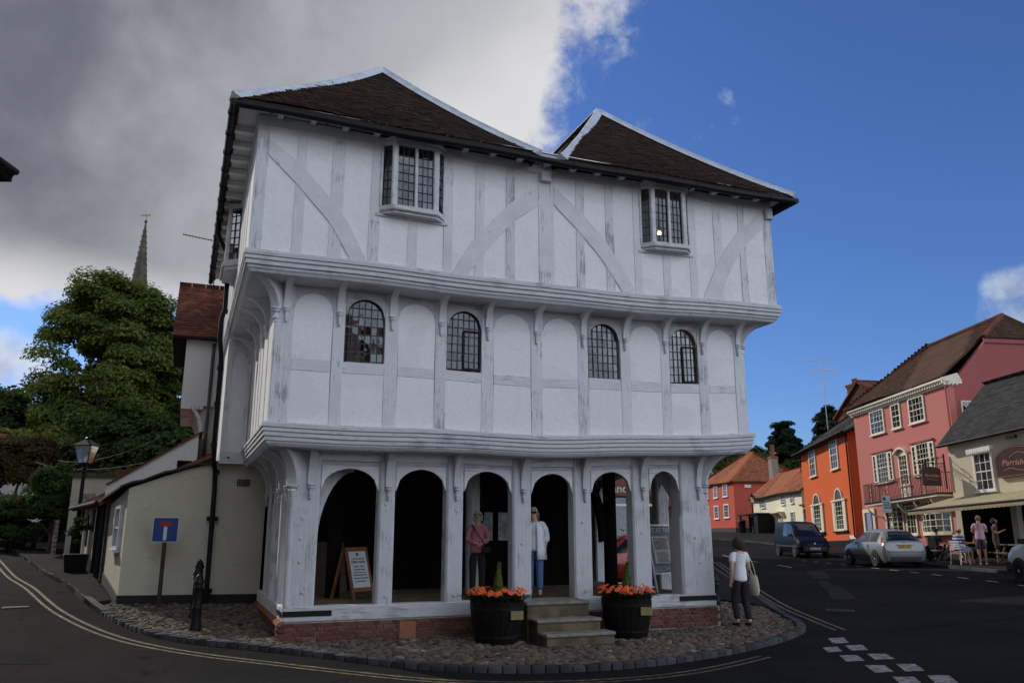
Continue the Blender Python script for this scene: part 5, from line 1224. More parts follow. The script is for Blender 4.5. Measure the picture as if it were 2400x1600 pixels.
# awning
aw = thing('awning', None, None); aw.parent = pr
canvas = plain('khaki_awning_canvas', (.36,.31,.19), .9, var=.12, sc=2)
n = 10; V = []; fx = [-.35+5.9*i/n for i in range(n+1)]
MB().add([(x+.3, .0, 3.22+.05*x) for x in fx]+[(x, -2.5, 2.64+.055*x) for x in fx]+[(x+.3, .0, 3.19+.05*x) for x in fx]+[(x, -2.5, 2.61+.055*x) for x in fx], [(i,i+1,n+2+i,n+1+i) for i in range(n)]+[(2*n+2+i,3*n+3+i,3*n+4+i,2*n+3+i) for i in range(n)]).build('canvas', canvas, aw)
MB().tube([(x,-2.5,2.625+.055*x) for x in fx], .05, 8).build('front_bar', blackp, aw)
k_ = 60; xs = np.linspace(-.35, 5.2, k_*2+1); top = [(x, 2.60+.055*x) for x in xs]; lo = [(x, 2.60+.055*x-.15-.025*abs(math.sin(i*math.pi/4))) for i, x in enumerate(xs)]
MB().strip(lo, top, -2.515, -2.505).build('valance', canvas, aw)
for x in (.4, 3.0, 5.2): MB().bar((x,-.05,3.0),(x-.2,-2.45,2.62),.04).build('arm', blackp, aw)
# hanging sign between the pink house and the cafe
hs = thing('hanging_sign', 'dark red hanging sign board on a scrolled iron bracket by the balcony', 'sign', (19.55, 36.7, 0), R(-67.4+90-8))
MB().box(.05, .10, -.03, .03, 3.6, 5.15).build('wall_bar', blackp, hs); MB().bar((.1,0,4.72),(-1.4,0,4.72),.04).build('arm', blackp, hs); MB().bar((.1,0,5.05),(-1.2,0,4.74),.02).build('stay', blackp, hs)
for c0, r0, s0 in (((-.35,4.9),.15,1),((-.75,4.84),.10,-1),((-.1,4.5),.16,1)): MB().tube([(c0[0]+s0*r0*(1-t*.7)*math.cos(t*9), 0, c0[1]+r0*(1-t*.7)*math.sin(t*9)) for t in np.linspace(0, 1, 22)], .014, 5).build('scroll', blackp, hs)
b_ = MB().prism([(-1.20,3.72),(-.22,3.72),(-.22,4.48),(-.38,4.53),(-.71,4.57),(-1.04,4.53),(-1.20,4.48)], -.035, .035).build('board', maroon, hs)
for x in (-1.0, -.42): MB().bar((x,0,4.50),(x,0,4.72),.02).build('hanger', blackp, hs)
lettering('Parrishes', .205, gold, b_, (-.71,-.04,4.17), shear=.25); lettering('Parrishes', .205, gold, b_, (-.71,.04,4.17), rot=(R(90),0,R(180)), shear=.25)
MB().tube([(-1.0+.6*t,-.04,4.0+.02*math.sin(t*6)) for t in np.linspace(0, 1, 9)], .008, 4).build('flourish', gold, b_)
# ------------------------------------------------------------------ shop row behind the hall, seen through the arcade
sr = thing('shop', 'red-brick shop with dark red fascia seen through the arcade', 'shop', (-3.2, 28.2, 0), R(8))
MB().box(0, 9.9, 0, 8, .0, 7.6).build('wall', MT['brick'], sr); tiled(sr, [(-.3,-.4,7.5),(10.2,-.4,7.5),(10.2,4,10.4),(-.3,4,10.4)], MT['tilered'], .25, .4); tiled(sr, [(10.2,8.4,7.5),(-.3,8.4,7.5),(-.3,4,10.4),(10.2,4,10.4)], MT['tilered'], .25, .4)
MB().prism([(0,7.5),(8,7.5),(4,10.3)], 9.6, 9.88, 'yz').build('gable', MT['brick'], sr)
fascia = plain('oxblood_fascia', (.14,.018,.014), .4); letc = plain('cream_letters', (.62,.56,.42), .5)
fb = MB().box(6.0, 8.45, -.16, 0, 2.95, 3.55).build('fascia', fascia, sr); lettering('and Be', .40, letc, fb, (7.35,-.166,3.2), bold=True)
fb2 = MB().box(8.6, 9.88, -.22, 0, 2.6, 3.55).build('fascia', fascia, sr); lettering('telephone', .17, letc, fb2, (9.25,-.226,3.28)); lettering('71 832823', .22, letc, fb2, (9.2,-.226,2.95), bold=True); lettering('* * * * *', .14, letc, fb2, (9.25,-.226,3.46))
for x in (6.1, 7.35, 8.4, 9.75): MB().box(x, x+.13, -.10, 0, .4, 2.95).build('shopfront_post', MT['white'], sr)
MB().box(6.1, 7.35, -.05, 0, 1.0, 2.9).build('shop_window', MT['glassfar'], sr); MB().box(7.5, 8.4, -.03, -.0, .4, 2.6).build('shop_door', blackp, sr); MB().box(6.1, 7.4, -.12, 0, .95, 1.05).build('shop_sill', MT['white'], sr); MB().box(6.1, 8.5, -.1, 0, 2.6, 2.68).build('transom', MT['white'], sr)
for i in range(26):
    for j in range(2): MB().box(8.56+j*.6, 8.56+j*.6+.5, -.012, 0, .3+i*.085+.0, .3+i*.085+.075).build('brick', MT['brick'], sr)
sr2 = thing('house', 'plain rendered house further up behind the arcade', 'house', (-2, 38.5, 0), R(6))
MB().box(0, 9.4, 0, 9, .2, 6.4).build('wall', ivory, sr2); tiled(sr2, [(-.3,-.4,6.3),(9.7,-.4,6.3),(9.7,4.5,9.4),(-.3,4.5,9.4)], MT['tilered'], .3, .45); tiled(sr2, [(9.7,9.4,6.3),(-.3,9.4,6.3),(-.3,4.5,9.4),(9.7,4.5,9.4)], MT['tilered'], .3, .45)
# roof aerial above the orange house
ae = thing('roof_aerial', 'tall television aerial mast rising behind the orange house roof', 'aerial', (22.9, 58, 0))
MB().bar((0,0,8.5),(-.1,0,14.2),.05).build('mast', plain('galvanised', (.35,.35,.36), .5, .6), ae)
gal = plain('aluminium_aerial', (.45,.45,.46), .45, .6); mb = MB().bar((-1.5,0,13.9),(.9,-.6,14.05),.03)
for i in range(6): mb.bar((-1.3+i*.4,-.35-.1*i,13.9+.02*i),(-1.3+i*.4,.25-.1*i,13.9+.02*i),.018)
mb.bar((-1.2,0,13.3),(1.3,.5,13.45),.03)
for i in range(10): mb.bar((-1.1+i*.25,.05*i-.25,13.3+.015*i),(-1.1+i*.25,.05*i+.25,13.3+.015*i),.015)
mb.build('antenna', gal, ae)
# ================================================================== LEFT: lean-to, cottages, tower house, trees, spire
LD = Vector((math.cos(AL), math.sin(AL))); LB = Vector((-math.sin(AL), math.cos(AL))); LP = Vector(P0)
W2 = lambda s, b: tuple(LP + LD*s + LB*b)
lt = thing('lean_to', 'cream rendered lean-to with black pipe and tarred base against the hall', 'outbuilding', (0,0,0))
C1, C2 = Vector(W2(-2.78, 4.62)), Vector((-9.85, 20.1)); CR = Vector(W2(.02, 4.62))
def wallquad(a, b, th, zb0, zb1, zt0, zt1, n=8):
    a, b = Vector(a), Vector(b); d = (b-a).normalized(); nn = Vector((-d.y, d.x))*th; mb = MB(); V = []
    for i in range(n+1):
        t = i/n; p = a.lerp(b, t); z0 = zb0+(zb1-zb0)*t; z1 = np.interp(t, np.linspace(0, 1, len(zt0)), zt0) if isinstance(zt0, (list, tuple)) else zt0+(zt1-zt0)*t
        V += [(p.x,p.y,z0),(p.x,p.y,z1),(p.x+nn.x,p.y+nn.y,z1),(p.x+nn.x,p.y+nn.y,z0)]
    F = [(4*i+k,4*i+(k+1)%4,4*i+4+(k+1)%4,4*i+4+k) for i in range(n) for k in range(4)] + [(3,2,1,0),(4*n,4*n+1,4*n+2,4*n+3)]
    return mb.add(V, F)
FT = [2.62, 2.84, 3.05, 3.19, 3.22, 3.23]
wallquad(C1, CR, .25, -.1, -.1, FT, None, 10).build('front_wall', MT['cream'], lt); wallquad(C2, C1, .25, .2, -.1, 2.36, 2.62, 8).build('lane_wall', MT['cream'], lt)
wallquad(C1+Vector((.008,-.02)), CR+Vector((.008,-.02)), .05, -.1, -.1, .44, .40, 6).build('tarred_base', plain('tar', (.012,.011,.011), .8, bump=.5), lt); wallquad(C2+Vector((-.02,-.01)), C1+Vector((-.02,-.01)), .05, .2, -.1, .78, .44, 6).build('tarred_base', plain('tar_side', (.012,.011,.011), .8, bump=.5), lt)
# mono-pitch roof with ragged slate edge
mb = MB(); V = []; n = 14
for i in range(n+1):
    t = i/n; s = -2.95+2.95*t; z = float(np.interp(t, np.linspace(0, 1, 6), FT))+.02*math.sin(i*2.1)
    a = Vector(W2(s, 4.50)); b_ = Vector(W2(s-(1-t)*.62, 7.9)); zz = z-.22*(1-t)
    V += [(a.x,a.y,z),(b_.x,b_.y,zz+.05),(b_.x,b_.y,zz+.10),(a.x,a.y,z+.045)]
mb.add(V, [(4*i+k,4*i+(k+1)%4,4*i+4+(k+1)%4,4*i+4+k) for i in range(n) for k in range(4)]+[(3,2,1,0),(4*n,4*n+1,4*n+2,4*n+3)]).build('roof', MT['slate'], lt)
ang = math.atan2((C1-C2).y, (C1-C2).x)
fw = lambda x, y, z: (C2.x+math.cos(ang)*x-math.sin(ang)*y, C2.y+math.sin(ang)*x+math.cos(ang)*y, z)
sash(lt, 1.75, 2.75, 1.35, 2.28, 3, 2, fw, plain('pale_blue_frame', (.50,.53,.60), .6), arch_w=.07)
vt = MB(); s0 = Vector(W2(-.62, 4.605)); 
for i in range(7):
    for j in range(4): a = s0+LD*(i*.04); vt.bar((a.x,a.y,2.72+j*.04),(a.x+LD.x*.025,a.y+LD.y*.025,2.72+j*.04),.025,.03)
vt.build('air_vent', MT['black'], lt)
# white gable with tiled verge behind
wg = thing('gabled_outhouse', 'white sloping gable wall with red tiled verge behind the lean-to', 'outbuilding', (0,0,0))
A_, B_ = Vector(W2(-3.52, 8.3)), Vector(W2(-1.45, 8.3)); wallquad(A_, B_, .25, .2, .2, 2.84, 4.22, 8).build('gable', MT['white'] if False else mk_plaster('white_render', (.74,.74,.72), (.5,.48,.44), .3, .2), wg)
mb = MB(); rr = []; 
for i in range(34):
    t = i/33; p = A_.lerp(B_, t); z = 2.84+(4.22-2.84)*t; a = p-LD*.0; q = a+LB*2.6
    MB().add([(a.x-LB.x*.08,a.y-LB.y*.08,z+.02),(a.x+LD.x*.09-LB.x*.08,a.y+LD.y*.09-LB.y*.08,z+.05),(q.x+LD.x*.09,q.y+LD.y*.09,z+.05),(q.x,q.y,z+.02),(a.x-LB.x*.08,a.y-LB.y*.08,z+.06),(a.x+LD.x*.09-LB.x*.08,a.y+LD.y*.09-LB.y*.08,z+.075),(q.x+LD.x*.09,q.y+LD.y*.09,z+.075),(q.x,q.y,z+.06)], [(0,3,2,1),(4,5,6,7),(0,1,5,4),(1,2,6,5),(2,3,7,6),(3,0,4,7)]).build('verge_tile', MT['tilered'], wg)
w0 = Vector(W2(-1.92, 8.28)); MB().box(0,.36,-.02,.0,3.2,3.52).build('small_window', MT['dark'], wg).matrix_local = Matrix.Translation((w0.x,w0.y,0)) @ Matrix.Rotation(AL, 4, 'Z')
# tall jettied house at the back
th = thing('tower_house', 'tall narrow white house with steep red tiled roof behind the hall', 'house', (*W2(0, 9.5), 0), AL)
wr = mk_plaster('offwhite_render', (.66,.655,.62), (.46,.44,.38), .45, .2)
MB().box(-1.98, .6, 0, 5, 5.15, 7.02).build('upper_wall', wr, th); MB().box(-1.45, .6, .15, 5, .3, 5.15).build('lower_wall', MT['cream'], th)
tiled(th, [(-2.35,-.25,7.05),(.8,-.25,7.05),(.8,1.7,9.0),(-2.35,1.7,9.0)], MT['tilered'], .12, .18, sag=.02); tiled(th, [(.8,3.6,7.05),(-2.35,3.6,7.05),(-2.35,1.7,9.0),(.8,1.7,9.0)], MT['tilered'], .3, .4)
MB().prism([(-.2,6.75),(.0,7.0),(1.7,8.85),(3.4,7.0),(3.6,6.75),(1.7,8.6)], -2.34, -2.28, 'yz').build('bargeboard', MT['black'], th); MB().prism([(0,7.0),(3.4,7.0),(1.7,8.8)], -1.98, -1.8, 'yz').build('gable', wr, th)
MB().box(-2.34, -1.98, -.22, 4, 6.94, 7.0).build('soffit', MT['dark'], th); MB().tube([(-2.35,-.3,7.02),(.6,-.3,7.02)], .05, 8).build('gutter', MT['black'], th)
MB().tube([(-1.25,-.05,6.95),(-1.27,-.06,3.0)], .045, 8).build('downpipe', plain('grey_pipe', (.05,.055,.06), .5), th)
mb = MB(); p = [(-1.95+.5*math.sin(t), 4.35+.8*math.cos(t)) for t in np.linspace(0, 1.5, 9)]
MB().strip(p, [(a+.1, b+.02) for a, b in p], .0, .12).build('jetty_bracket', MT['tz2'], th); MB().box(-1.98, -1.4, -.02, 4, 5.05, 5.15).build('jetty_beam', MT['tz2'], th)
for i in range(4): 
    p = [(-1.93+.45*math.sin(t), 4.40+.7*math.cos(t)) for t in np.linspace(0, 1.5, 8)]; MB().strip(p, [(a+.08, b+.02) for a, b in p], .8+i*.8, .92+i*.8).build('jetty_bracket', MT['tz2'], th)
ay = thing('roof_aerial', 'thin television aerial jutting out from the eaves of the white house', 'aerial', (*W2(-1.40, 10), 8.55), AL)
mb = MB().bar((0,0,0),(0,0,1.75),.03); mb.bar((-.05,0,1.66),(-.98,0,1.75),.02)
for i in range(11): mb.bar((-.1-.085*i,-.10,1.66+.009*i),(-.1-.085*i,.10,1.66+.009*i),.012)
mb.build('antenna', MT['black'], ay)
# brick cottages up the lane
e_ = Vector((-.54,.84)).normalized(); cot = thing('lane_cottage', 'low brick cottage with cream doorway and dark tiled eaves up the lane', 'cottage', (C2.x, C2.y, 0), math.atan2(-e_.y, -e_.x))
# local x runs down the lane (towards C2), so the cottage spans x from -7 to 0
slope = lambda x, y, z: (x, y, z - .055*x*min(1, max(0, (3-z)/2)))
MB(slope).box(-6.8, -.02, .0, 3, .2, 2.36).build('wall', MT['mortar'], cot)
xx = -1.9
for k in range(26):
    x = -1.95+(.11 if k % 2 else 0)
    while x < -.06:
        l = min(.215, -.04-x)
        if l > .05: MB(slope).box(x, x+l-.01, -.018, .0, .45+k*.073, .45+k*.073+.063).build('brick', MT['brick'], cot, )
        x += .225
MB(slope).box(-6.75, -2.0, -.03, .0, .2, 2.34).build('cream_panel', MT['cream'], cot); 
for x in (-2.15, -3.5, -5.0, -6.5): MB(slope).box(x, x+.14, -.09, .0, .4, 2.34).build('door_post', MT['creamtrim'], cot)
MB(slope).box(-3.3, -2.3, -.05, -.031, .5, 2.25).build('door', MT['dark'], cot); MB(slope).box(-4.8, -3.7, -.05, -.031, 1.1, 2.1).build('window', MT['glassfar'], cot); MB(slope).box(-6.3, -5.2, -.05, -.031, .6, 2.2).build('door', MT['dark'], cot)
for x in (-.35, -.75, -1.5): MB(slope).tube([(x,-.10,2.4),(x,-.10,.6)], .045, 8).build('downpipe', MT['black'], cot)
tiled(cot, [(-7,-.3,2.42),(.1,-.3,2.42),(.1,2.6,3.9),(-7,2.6,3.9)], MT['tilered'], .16, .22, fn=None); MB().tube([(-7,-.34,2.42),(.1,-.34,2.40)], .055, 8).build('gutter', MT['black'], cot)
fl_ = thing('flat_roofed_house', 'cream flat-roofed house end with a low weedy parapet', 'house', (-14.6, 27.0, 0), R(18))
MB().box(0, 4.5, 0, 3, .6, 3.5).build('wall', MT['cream'], fl_); MB().box(-.1, 4.6, -.12, 3.1, 3.5, 3.62).build('roof_edge', plain('mossy_felt', (.05,.06,.025), .95, var=.5), fl_); MB().box(1.2, 3.4, .3, 2, 3.62, 3.78).build('tile_row', MT['tilered'], fl_); MB().box(.35, .75, -.015, .0, 2.75, 2.95).build('air_vent', MT['mortar'], fl_)
bw = thing('garden_wall', 'brick garden wall beside the lane shrubs', 'wall', (-15.2, 27.6, 0), R(122))
for k in range(18):
    for i in range(14): MB().box(i*.23+(.11 if k % 2 else 0), i*.23+(.11 if k % 2 else 0)+.218, -.012, .11, .75+k*.074, .75+k*.074+.064).build('brick', MT['brick'], bw)
MB().box(0, 3.3, .0, .1, .7, 2.1).build('mortar_bed', MT['mortar'], bw)
# white boarded house at the far left and the near house whose eaves corner shows
wb = thing('boarded_house', 'white weatherboarded house with red roof at the left edge beyond trees', 'house', (-29.9, 38.0, -.4), R(-10))
MB().box(0, 3.9, 0, 6, .8, 5.0).build('wall', MT['white'], wb)
for i in range(24): MB().prism([(-.035,1.2+i*.16),(.0,1.2+i*.16),(.0,1.36+i*.16),(-.012,1.36+i*.16)], 0, 3.92, 'yz').build('board', MT['white'], wb)
tiled(wb, [(4.4,-.3,4.9),(4.4,6.3,4.9),(1.9,6.3,7.2),(1.9,-.3,7.2)], MT['tilered'], .2, .3); tiled(wb, [(-.6,6.3,4.9),(-.6,-.3,4.9),(1.9,-.3,7.2),(1.9,6.3,7.2)], MT['tilered'], .2, .3); MB().prism([(0,4.9),(3.9,4.9),(1.95,7.0)], 0, .2, 'xz').build('gable', MT['white'], wb)
nh = thing('corner_house', 'dark-eaved house whose roof corner just enters at the left edge', 'house', (-9.3, 12.95, 0), 0)
MB().box(-7, 0, -8.9, 0, -.2, 7.75).build('wall', wr, nh); MB().box(-7.4, .42, -9.2, .25, 7.75, 7.92).build('eaves', MT['dark'], nh); MB().tube([(.46,-9.2,7.95),(.46,.28,7.95)], .06, 8).build('gutter', MT['black'], nh)
tiled(nh, [(.45,-9.2,7.92),(.45,.28,7.92),(-2.9,.28,10.2),(-2.9,-9.2,10.2)], MT['tile'], .2, .3); tiled(nh, [(-7.4,.28,7.92),(-7.4,-9.2,7.92),(-2.9,-9.2,10.2),(-2.9,.28,10.2)], MT['tile'], .3, .4)
# ------------------------------------------------------------------ church spire
spx, spy = -63.2, 130.
sp = thing('church_spire', 'slender grey stone church spire with crockets rising behind the tree', 'church', (spx, spy, 0))
stn = plain('weathered_limestone', (.085,.072,.05), .95, var=.25, sc=.6, bump=.3, bsc=3)
def octa(r, z): return [(r*math.cos(R(22.5+45*i)), r*math.sin(R(22.5+45*i)), z) for i in range(8)]
zs_ = [(2.7,28),(1.05,44.5),(.12,53.4)]; V = [v for r, z in zs_ for v in octa(r, z)]
MB().add(V, [(i*8+j,i*8+(j+1)%8,(i+1)*8+(j+1)%8,(i+1)*8+j) for i in range(2) for j in range(8)]+[tuple(range(7,-1,-1)),tuple(range(16,24))]).build('spire', stn, sp)
for j in range(8):
    ck = MB()
    for k in range(24):
        z = 29+k; r = np.interp(z, [28,44.5,53.4],[2.7,1.05,.12]); a = R(22.5+45*j); ck.lathe([(.02,-.10),(.09,-.03),(.07,.06),(.02,.12)], 5, ((r+.02)*math.cos(a),(r+.06)*math.sin(a),z))
    ck.build('crockets', stn, sp)
MB().box(-3.4,3.4,-3.4,3.4,0,28).build('tower', stn, sp); MB().lathe([(.12,53.4),(.3,53.7),(.12,54.0),(.04,54.1),(.04,54.9)], 8).build('finial', stn, sp)
gd = plain('gilded_vane', (.55,.38,.12), .35, .7); MB().box(-1.0,.7,-.02,.02,54.75,55.05).build('weathervane', gd, sp); MB().lathe([(.05,54.9),(.05,55.4)], 6).build('vane_rod', gd, sp)
lz = MB().prism([(-.35,33.5),(.35,33.5),(.35,35.2),(0,36.2),(-.35,35.2)], -2.6, -1.6, 'xz').build('lucarne', stn, sp)
# ------------------------------------------------------------------ trees
def leaf_mesh(name, cent, nrm, size, mat, parent=None, elong=1.35):
    """cent (n,3), nrm (n,3): one folded leaf-sized quad each"""
    n = len(cent); nrm = nrm/np.linalg.norm(nrm, axis=1, keepdims=True)
    a = rng.normal(size=(n,3)); u = a - nrm*(a*nrm).sum(1, keepdims=True); u /= np.linalg.norm(u, axis=1, keepdims=True); v = np.cross(nrm, u)
    s = (size*rng.uniform(.65,1.3,n))[:,None]
    P = np.stack([cent-u*s*elong*.5, cent-v*s*.42+nrm*s*.10, cent+u*s*elong*.5, cent+v*s*.42+nrm*s*.10], 1).reshape(-1,3)
    m = bpy.data.meshes.new(name); m.vertices.add(4*n); m.vertices.foreach_set('co', P.astype(np.float32).ravel())
    m.loops.add(4*n); m.loops.foreach_set('vertex_index', np.arange(4*n, dtype=np.int32)); m.polygons.add(n)
    m.polygons.foreach_set('loop_start', np.arange(0,4*n,4,dtype=np.int32)); m.polygons.foreach_set('loop_total', np.full(n,4,dtype=np.int32)); m.update()
    return m
def crown(name, c, rad, clumps, per, size, mat, parent, clr=(.9,1.6), shell=(.55,1.0), flat=.8, tone=.25):
    C_, N_, T_ = [], [], []; c = np.array(c, float); rad = np.array(rad, float)
    for k in range(clumps):
        d = rng.normal(size=3); d /= np.linalg.norm(d); 
        if d[2] < -.55: d[2] *= -.5
        f = rng.uniform(*shell)**.6; cc = c + d*rad*f; r = rng.uniform(*clr)
        dd = rng.normal(size=(per,3)); dd /= np.linalg.norm(dd, axis=1, keepdims=True); dd[:,2] = np.where(dd[:,2] < -.3, -dd[:,2]*.6, dd[:,2])
        rr = r*rng.uniform(.45,1.06,per)[:,None]**.7
        C_.append(cc + dd*rr*np.array([1,1,flat])); N_.append(dd*.7 + d*.5 + np.array([0,0,.45]) + rng.normal(size=(per,3))*.45); T_.append(np.clip(rng.uniform(0,1)*tone + rng.uniform(0,1-tone,per), 0, .999))
    C_, N_, T_ = np.concatenate(C_), np.concatenate(N_), np.concatenate(T_)
    m = leaf_mesh(name, C_, N_, size, mat); rndattr(m, T_); return link(m, name, mat, parent)
def trunk(parent, h, r, limbs, spread, mat, base=-.3, n=9):
    t = MB(); t.tube([(0,0,base),(0,0,h*.15),(r*.3,0,h*.5),(r*.1,r*.4,h)], [r*1.35,r,r*.85,r*.5], n)
    for k in range(limbs):
        a = 2*math.pi*k/limbs+random.uniform(-.3,.3); z0 = h*random.uniform(.5,.95); l = spread*random.uniform(.6,1)
        t.tube([(0,0,z0),(math.cos(a)*l*.4,math.sin(a)*l*.4,z0+l*.4),(math.cos(a)*l,math.sin(a)*l,z0+l*.95)], [r*.5,r*.3,r*.08], 6)
    return t.build('trunk', mat, parent, smooth=True)
bark = plain('bark', (.07,.055,.042), .95, var=.3, bump=.6, bsc=14)
lf1 = mk_leaf('lime_leaf', [(0,(.055,.085,.018)),(.4,(.085,.125,.026)),(.75,(.125,.155,.034)),(1,(.19,.185,.045))]); lf2 = mk_leaf('dark_leaf', [(0,(.028,.050,.016)),(.6,(.045,.075,.022)),(1,(.08,.11,.032))])
lf3 = mk_leaf('bronze_leaf', [(0,(.03,.026,.012)),(.5,(.05,.036,.015)),(1,(.07,.055,.02))]); lf4 = mk_leaf('hedge_leaf', [(0,(.025,.05,.015)),(.6,(.045,.085,.022)),(1,(.08,.12,.035))]); lf5 = mk_leaf('conifer_spray', [(0,(.010,.024,.012)),(.6,(.018,.036,.017)),(1,(.035,.05,.022))], .15)
def tree(name, label, x, y, h, r, limbs, spread, crowns, mat, size, cat='tree', group=None):
    t = thing(name, label, cat, (x, y, H(x, y)), 0, group); trunk(t, h, r, limbs, spread, bark)
    for c, rad, cl, per, kw in crowns: crown('crown', c, rad, cl, per, size, mat, t, **kw)
    return t
tree('lime_tree', 'big rounded green tree in front of the church spire', -26.4, 52, 8, .5, 9, 4.2, [((0,0,10.4),(4.3,4.4,6.4),150,760,{'clr':(.8,1.45)}), ((.6,0,5.5),(4.9,4.5,4.2),70,700,{'clr':(.8,1.4)})], lf1, .165)
tree('lime_tree', 'darker tree just right of the big one, partly behind the white house', -21.2, 55, 7, .4, 7, 3, [((0,0,9.2),(3.2,3,5.6),60,420,{}), ((0,0,4.5),(3.8,3.5,3.6),40,420,{})], lf2, .26)
tree('shrubby_tree', 'dark broad tree at far left under the small white cloud', -34.5, 53, 4, .4, 7, 2.5, [((0,0,5.4),(4.0,4,3.6),80,420,{}), ((4.2,-1,3.6),(3,3,2.8),46,420,{})], lf2, .26)
tree('shrubby_tree', 'mid-height tree filling the gap left of the big tree', -28.0, 45, 2.8, .3, 6, 2.0, [((0,0,3.4),(3.0,3,2.6),60,420,{'clr':(.7,1.2)})], lf1, .22)
tree('ivy_thicket', 'ivy-clad thicket under the big tree behind the lamp post', -20.5, 44, 3, .25, 6, 2, [((0,0,3.4),(4.4,2.4,3.4),80,460,{'clr':(.7,1.2)}), ((3.6,-2,3.8),(1.6,1.6,3.2),40,420,{'clr':(.5,.9)}), ((-4.5,1,2.6),(3,2,2.6),40,420,{'clr':(.6,1.)})], lf2, .2, 'tree')
tree('woodland_belt', 'dark belt of trees filling in behind the left-hand trees', -29, 64, 3, .4, 6, 2.5, [((0,0,4.6),(11,2.2,4.4),150,420,{'clr':(1.,1.7)}), ((9,0,4),(5,2,4),60,420,{'clr':(1.,1.7)})], lf2, .30)
tree('bronze_tree', 'small bronze-leaved tree at the left edge', -22.9, 37.5, 2.2, .16, 7, 1.8, [((0,0,3.1),(2.0,1.9,1.6),70,300,{'clr':(.4,.8)})], lf3, .13)
tree('hedge', 'dense green hedge mound at the top of the lane', -17.6, 30.4, .6, .1, 5, .6, [((0,0,.95),(1.5,1.1,1.15),80,330,{'clr':(.25,.5)}), ((-1.6,.3,.5),(1.0,.9,.7),40,300,{'clr':(.2,.45)})], lf4, .085, 'hedge')
tree('climbing_shrub', 'leafy climbing shrub between the lamp post and the hedge', -15.9, 28.4, 1.2, .07, 5, .6, [((0,0,1.9),(.6,.6,1.2),40,300,{'clr':(.25,.5)})], lf4, .085, 'shrub')
rd = plain('red_hot_bloom', (.22,.03,.02), .8)
for i, (x, y) in enumerate(((-17.2,29.4),(-18.2,29.6),(-17.7,29.2))):
    f_ = thing('flower_spike', ['red flower spike at the right of the hedge','red flower spike at the left of the hedge','red flower spike in the middle of the hedge'][i], 'flower', (x, y, H(x,y)), 0, 'red flower spikes by the hedge'); MB().tube([(0,0,0),(.03,0,1.4),(.05,0,2.0)], .012, 5).build('stem', lf4, f_); MB().lathe([(.005,1.75),(.022,1.8),(.026,1.92),(.008,2.02)], 7, (.05,0,0)).build('bloom', rd, f_)
vw = thing('parked_van', 'white van roof glimpsed beyond the hedge', 'van', (-21.5, 40, H(-21.5,40)), R(20)); mb = MB().prism([(-1.9,.5),(1.9,.5),(1.95,1.2),(1.2,1.35),(.7,2.0),(-1.85,2.0)], -.85, .85); mb.build('body', MT['white'], vw, bevel=.1); MB().prism([(.74,1.9),(1.15,1.38),(1.05,1.38),(.64,1.9)], -.86, .86).build('windscreen', MT['dark'], vw)
for x in (-1.2, 1.2):
    for y in (-.8, .8): MB().tube([(x,y-.1,.32),(x,y+.1,.32)], .32, 12).build('wheel', MT['black'], vw)
# trees on the right, behind the houses
tree('conifer', 'tall dark conifer behind the cottage chimney', 39, 115, 9, .4, 4, 1.2, [((0,0,11.2),(2.2,2.2,4.2),70,330,{'clr':(.6,1.1),'flat':.6}), ((0,0,7.5),(3.1,3,3.2),50,330,{'clr':(.7,1.2),'flat':.6})], lf5, .28)
tree('lime_tree', 'round green tree left of the tall conifer', 32.5, 112, 5, .35, 7, 3, [((0,0,7.2),(4.2,4,3.8),80,360,{}), ((7,0,5.6),(3.6,3.4,3.4),60,360,{})], lf2, .3)
tree('conifer', 'dark yew top showing behind the brick gable and slate roof', 43.8, 110, 9, .35, 4, 1.2, [((0,0,12.4),(2.0,2,4.0),60,330,{'clr':(.5,1.),'flat':.7})], lf5, .28)
tree('sapling', 'thin leafy twigs showing under the jetty corner', 26.2, 100, 6, .12, 9, 3.4, [((0,0,9.2),(2.6,2,2.4),26,60,{'clr':(.3,.7)})], lf4, .22)
# far wooded ridge closing the horizon
fw_ = thing('distant_wood', None, None); tag(fw_, 'hazy band of distant woodland closing the horizon', 'wood', kind='stuff')
C_ = []; N_ = []
for k in range(420):
    a = R(rng.uniform(-60, 60)); d = rng.uniform(230, 330); p = np.array([math.sin(a)*d, math.cos(a)*d, 2+rng.uniform(2, 6)])
    q = rng.normal(size=(46,3)); q /= np.linalg.norm(q, axis=1, keepdims=True); q[:,2] = np.abs(q[:,2]); C_.append(p+q*np.array([7,5,5])); N_.append(q)
m = leaf_mesh('foliage', np.concatenate(C_), np.concatenate(N_), 2.2, lf2); rndattr(m, rng.uniform(0,1,len(m.polygons))); o_ = link(m, 'foliage', lf2, fw_)
# overhead wires
for i, (a, b, s_) in enumerate((((-9.3,21.3,4.9),(-26,44,5.6),.9),((-9.3,21.4,4.2),(-27,45,6.4),.8),((-9.35,21.5,3.6),(-25.5,41,5.8),.6))):
    A, B = Vector(a), Vector(b); pts = [A.lerp(B, t)-Vector((0,0,s_*4*t*(1-t))) for t in np.linspace(0, 1, 20)]
    w = MB().tube(pts, .007, 5).build('overhead_wire', plain('wire', (.06,.06,.06), .8)); tag(w, ['uppermost thin overhead wire crossing the dark trees', 'middle thin overhead wire crossing the dark trees', 'lowest thin overhead wire crossing the dark trees'][i], 'wire', 'overhead wires across the lane')
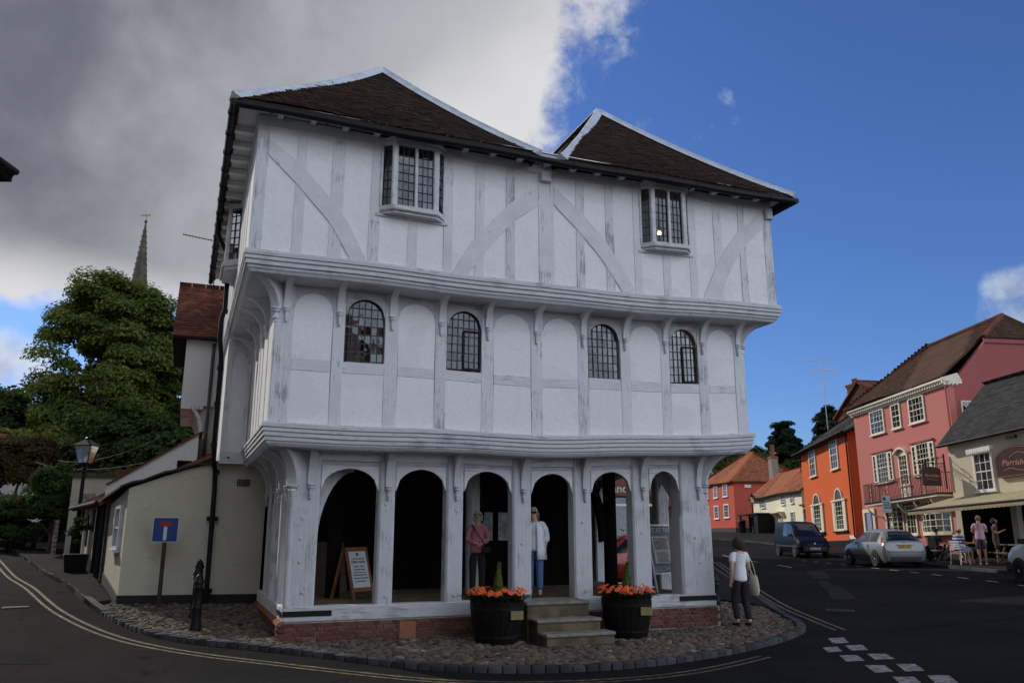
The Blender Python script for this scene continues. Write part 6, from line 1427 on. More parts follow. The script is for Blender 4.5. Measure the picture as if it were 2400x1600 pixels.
# ================================================================== STREET FURNITURE
# lamp post on the lane
def lamp_post(x, y, z0, h, label, s=1.):
    l = thing('street_lamp', label, 'lamp', (x, y, z0)); b = MT['black']
    MB().lathe([(.16*s,0),(.16*s,.08),(.11*s,.14),(.11*s,.7),(.13*s,.74),(.08*s,.82),(.055*s,1.0),(.045*s,h-.95),(.07*s,h-.92),(.04*s,h-.85),(.06*s,h-.78)], 12).build('post', b, l, smooth=True)
    MB().bar((-.3*s,0,h-1.0),(.3*s,0,h-1.0),.03).build('ladder_bar', b, l)
    fr = MB()
    bt, tp = .13*s, .22*s
    for sx in (-1, 1):
        for sy in (-1, 1): fr.bar((sx*bt,sy*bt,h-.75),(sx*tp,sy*tp,h-.22),.025)
    for r, z in ((bt,h-.75),(tp,h-.22)):
        for a, c in (((-r,-r),(r,-r)),((r,-r),(r,r)),((r,r),(-r,r)),((-r,r),(-r,-r))): fr.bar((*a,z),(*c,z),.03)
    fr.build('lantern_frame', b, l)
    gl = MB()
    for k in range(4):
        c, s_ = math.cos(k*math.pi/2), math.sin(k*math.pi/2); P = lambda u, v, z: (u*c-v*s_, u*s_+v*c, z)
        gl.add([P(-bt,-bt,h-.75),P(bt,-bt,h-.75),P(tp,-tp,h-.22),P(-tp,-tp,h-.22)], [(0,1,2,3)])
    gl.build('lantern_glass', mk_glass('lantern_glass', (.8,.8,.78), .6, .15), l)
    MB().add([(-tp*1.15,-tp*1.15,h-.21),(tp*1.15,-tp*1.15,h-.21),(tp*1.15,tp*1.15,h-.21),(-tp*1.15,tp*1.15,h-.21),(-.06,-.06,h-.02),(.06,-.06,h-.02),(.06,.06,h-.02),(-.06,.06,h-.02)], [(3,2,1,0),(4,5,6,7),(0,1,5,4),(1,2,6,5),(2,3,7,6),(3,0,4,7)]).build('lantern_roof', b, l)
    MB().lathe([(.05,h-.02),(.08,h+.02),(.03,h+.06),(.02,h+.14)], 8).build('finial', b, l); return l
lamp_post(-13.15, 24.9, H(-13.15,24.9)+.1, 3.65, 'black Victorian-style street lamp on the lane pavement', 1.15)
lamp_post(21.9, 74.6, H(21.9,74.6)+.1, 3.4, 'distant black street lamp at the corner of the ivory cottage')
# no-through-road sign
sx_, sy_ = -7.17, 17.05; sg = thing('road_sign', 'square blue no-through-road sign with a white and red T', 'sign', (sx_, sy_, H(sx_,sy_)+.06), R(14))
MB().tube([(0,.03,-.2),(0,.03,1.66)], .042, 10).build('post', plain('rusty_brown_post', (.035,.025,.018), .7, var=.4), sg)
zb = 1.37-H(sx_,sy_)+.04
def rrect(w, h, r, cx=0, cz=0, n=4):
    p = []
    for qx, qz, a0 in ((1,1,0),(-1,1,90),(-1,-1,180),(1,-1,270)):
        for i in range(n+1): a = R(a0+90*i/n); p.append((cx+qx*(w/2-r)+r*math.cos(a), cz+qz*(h/2-r)+r*math.sin(a)))
    return p
zc = 1.70-H(sx_,sy_)
MB().prism(rrect(.50,.50,.03,0,zc), -.012, .0).build('plate', plain('sign_white', (.62,.64,.66), .4, var=.03), sg); MB().prism(rrect(.475,.475,.025,0,zc), -.015, -.013).build('blue_face', plain('sign_blue', (.008,.05,.22), .4, var=.04), sg)
MB().prism(rrect(.065,.27,.004,.0,zc-.075), -.018, -.016).build('white_stem', plain('sign_white2', (.62,.64,.66), .4, var=.03), sg); MB().prism(rrect(.235,.085,.004,0,zc+.115), -.018, -.016).build('red_bar', plain('sign_red', (.36,.02,.015), .4, var=.04), sg)
# bollards
bprof = [(.085,-.1),(.085,.0),(.105,.02),(.10,.10),(.085,.14),(.085,.36),(.092,.38),(.085,.40),(.075,.42),(.07,.70),(.082,.72),(.07,.75),(.07,.78),(.092,.80),(.088,.83),(.07,.855),(.062,.90),(.045,.93),(.02,.945),(.015,.965),(.0,.97)]
for (x, y), lb in zip(((-5.52,14.75),(-6.02,16.0),(-6.45,17.2)), ('nearest of three black bollards in a row on the cobbles', 'middle one of three black bollards in a row', 'rearmost of three black bollards in a row')):
    bo = MB().lathe(bprof, 14).build('bollard', MT['black'], smooth=True); bo.location = (x, y, H(x,y)+AP-.01); tag(bo, lb, 'bollard', 'bollards by the lean-to')
x, y = 4.62, 17.9
bo = MB().lathe(bprof, 14).build('bollard', MT['black'], smooth=True); bo.location = (*W2(9.05, .55), H(*W2(9.05,.55))+AP-.01); tag(bo, 'black bollard beside the walking woman at the hall corner', 'bollard')
# ------------------------------------------------------------------ flower tubs
lfd = mk_leaf('strap_leaf', [(0,(.012,.022,.011)),(.6,(.022,.036,.018)),(1,(.045,.06,.034))], .2); ofl_ = plain('orange_petal', (.80,.13,.02), .55, var=.15, sc=30); ctr = plain('flower_eye', (.30,.05,.01), .7)
tubm = NT('tub_black'); tubm.set('Specular IOR Level', .1).set('Base Color', tubm.mix(tubm.ramp(tubm.noise(3, 5, .6, tubm.vec((4,4,.6))), .4, .7), (.006,.0055,.005), (.014,.012,.010))).set('Roughness', .55); tubm.bump(tubm.noise(1., 5, .6, tubm.vec((30,30,1.5))), .4, .02)
def tub(s, b, label, h, rt, rb, seed, rot):
    x, y = W2(s, b); z = H(x, y)+AP+.005; t = thing('flower_tub', label, 'planter', (x, y, z), rot); rd_ = random.Random(seed)
    nst = 22
    for k in range(nst):
        a0, a1 = 2*math.pi*k/nst+.006, 2*math.pi*(k+1)/nst-.006; V = []
        for zz in np.linspace(0, h, 6):
            tt = zz/h; r = rb+(rt-rb)*tt+.02*math.sin(math.pi*tt)
            for a, rr in ((a0,r),(a1,r),(a1,r-.03),(a0,r-.03)): V.append((rr*math.cos(a),rr*math.sin(a),zz))
        MB().add(V, [(4*i+q,4*i+(q+1)%4,4*i+4+(q+1)%4,4*i+4+q) for i in range(5) for q in range(4)]+[(3,2,1,0),(20,21,22,23)]).build('stave', tubm.m, t)
    for zz in (h*.12, h*.80): r = rb+(rt-rb)*zz/h+.02*math.sin(math.pi*zz/h); MB().lathe([(r-.01,zz),(r+.006,zz),(r+.009,zz+.045),(r-.01,zz+.045)], 26).build('hoop', MT['black'], t, smooth=True)
    MB().lathe([(.0,h-.08),(rt-.03,h-.08),(rt-.03,h-.06),(0,h-.05)], 20).build('soil', plain('soil', (.03,.02,.014), 1), t)
    pl_ = MB().box(.10,.32,-rt-.012,-rt+.02,h-.28,h-.14).build('brass_plate', plain('brass', (.22,.17,.07), .45, .4), t)
    # strap leaves
    lv = MB(); 
    for k in range(420):
        a = rd_.uniform(0, 6.283); r0 = rd_.uniform(.0, rt*.95); l = rd_.uniform(.18, .40); px, py = r0*math.cos(a), r0*math.sin(a); a2 = a+rd_.gauss(0, .7); o = len(lv.V); w = rd_.uniform(.008,.016)
        pts = [(px+math.cos(a2)*l*q*(.3+.6*q), py+math.sin(a2)*l*q*(.3+.6*q), h-.07+l*(1.15*q-.75*q*q)) for q in (0,.35,.7,1)]; tx, ty = -math.sin(a2), math.cos(a2)
        for i, p in enumerate(pts): ww = w*(1,1.2,.9,.1)[i]; lv.V += [(p[0]-tx*ww,p[1]-ty*ww,p[2]),(p[0]+tx*ww,p[1]+ty*ww,p[2]+.004)]
        lv.F += [(o,o+1,o+3,o+2),(o+2,o+3,o+5,o+4),(o+4,o+5,o+7,o+6)]
    lo_ = lv.build('leaves', lfd, t); rndattr(lo_.data, [rd_.random()]*0 + [rd_.random() for _ in lo_.data.polygons])
    # daisy-like flowers
    for k in range(64):
        a = rd_.uniform(0, 6.283); r0 = rt*(.35+.75*rd_.random()**.5); fx_, fy_ = r0*math.cos(a), r0*math.sin(a); fz = h+.10+.14*rd_.random()*(1.2-r0/rt*.5)
        if math.hypot(fx_, fy_) < .14: continue
        tilt = Vector((math.cos(a)*.55, math.sin(a)*.55-.45, 1)).normalized(); xa = tilt.orthogonal().normalized(); ya = tilt.cross(xa); mb = MB(); R_ = rd_.uniform(.045,.06); c = Vector((fx_,fy_,fz)); np2 = 12
        for i in range(np2):
            q = 2*math.pi*i/np2; d = xa*math.cos(q)+ya*math.sin(q); e2 = tilt.cross(d)
            mb.add([c+tilt*.004, c+d*R_*.6+e2*R_*.2+tilt*.006, c+d*R_+tilt*(-.004), c+d*R_*.6-e2*R_*.2+tilt*.006], [(0,1,2,3)])
        o = mb.build('flower', ofl_, t); mb2 = MB(); 
        for zz in range(1): mb2.lathe([(.011,-.002),(.011,.006),(.004,.011)], 8)
        e_o = mb2.build('flower_eye', ctr, o); e_o.matrix_local = Matrix.Translation(c) @ tilt.to_track_quat('Z','Y').to_matrix().to_4x4()
        MB().tube([(fx_*.6,fy_*.6,h-.06),(fx_,fy_,fz-.01)], .004, 4).build('stem', lfd, t)
    # little conifer in the middle
    n = 1500; zz = rng.uniform(0, 1, n)**.8; rr = (1-zz)*.135*rng.uniform(.3,1.05,n)+.004; aa = rng.uniform(0, 6.283, n); Cc = np.stack([rr*np.cos(aa)+.04*zz, rr*np.sin(aa), h+.02+zz*.60], 1); Nn = np.stack([np.cos(aa), np.sin(aa), rng.normal(0,.3,n)], 1)
    m = leaf_mesh('dwarf_conifer', Cc, Nn, .030, None, elong=2.2); rndattr(m, rng.uniform(0,1,n)); link(m, 'dwarf_conifer', mk_leaf('golden_conifer', [(0,(.07,.10,.02)),(.6,(.13,.17,.04)),(1,(.20,.22,.06))], .3), t)
    return t
tub(3.50, -.84, 'wooden tub of orange flowers left of the stone steps', .67, .47, .37, 3, R(18)); tub(6.12, -.74, 'wooden tub of orange flowers right of the stone steps', .67, .47, .37, 5, R(12))
# ------------------------------------------------------------------ boards in the arcade
oak = plain('varnished_wood', (.17,.065,.028), .55, var=.25, sc=8); paper = plain('notice_paper', (.50,.52,.53), .6, var=.03); ink = plain('ink', (.03,.03,.035), .7, var=0)
wx, wy = W2(1.42, 1.35); ab = thing('a_board', 'wooden A-board with a white open-today notice in the first arch', 'sign', (wx, wy, .483), R(60)); ab.scale = (.92,.92,.92)
f_ = lambda x, y, z: (x, y-.30+.27*z/1.0, z)
for x in (-.30, .30): MB(f_).box(x-.03, x+.03, -.02, .02, 0, 1.02).build('leg', oak, ab)
for x in (-.30, .30): MB(lambda x, y, z: (x, y+.30-.27*z, z)).box(x-.03, x+.03, -.02, .02, 0, 1.0).build('leg', oak, ab)
MB(f_).box(-.33, .33, -.022, .022, .95, 1.03).build('top_rail', oak, ab); MB(f_).box(-.27, .27, -.02, .02, .16, .24).build('bottom_rail', oak, ab)
pn = MB(f_).box(-.27, .27, -.012, .006, .24, .95).build('notice', paper, ab); tl_ = -math.atan(.27)
def abtext(s, z, size, bold=False):
    lettering(s, size, ink, pn, (0, -.30+.27*z-.0165, z), rot=(R(90)+tl_,0,0), bold=bold, depth=.001)
for s_, z_, k_, b_ in (('THAXTED GUILDHALL',.80,.040,0),('OPEN TODAY',.735,.068,1),('2 pm - 5 pm',.655,.062,1),('ADMISSION FREE',.585,.046,0),('DONATIONS INVITED',.48,.042,0),('TOWARDS THE UPKEEP',.42,.042,0),('OF THE BUILDING',.36,.042,0)): abtext(s_, z_, k_, b_)
MB(f_).box(-.19,.19,-.0165,-.012,.528,.540).build('fine_print', ink, pn)
mb = MB(f_)
for i in range(2):
    for j in range(2): mb.box(-.035+i*.037, -.003+i*.037, -.016, -.012, .855+j*.035, .885+j*.035)
mb.build('crest', plain('crest_ink', (.10,.03,.05), .7), pn)
wx, wy = W2(7.95, 1.0); a2 = thing('a_board', 'grey framed exhibition A-board in the right-hand arch', 'sign', (wx, wy, .483), R(41))
g_ = plain('brushed_frame', (.42,.44,.46), .4, .3); f2 = lambda x, y, z: (x+.03*z, y-.25+.30*z/1.35, z); sl_ = -math.atan(.30/1.35)
for x in (-.40, .40): MB(f2).box(x-.02, x+.02, -.02, .02, 0, 1.38).build('leg', g_, a2)
for z in (.36, 1.36): MB(f2).box(-.40, .40, -.02, .02, z, z+.03).build('rail', g_, a2)
bd = MB(f2).box(-.38, .38, -.012, .01, .39, 1.36).build('board', plain('slate_grey_board', (.10,.11,.12), .6, var=.2), a2)
for s_, z_, k_ in (('ART AT THE',1.26,.15),('GUILDHALL',.46,.15)): lettering(s_, k_, paper, bd, (.03*z_, -.25+.2222*z_-.014, z_), rot=(R(90)+sl_,0,0), depth=.001)
MB(f2).box(-.28, .26, -.018, -.012, .58, 1.14).build('poster', plain('poster_cream', (.50,.49,.44), .7), bd); MB(f2).box(-.25, .23, -.021, -.018, .86, 1.11).build('picture', plain('poster_photo', (.17,.17,.16), .6, var=.6, sc=14), bd)
for i in range(9): MB(f2).box(-.22+.01*(i%3), .20-.015*(i%4), -.020, -.018, .61+i*.025, .62+i*.025).build('text_line', ink, bd)
# hanging lantern inside the right-hand arch
hl = thing('hanging_lantern', 'old glass lantern hanging inside the right-hand arch', 'lantern', (*W2(8.0, 1.7), 2.35))
MB().bar((0,0,.5),(0,0,.85),.015).build('chain', MT['black'], hl); MB().lathe([(.02,.5),(.16,.40),(.17,.38),(.12,.36)], 6).build('cap', MT['black'], hl); MB().lathe([(.14,.36),(.08,.02),(.08,.0)], 6).build('glass', mk_glass('old_lantern_glass', (.9,.86,.8), .55, .2), hl); MB().lathe([(.09,.02),(.09,-.02),(.02,-.05)], 6).build('base', MT['black'], hl)
# planters up the lane
for (dx, lb) in ((-.95, 'black square tub with a spiky plant by the cottage door'),):
    p = C2 + e_*2.6 + Vector((-e_.y*0-.35, -.2)); t = thing('door_planter', lb, 'planter', (p.x, p.y, H(p.x,p.y)+.1), R(30))
    MB().add([(-.24,-.24,0),(.24,-.24,0),(.24,.24,0),(-.24,.24,0),(-.3,-.3,.45),(.3,-.3,.45),(.3,.3,.45),(-.3,.3,.45)], [(3,2,1,0),(4,5,6,7),(0,1,5,4),(1,2,6,5),(2,3,7,6),(3,0,4,7)]).build('tub', MT['black'], t, bevel=.02)
    crown('plant', (0,0,.95), (.22,.22,.5), 14, 60, .06, lf4, t, clr=(.08,.16))
# parking plate on a post beside the silver car
pp = thing('parking_sign', 'small grey parking plate on a dark post behind the silver car', 'sign', (16.75, 36.6, H(16.75,36.6)+.1), R(-20))
MB().tube([(0,0,0),(0,0,2.7)], .04, 8).build('post', MT['black'], pp); pt = MB().box(-.17,.17,-.05,-.04,2.25,2.75).build('plate', plain('plate_grey_white', (.50,.52,.55), .5), pp); MB().box(-.13,-.01,-.056,-.05,2.55,2.70).build('plate_symbol', plain('sign_blue_dark', (.02,.06,.2), .5), pp)
for i in range(3): MB().box(-.13,.13,-.056,-.05,2.32+i*.07,2.345+i*.07).build('plate_text', ink, pp)
MB().box(-.19,.19,-.05,-.04,2.02,2.20).build('plate', plain('plate_grey_white2', (.50,.52,.55), .5), pp)
bn = thing('litter_bin', 'black litter bin beside the timber shelter', 'bin', (20.4, 73, H(20.4,73)+.1)); MB().lathe([(.3,0),(.32,.1),(.34,.9),(.36,.95),(.3,1.1),(.1,1.15)], 12).build('body', MT['black'], bn); MB().box(-.2,.2,-.36,-.33,.8,.95).build('slot', MT['dark'], bn)
# ================================================================== VEHICLES
tyre = plain('tyre_rubber', (.014,.014,.014), .8, var=.2); alloy = plain('alloy_wheel', (.42,.43,.45), .35, .7, var=.05); cglass = plain('car_glass', (.008,.009,.011), .06, 0, var=0, spec=.5); trimb = plain('black_plastic', (.016,.016,.017), .6, var=.1)
redl = plain('red_lens', (.30,.012,.012), .2, var=.1); clearl = plain('clear_lens', (.62,.64,.66), .12, .3, var=.1); chrome = plain('chrome', (.6,.6,.6), .15, 1., var=0)
def car(name, label, cat, loc, rot, paint, S, wheels, rw, win, screen, rear_screen, plates=(), extra=None, spokes=5):
    """S rows: x, zbot, zbelt, ztop, ws, wm, wb, wr (half widths at sill, waist, belt, roof)"""
    t = thing(name, label, cat, loc, rot); S = np.array(S, float)
    xs = S[:,0]
    def sec(x):
        v = [np.interp(x, xs, S[:,k]) for k in range(1, 8)]; zb, ze, zt, ws, wm, wb, wr = v; ze = min(ze, zt-.012)
        hi = zt-ze
        return np.array([(0,zb),(ws*.92,zb),(ws,zb+.10),(wm,zb+(ze-zb)*.45),(wm*.99,ze-(ze-zb)*.18),(wb,ze),(wb+(wr-wb)*.5,ze+hi*.5),(wr,zt-min(.10,hi*.28)),(wr*.86,zt-min(.03,hi*.1)),(wr*.45,zt),(0,zt+.008)])
    K = 11; X = np.unique(np.concatenate([np.linspace(xs[0], xs[-1], 46), xs])); rows = [sec(x) for x in X]
    V, F = [], []; full = 2*K-2
    for x, r in zip(X, rows):
        ring = [(x, y, z) for y, z in r] + [(x, -y, z) for y, z in r[-2:0:-1]]; V += ring
    for i in range(len(X)-1):
        for j in range(full): F.append((i*full+j, i*full+(j+1)%full, (i+1)*full+(j+1)%full, (i+1)*full+j))
    F += [tuple(range(full-1,-1,-1)), tuple((len(X)-1)*full+j for j in range(full))]
    body = MB().add(V, F).build('body', paint, t); 
    for p in body.data.polygons: p.use_smooth = True
    body.data.set_sharp_from_angle(angle=R(50))
    def P(x, k, f, side, off):
        a = sec(x); q = a[k]*(1-f)+a[k+1]*f; d = a[k+1]-a[k]; n = np.array([d[1], -d[0]]); n = n/ (np.linalg.norm(n)+1e-9)
        q = q+n*off*(1 if n[0] >= -.2 else -1); return (x, side*q[0], q[1])
    for (x0, x1, x2, x3) in win:      # side windows: bottom x0..x1, top x2..x3
        for sd in (-1, 1):
            V = []; n = 8
            for i in range(n+1):
                u = i/n
                for k, f in ((5,.12),(5,.6),(6,.1),(6,.55),(6,.9)):
                    h = ((k-5)+f)/2; xb = x0+(x1-x0)*u; xt = x2+(x3-x2)*u; V.append(P(xb+(xt-xb)*h, k, f, sd, .006))
            MB().add(V, [(i*5+j,i*5+j+1,(i+1)*5+j+1,(i+1)*5+j) for i in range(n) for j in range(4)]).build('side_window', cglass, t, smooth=True)
    def screen_patch(nm, x0, x1, yk, mat):
        V = []; n, m_ = 8, 10
        for i in range(n+1):
            x = x0+(x1-x0)*i/n; a = sec(x); zt, wr = a[9][1], a[7][0]
            for j in range(m_+1):
                y = -yk*wr+2*yk*wr*j/m_; z = np.interp(abs(y), a[::-1][:5,0], a[::-1][:5,1]); V.append((x, y, z))
        nv = []
        for i in range(n+1):
            for j in range(m_+1):
                p = Vector(V[i*(m_+1)+j]); a = Vector(V[min(n,i+1)*(m_+1)+j])-Vector(V[max(0,i-1)*(m_+1)+j]); b = Vector(V[i*(m_+1)+min(m_,j+1)])-Vector(V[i*(m_+1)+max(0,j-1)]); nn = a.cross(b).normalized()
                if nn.z < 0: nn = -nn
                nv.append(p+nn*.007)
        MB().add(nv, [(i*(m_+1)+j,i*(m_+1)+j+1,(i+1)*(m_+1)+j+1,(i+1)*(m_+1)+j) for i in range(n) for j in range(m_)]).build(nm, mat, t, smooth=True)
    if screen: screen_patch('windscreen', *screen, cglass)
    if rear_screen: screen_patch('rear_window', *rear_screen, cglass)
    for wx in wheels:
        wm = float(np.interp(wx, xs, S[:,5]))
        for sd in (-1, 1):
            arch_ = [(wx+(rw+.055)*math.cos(a), rw+(rw+.055)*math.sin(a)) for a in np.linspace(-.35, math.pi+.35, 22)]
            MB().prism(arch_, sd*(wm-.13), sd*(wm+.006)).build('wheel_arch', trimb, t)
            w = MB(); w.lathe([(rw*.62,-.09),(rw*.93,-.10),(rw,-.07),(rw,.07),(rw*.93,.10),(rw*.62,.09)], 24); o = w.build('wheel', tyre, t, smooth=True); o.matrix_local = Matrix.Translation((wx, sd*(wm-.06), rw)) @ Matrix.Rotation(R(90), 4, 'X')
            rm = MB(); rm.lathe([(rw*.64,-.085),(rw*.66,.085),(rw*.60,.086),(rw*.57,.05),(.05,.035),(.05,-.03)], 24); 
            r_ = rm.build('rim', trimb if spokes == 5 else alloy, o, smooth=True)
            sp_ = MB()
            for k in range(spokes):
                a = 2*math.pi*k/spokes
                for da in ((-.12,.12) if spokes == 5 else (0,)): sp_.bar((.04*math.cos(a),.04*math.sin(a),.075),(rw*.63*math.cos(a+da),rw*.63*math.sin(a+da),.075),.035 if spokes == 5 else .03,.03,(0,0,1))
            sp_.lathe([(.055,.06),(.055,.095),(.02,.10)], 10); s_o = sp_.build('spokes', alloy, o); 
            if sd > 0:
                for ch in (r_, s_o): ch.matrix_local = Matrix.Rotation(math.pi, 4, 'X')
    for sd in (-1, 1):
        mx = screen[0] if screen and screen[0] > screen[1] else (screen[1] if screen else xs.mean()); a = sec(mx-.25); MB().cbox(mx-.32, mx-.20, sd*(a[5][0]+.10)-.09, sd*(a[5][0]+.10)+.09, a[5][1]+.02, a[5][1]+.17, .03).build('wing_mirror', trimb if cat == 'van' else paint, t, bevel=.02)
    t['_sec'] = 0; del t['_sec']
    return t, sec, P
def patch(t, P, name, mat, pts, off=.008, side=(-1,1)):
    """pts: rows of (x,k,f) forming a grid"""
    for sd in side:
        V = [P(x, k, f, sd, off) for row in pts for (x, k, f) in row]; m_ = len(pts[0]); n = len(pts)
        MB().add(V, [(i*m_+j,i*m_+j+1,(i+1)*m_+j+1,(i+1)*m_+j) for i in range(n-1) for j in range(m_-1)]).build(name, mat, t, smooth=True)
HATCH = [(0,.42,.62,.66,.55,.66,.66,.60),(.03,.30,.70,.74,.74,.80,.78,.74),(.06,.24,.92,.955,.80,.865,.82,.76),(.16,.20,.94,1.08,.84,.90,.85,.70),(.42,.20,.965,1.34,.86,.915,.86,.60),(.62,.20,.965,1.44,.86,.92,.865,.58),(1.1,.20,.955,1.49,.86,.92,.87,.60),(1.9,.20,.94,1.50,.86,.92,.87,.61),(2.35,.20,.93,1.46,.86,.92,.87,.60),(2.9,.20,.92,1.18,.86,.92,.87,.66),(3.28,.20,.90,.985,.86,.915,.86,.74),(3.8,.20,.84,.87,.84,.90,.83,.70),(4.15,.22,.72,.74,.78,.84,.76,.62),(4.28,.26,.60,.62,.66,.74,.66,.55),(4.34,.36,.50,.52,.50,.58,.52,.45)]
def hatch(label, loc, rot, paint, plate):
    t, sec, P = car('hatchback', label, 'car', loc, rot, paint, HATCH, (.80,3.44), .315, [(.62,1.40,.80,1.46),(1.46,2.35,1.52,2.22),(2.40,2.95,2.28,2.36)], (3.22,2.42,.93), (.13,.55,.93))
    for sd in (-1, 1):
        patch(t, P, 'tail_light', redl, [[(.17,4,.6),(.20,5,.3),(.26,5,.75),(.33,6,.2)],[(.30,4,.6),(.34,5,.3),(.40,5,.75),(.46,6,.2)]], side=(sd,)); patch(t, P, 'headlight', clearl, [[(3.98,3,.6),(3.98,4,.9)],[(4.2,3,.5),(4.18,4,.8)]], side=(sd,))
        a = sec(1.2)
        for x in (1.35, 2.25): MB().cbox(x, x+.16, sd*a[4][0]-.015, sd*a[4][0]+.022*sd+.015, .80, .83, .01).build('door_handle', paint, t)
        for x in (1.42, 2.38): MB().box(x, x+.008, sd*(.92)-.012, sd*(.92)+.004, .34, .90).build('door_gap', trimb, t)
        MB().box(.95, 3.25, sd*.905-.02, sd*.905+.02, .42, .45).build('side_strip', trimb, t)
    MB().box(-.02, .10, -.62, .62, .30, .42).build('bumper_insert', trimb, t); MB().box(-.006, .05, -.72, .72, .60, .63).build('bumper_line', trimb, t)
    pl = MB().box(.012, .03, -.27, .27, .74, .86).build('number_plate', plain('yellow_plate', (.55,.34,.03), .5, var=.03), t); plate and lettering(plate, .105, ink, pl, (.010,0,.80), rot=(R(90),0,R(-90)), bold=True, depth=.001)
    pr_ = MB().box(4.33, 4.345, -.26, .26, .42, .53).build('number_plate', paper, t)
    MB().lathe([(.045,0),(.045,.01)], 12).build('badge', trimb, t).matrix_local = Matrix.Translation((.07,0,.965)) @ Matrix.Rotation(R(-90), 4, 'Y') @ Matrix.Diagonal((.6,1.2,1,1))
    MB().box(.03, .05, -.36, .36, .875, .885).build('tailgate_crease', trimb, t); MB().bar((.42,0,1.36),(.30,-.30,1.22),.012).build('rear_wiper', trimb, t)
    return t
def vz(x, y): return H(x, y)+.004
silver = plain('silver_paint', (.22,.225,.235), .34, .35, var=.02, coat=.2)
hatch('silver five-door hatchback parked with its rear towards us', (15.1, 31.8, vz(15.15,33)), R(90), silver, 'HK55 ZPY').scale = (.94,.94,.96)
redp = plain('red_paint', (.30,.012,.015), .3, .1, var=.03, coat=.7)
rc = hatch('red hatchback parked behind the arcade', (5.75, 26.2, vz(4.5,26.2)), R(187), redp, '')
VANS = [(0,.5,.9,1.2,.55,.70,.66,.60),(.03,.34,1.0,1.66,.74,.80,.79,.66),(.10,.24,1.02,1.78,.77,.825,.80,.68),(.5,.22,1.02,1.82,.78,.83,.80,.69),(1.5,.22,1.02,1.83,.78,.83,.80,.69),(2.3,.22,1.02,1.80,.78,.83,.80,.68),(2.62,.22,1.02,1.70,.78,.83,.80,.68),(3.0,.22,1.02,1.36,.78,.83,.80,.72),(3.28,.22,1.0,1.06,.78,.825,.79,.74),(3.6,.24,.94,.97,.76,.81,.77,.68),(3.86,.26,.82,.85,.70,.77,.70,.60),(3.97,.30,.66,.70,.60,.70,.62,.52),(4.02,.36,.54,.58,.50,.58,.52,.44)]
bluep = plain('dark_blue_paint', (.005,.010,.026), .5, .0, var=.03, spec=.08)
t, sec, P = car('van', 'dark blue small van parked facing us by the orange house', 'van', (15.45, 46.2, vz(15.4,44)), R(-90), bluep, VANS, (.72,3.34), .30, [(1.55,2.3,1.58,2.22),(2.38,3.0,2.3,2.62)], (3.24,2.60,.92), None)
for sd in (-1, 1):
    patch(t, P, 'headlight', clearl, [[(3.66,3,.75),(3.66,4,.85)],[(3.92,3,.55),(3.90,4,.75)]], side=(sd,)); MB().box(.4, 3.9, sd*.825-.02, sd*.825+.02, .52, .60).build('side_strip', trimb, t)
MB().box(3.9, 4.06, -.62, .62, .28, .56).build('bumper', trimb, t, bevel=.05); MB().box(3.9, 4.03, -.42, .42, .60, .68).build('grille', trimb, t); bd_ = MB().lathe([(.055,0),(.055,.02)], 4).build('badge', chrome, t); bd_.matrix_local = Matrix.Translation((4.0,0,.70)) @ Matrix.Rotation(R(90), 4, 'Y')
pl = MB().box(4.058, 4.07, -.26, .26, .40, .51).build('number_plate', paper, t); lettering('RX07 OHH', .095, ink, pl, (4.073,0,.455), rot=(R(90),0,R(90)), bold=True, depth=.001)
for sd in (-1, 1): MB().bar((3.24,sd*.45-.2,1.09),(3.10,sd*.35+.15,1.22),.015).build('wiper', trimb, t)
whitep = plain('white_paint', (.62,.64,.66), .35, .0, var=.03, coat=.5)
VW = [(r[0]*1.12, r[1], r[2]*1.05, r[3]*1.05, r[4]*1.1, r[5]*1.1, r[6]*1.1, r[7]*1.1) for r in VANS]
t, sec, P = car('van', 'white van cut off by the right edge of the picture', 'van', (15.55, 20.3, vz(15.5,22)), R(90), whitep, VW, (.85,3.72), .325, [(2.62,3.36,2.58,2.94)], (3.62,2.92,.92), None, spokes=12)
for sd in (-1, 1):
    patch(t, P, 'headlight', clearl, [[(4.12,3,.75),(4.12,4,.85)],[(4.38,3,.55),(4.36,4,.75)]], side=(sd,)); MB().box(.4, 3.3, sd*.915-.02, sd*.915+.02, .52, .62).build('side_strip', trimb, t); MB().box(2.55, 2.558, sd*.915-.01, sd*.915+.003, .4, 1.0).build('door_gap', trimb, t); MB().box(4.05, 4.48, sd*.78-.1, sd*.78+.09, .30, .62).build('bumper_corner', trimb, t, bevel=.05)
MB().box(4.36, 4.52, -.68, .68, .30, .60).build('bumper', trimb, t, bevel=.05)
# ================================================================== PEOPLE
LATE_SKIN = []
def skin(name, J, E, Rr, mat, parent, sub=2, root=None):
    keys = list(J); idx = {k: i for i, k in enumerate(keys)}; m = bpy.data.meshes.new(name); m.from_pydata([J[k] for k in keys], [(idx[a], idx[b]) for a, b in E], [])
    o = bpy.data.objects.new(name, m); COL.objects.link(o); md = o.modifiers.new('s', 'SKIN'); md.use_smooth_shade = True; md.branch_smoothing = .6
    for i, k in enumerate(keys):
        r = Rr[k]; m.skin_vertices[0].data[i].radius = r if isinstance(r, tuple) else (r, r); m.skin_vertices[0].data[i].use_root = (k == (root or keys[0]))
    sb_ = o.modifiers.new('d', 'SUBSURF'); sb_.levels = sub; sb_.render_levels = sub
    m.materials.append(mat); o.parent = parent; LATE_SKIN.append(o); return o
def cloth(name, c, var=.15, sc=25): return plain(name, c, .9, var=var, sc=sc, bump=.25, bsc=18)
def skinm(name, c): return plain(name, c, .6, var=.06, sc=12)
SK = skinm('skin_fair', (.52,.30,.22)); SKT = skinm('skin_tanned', (.36,.185,.12))
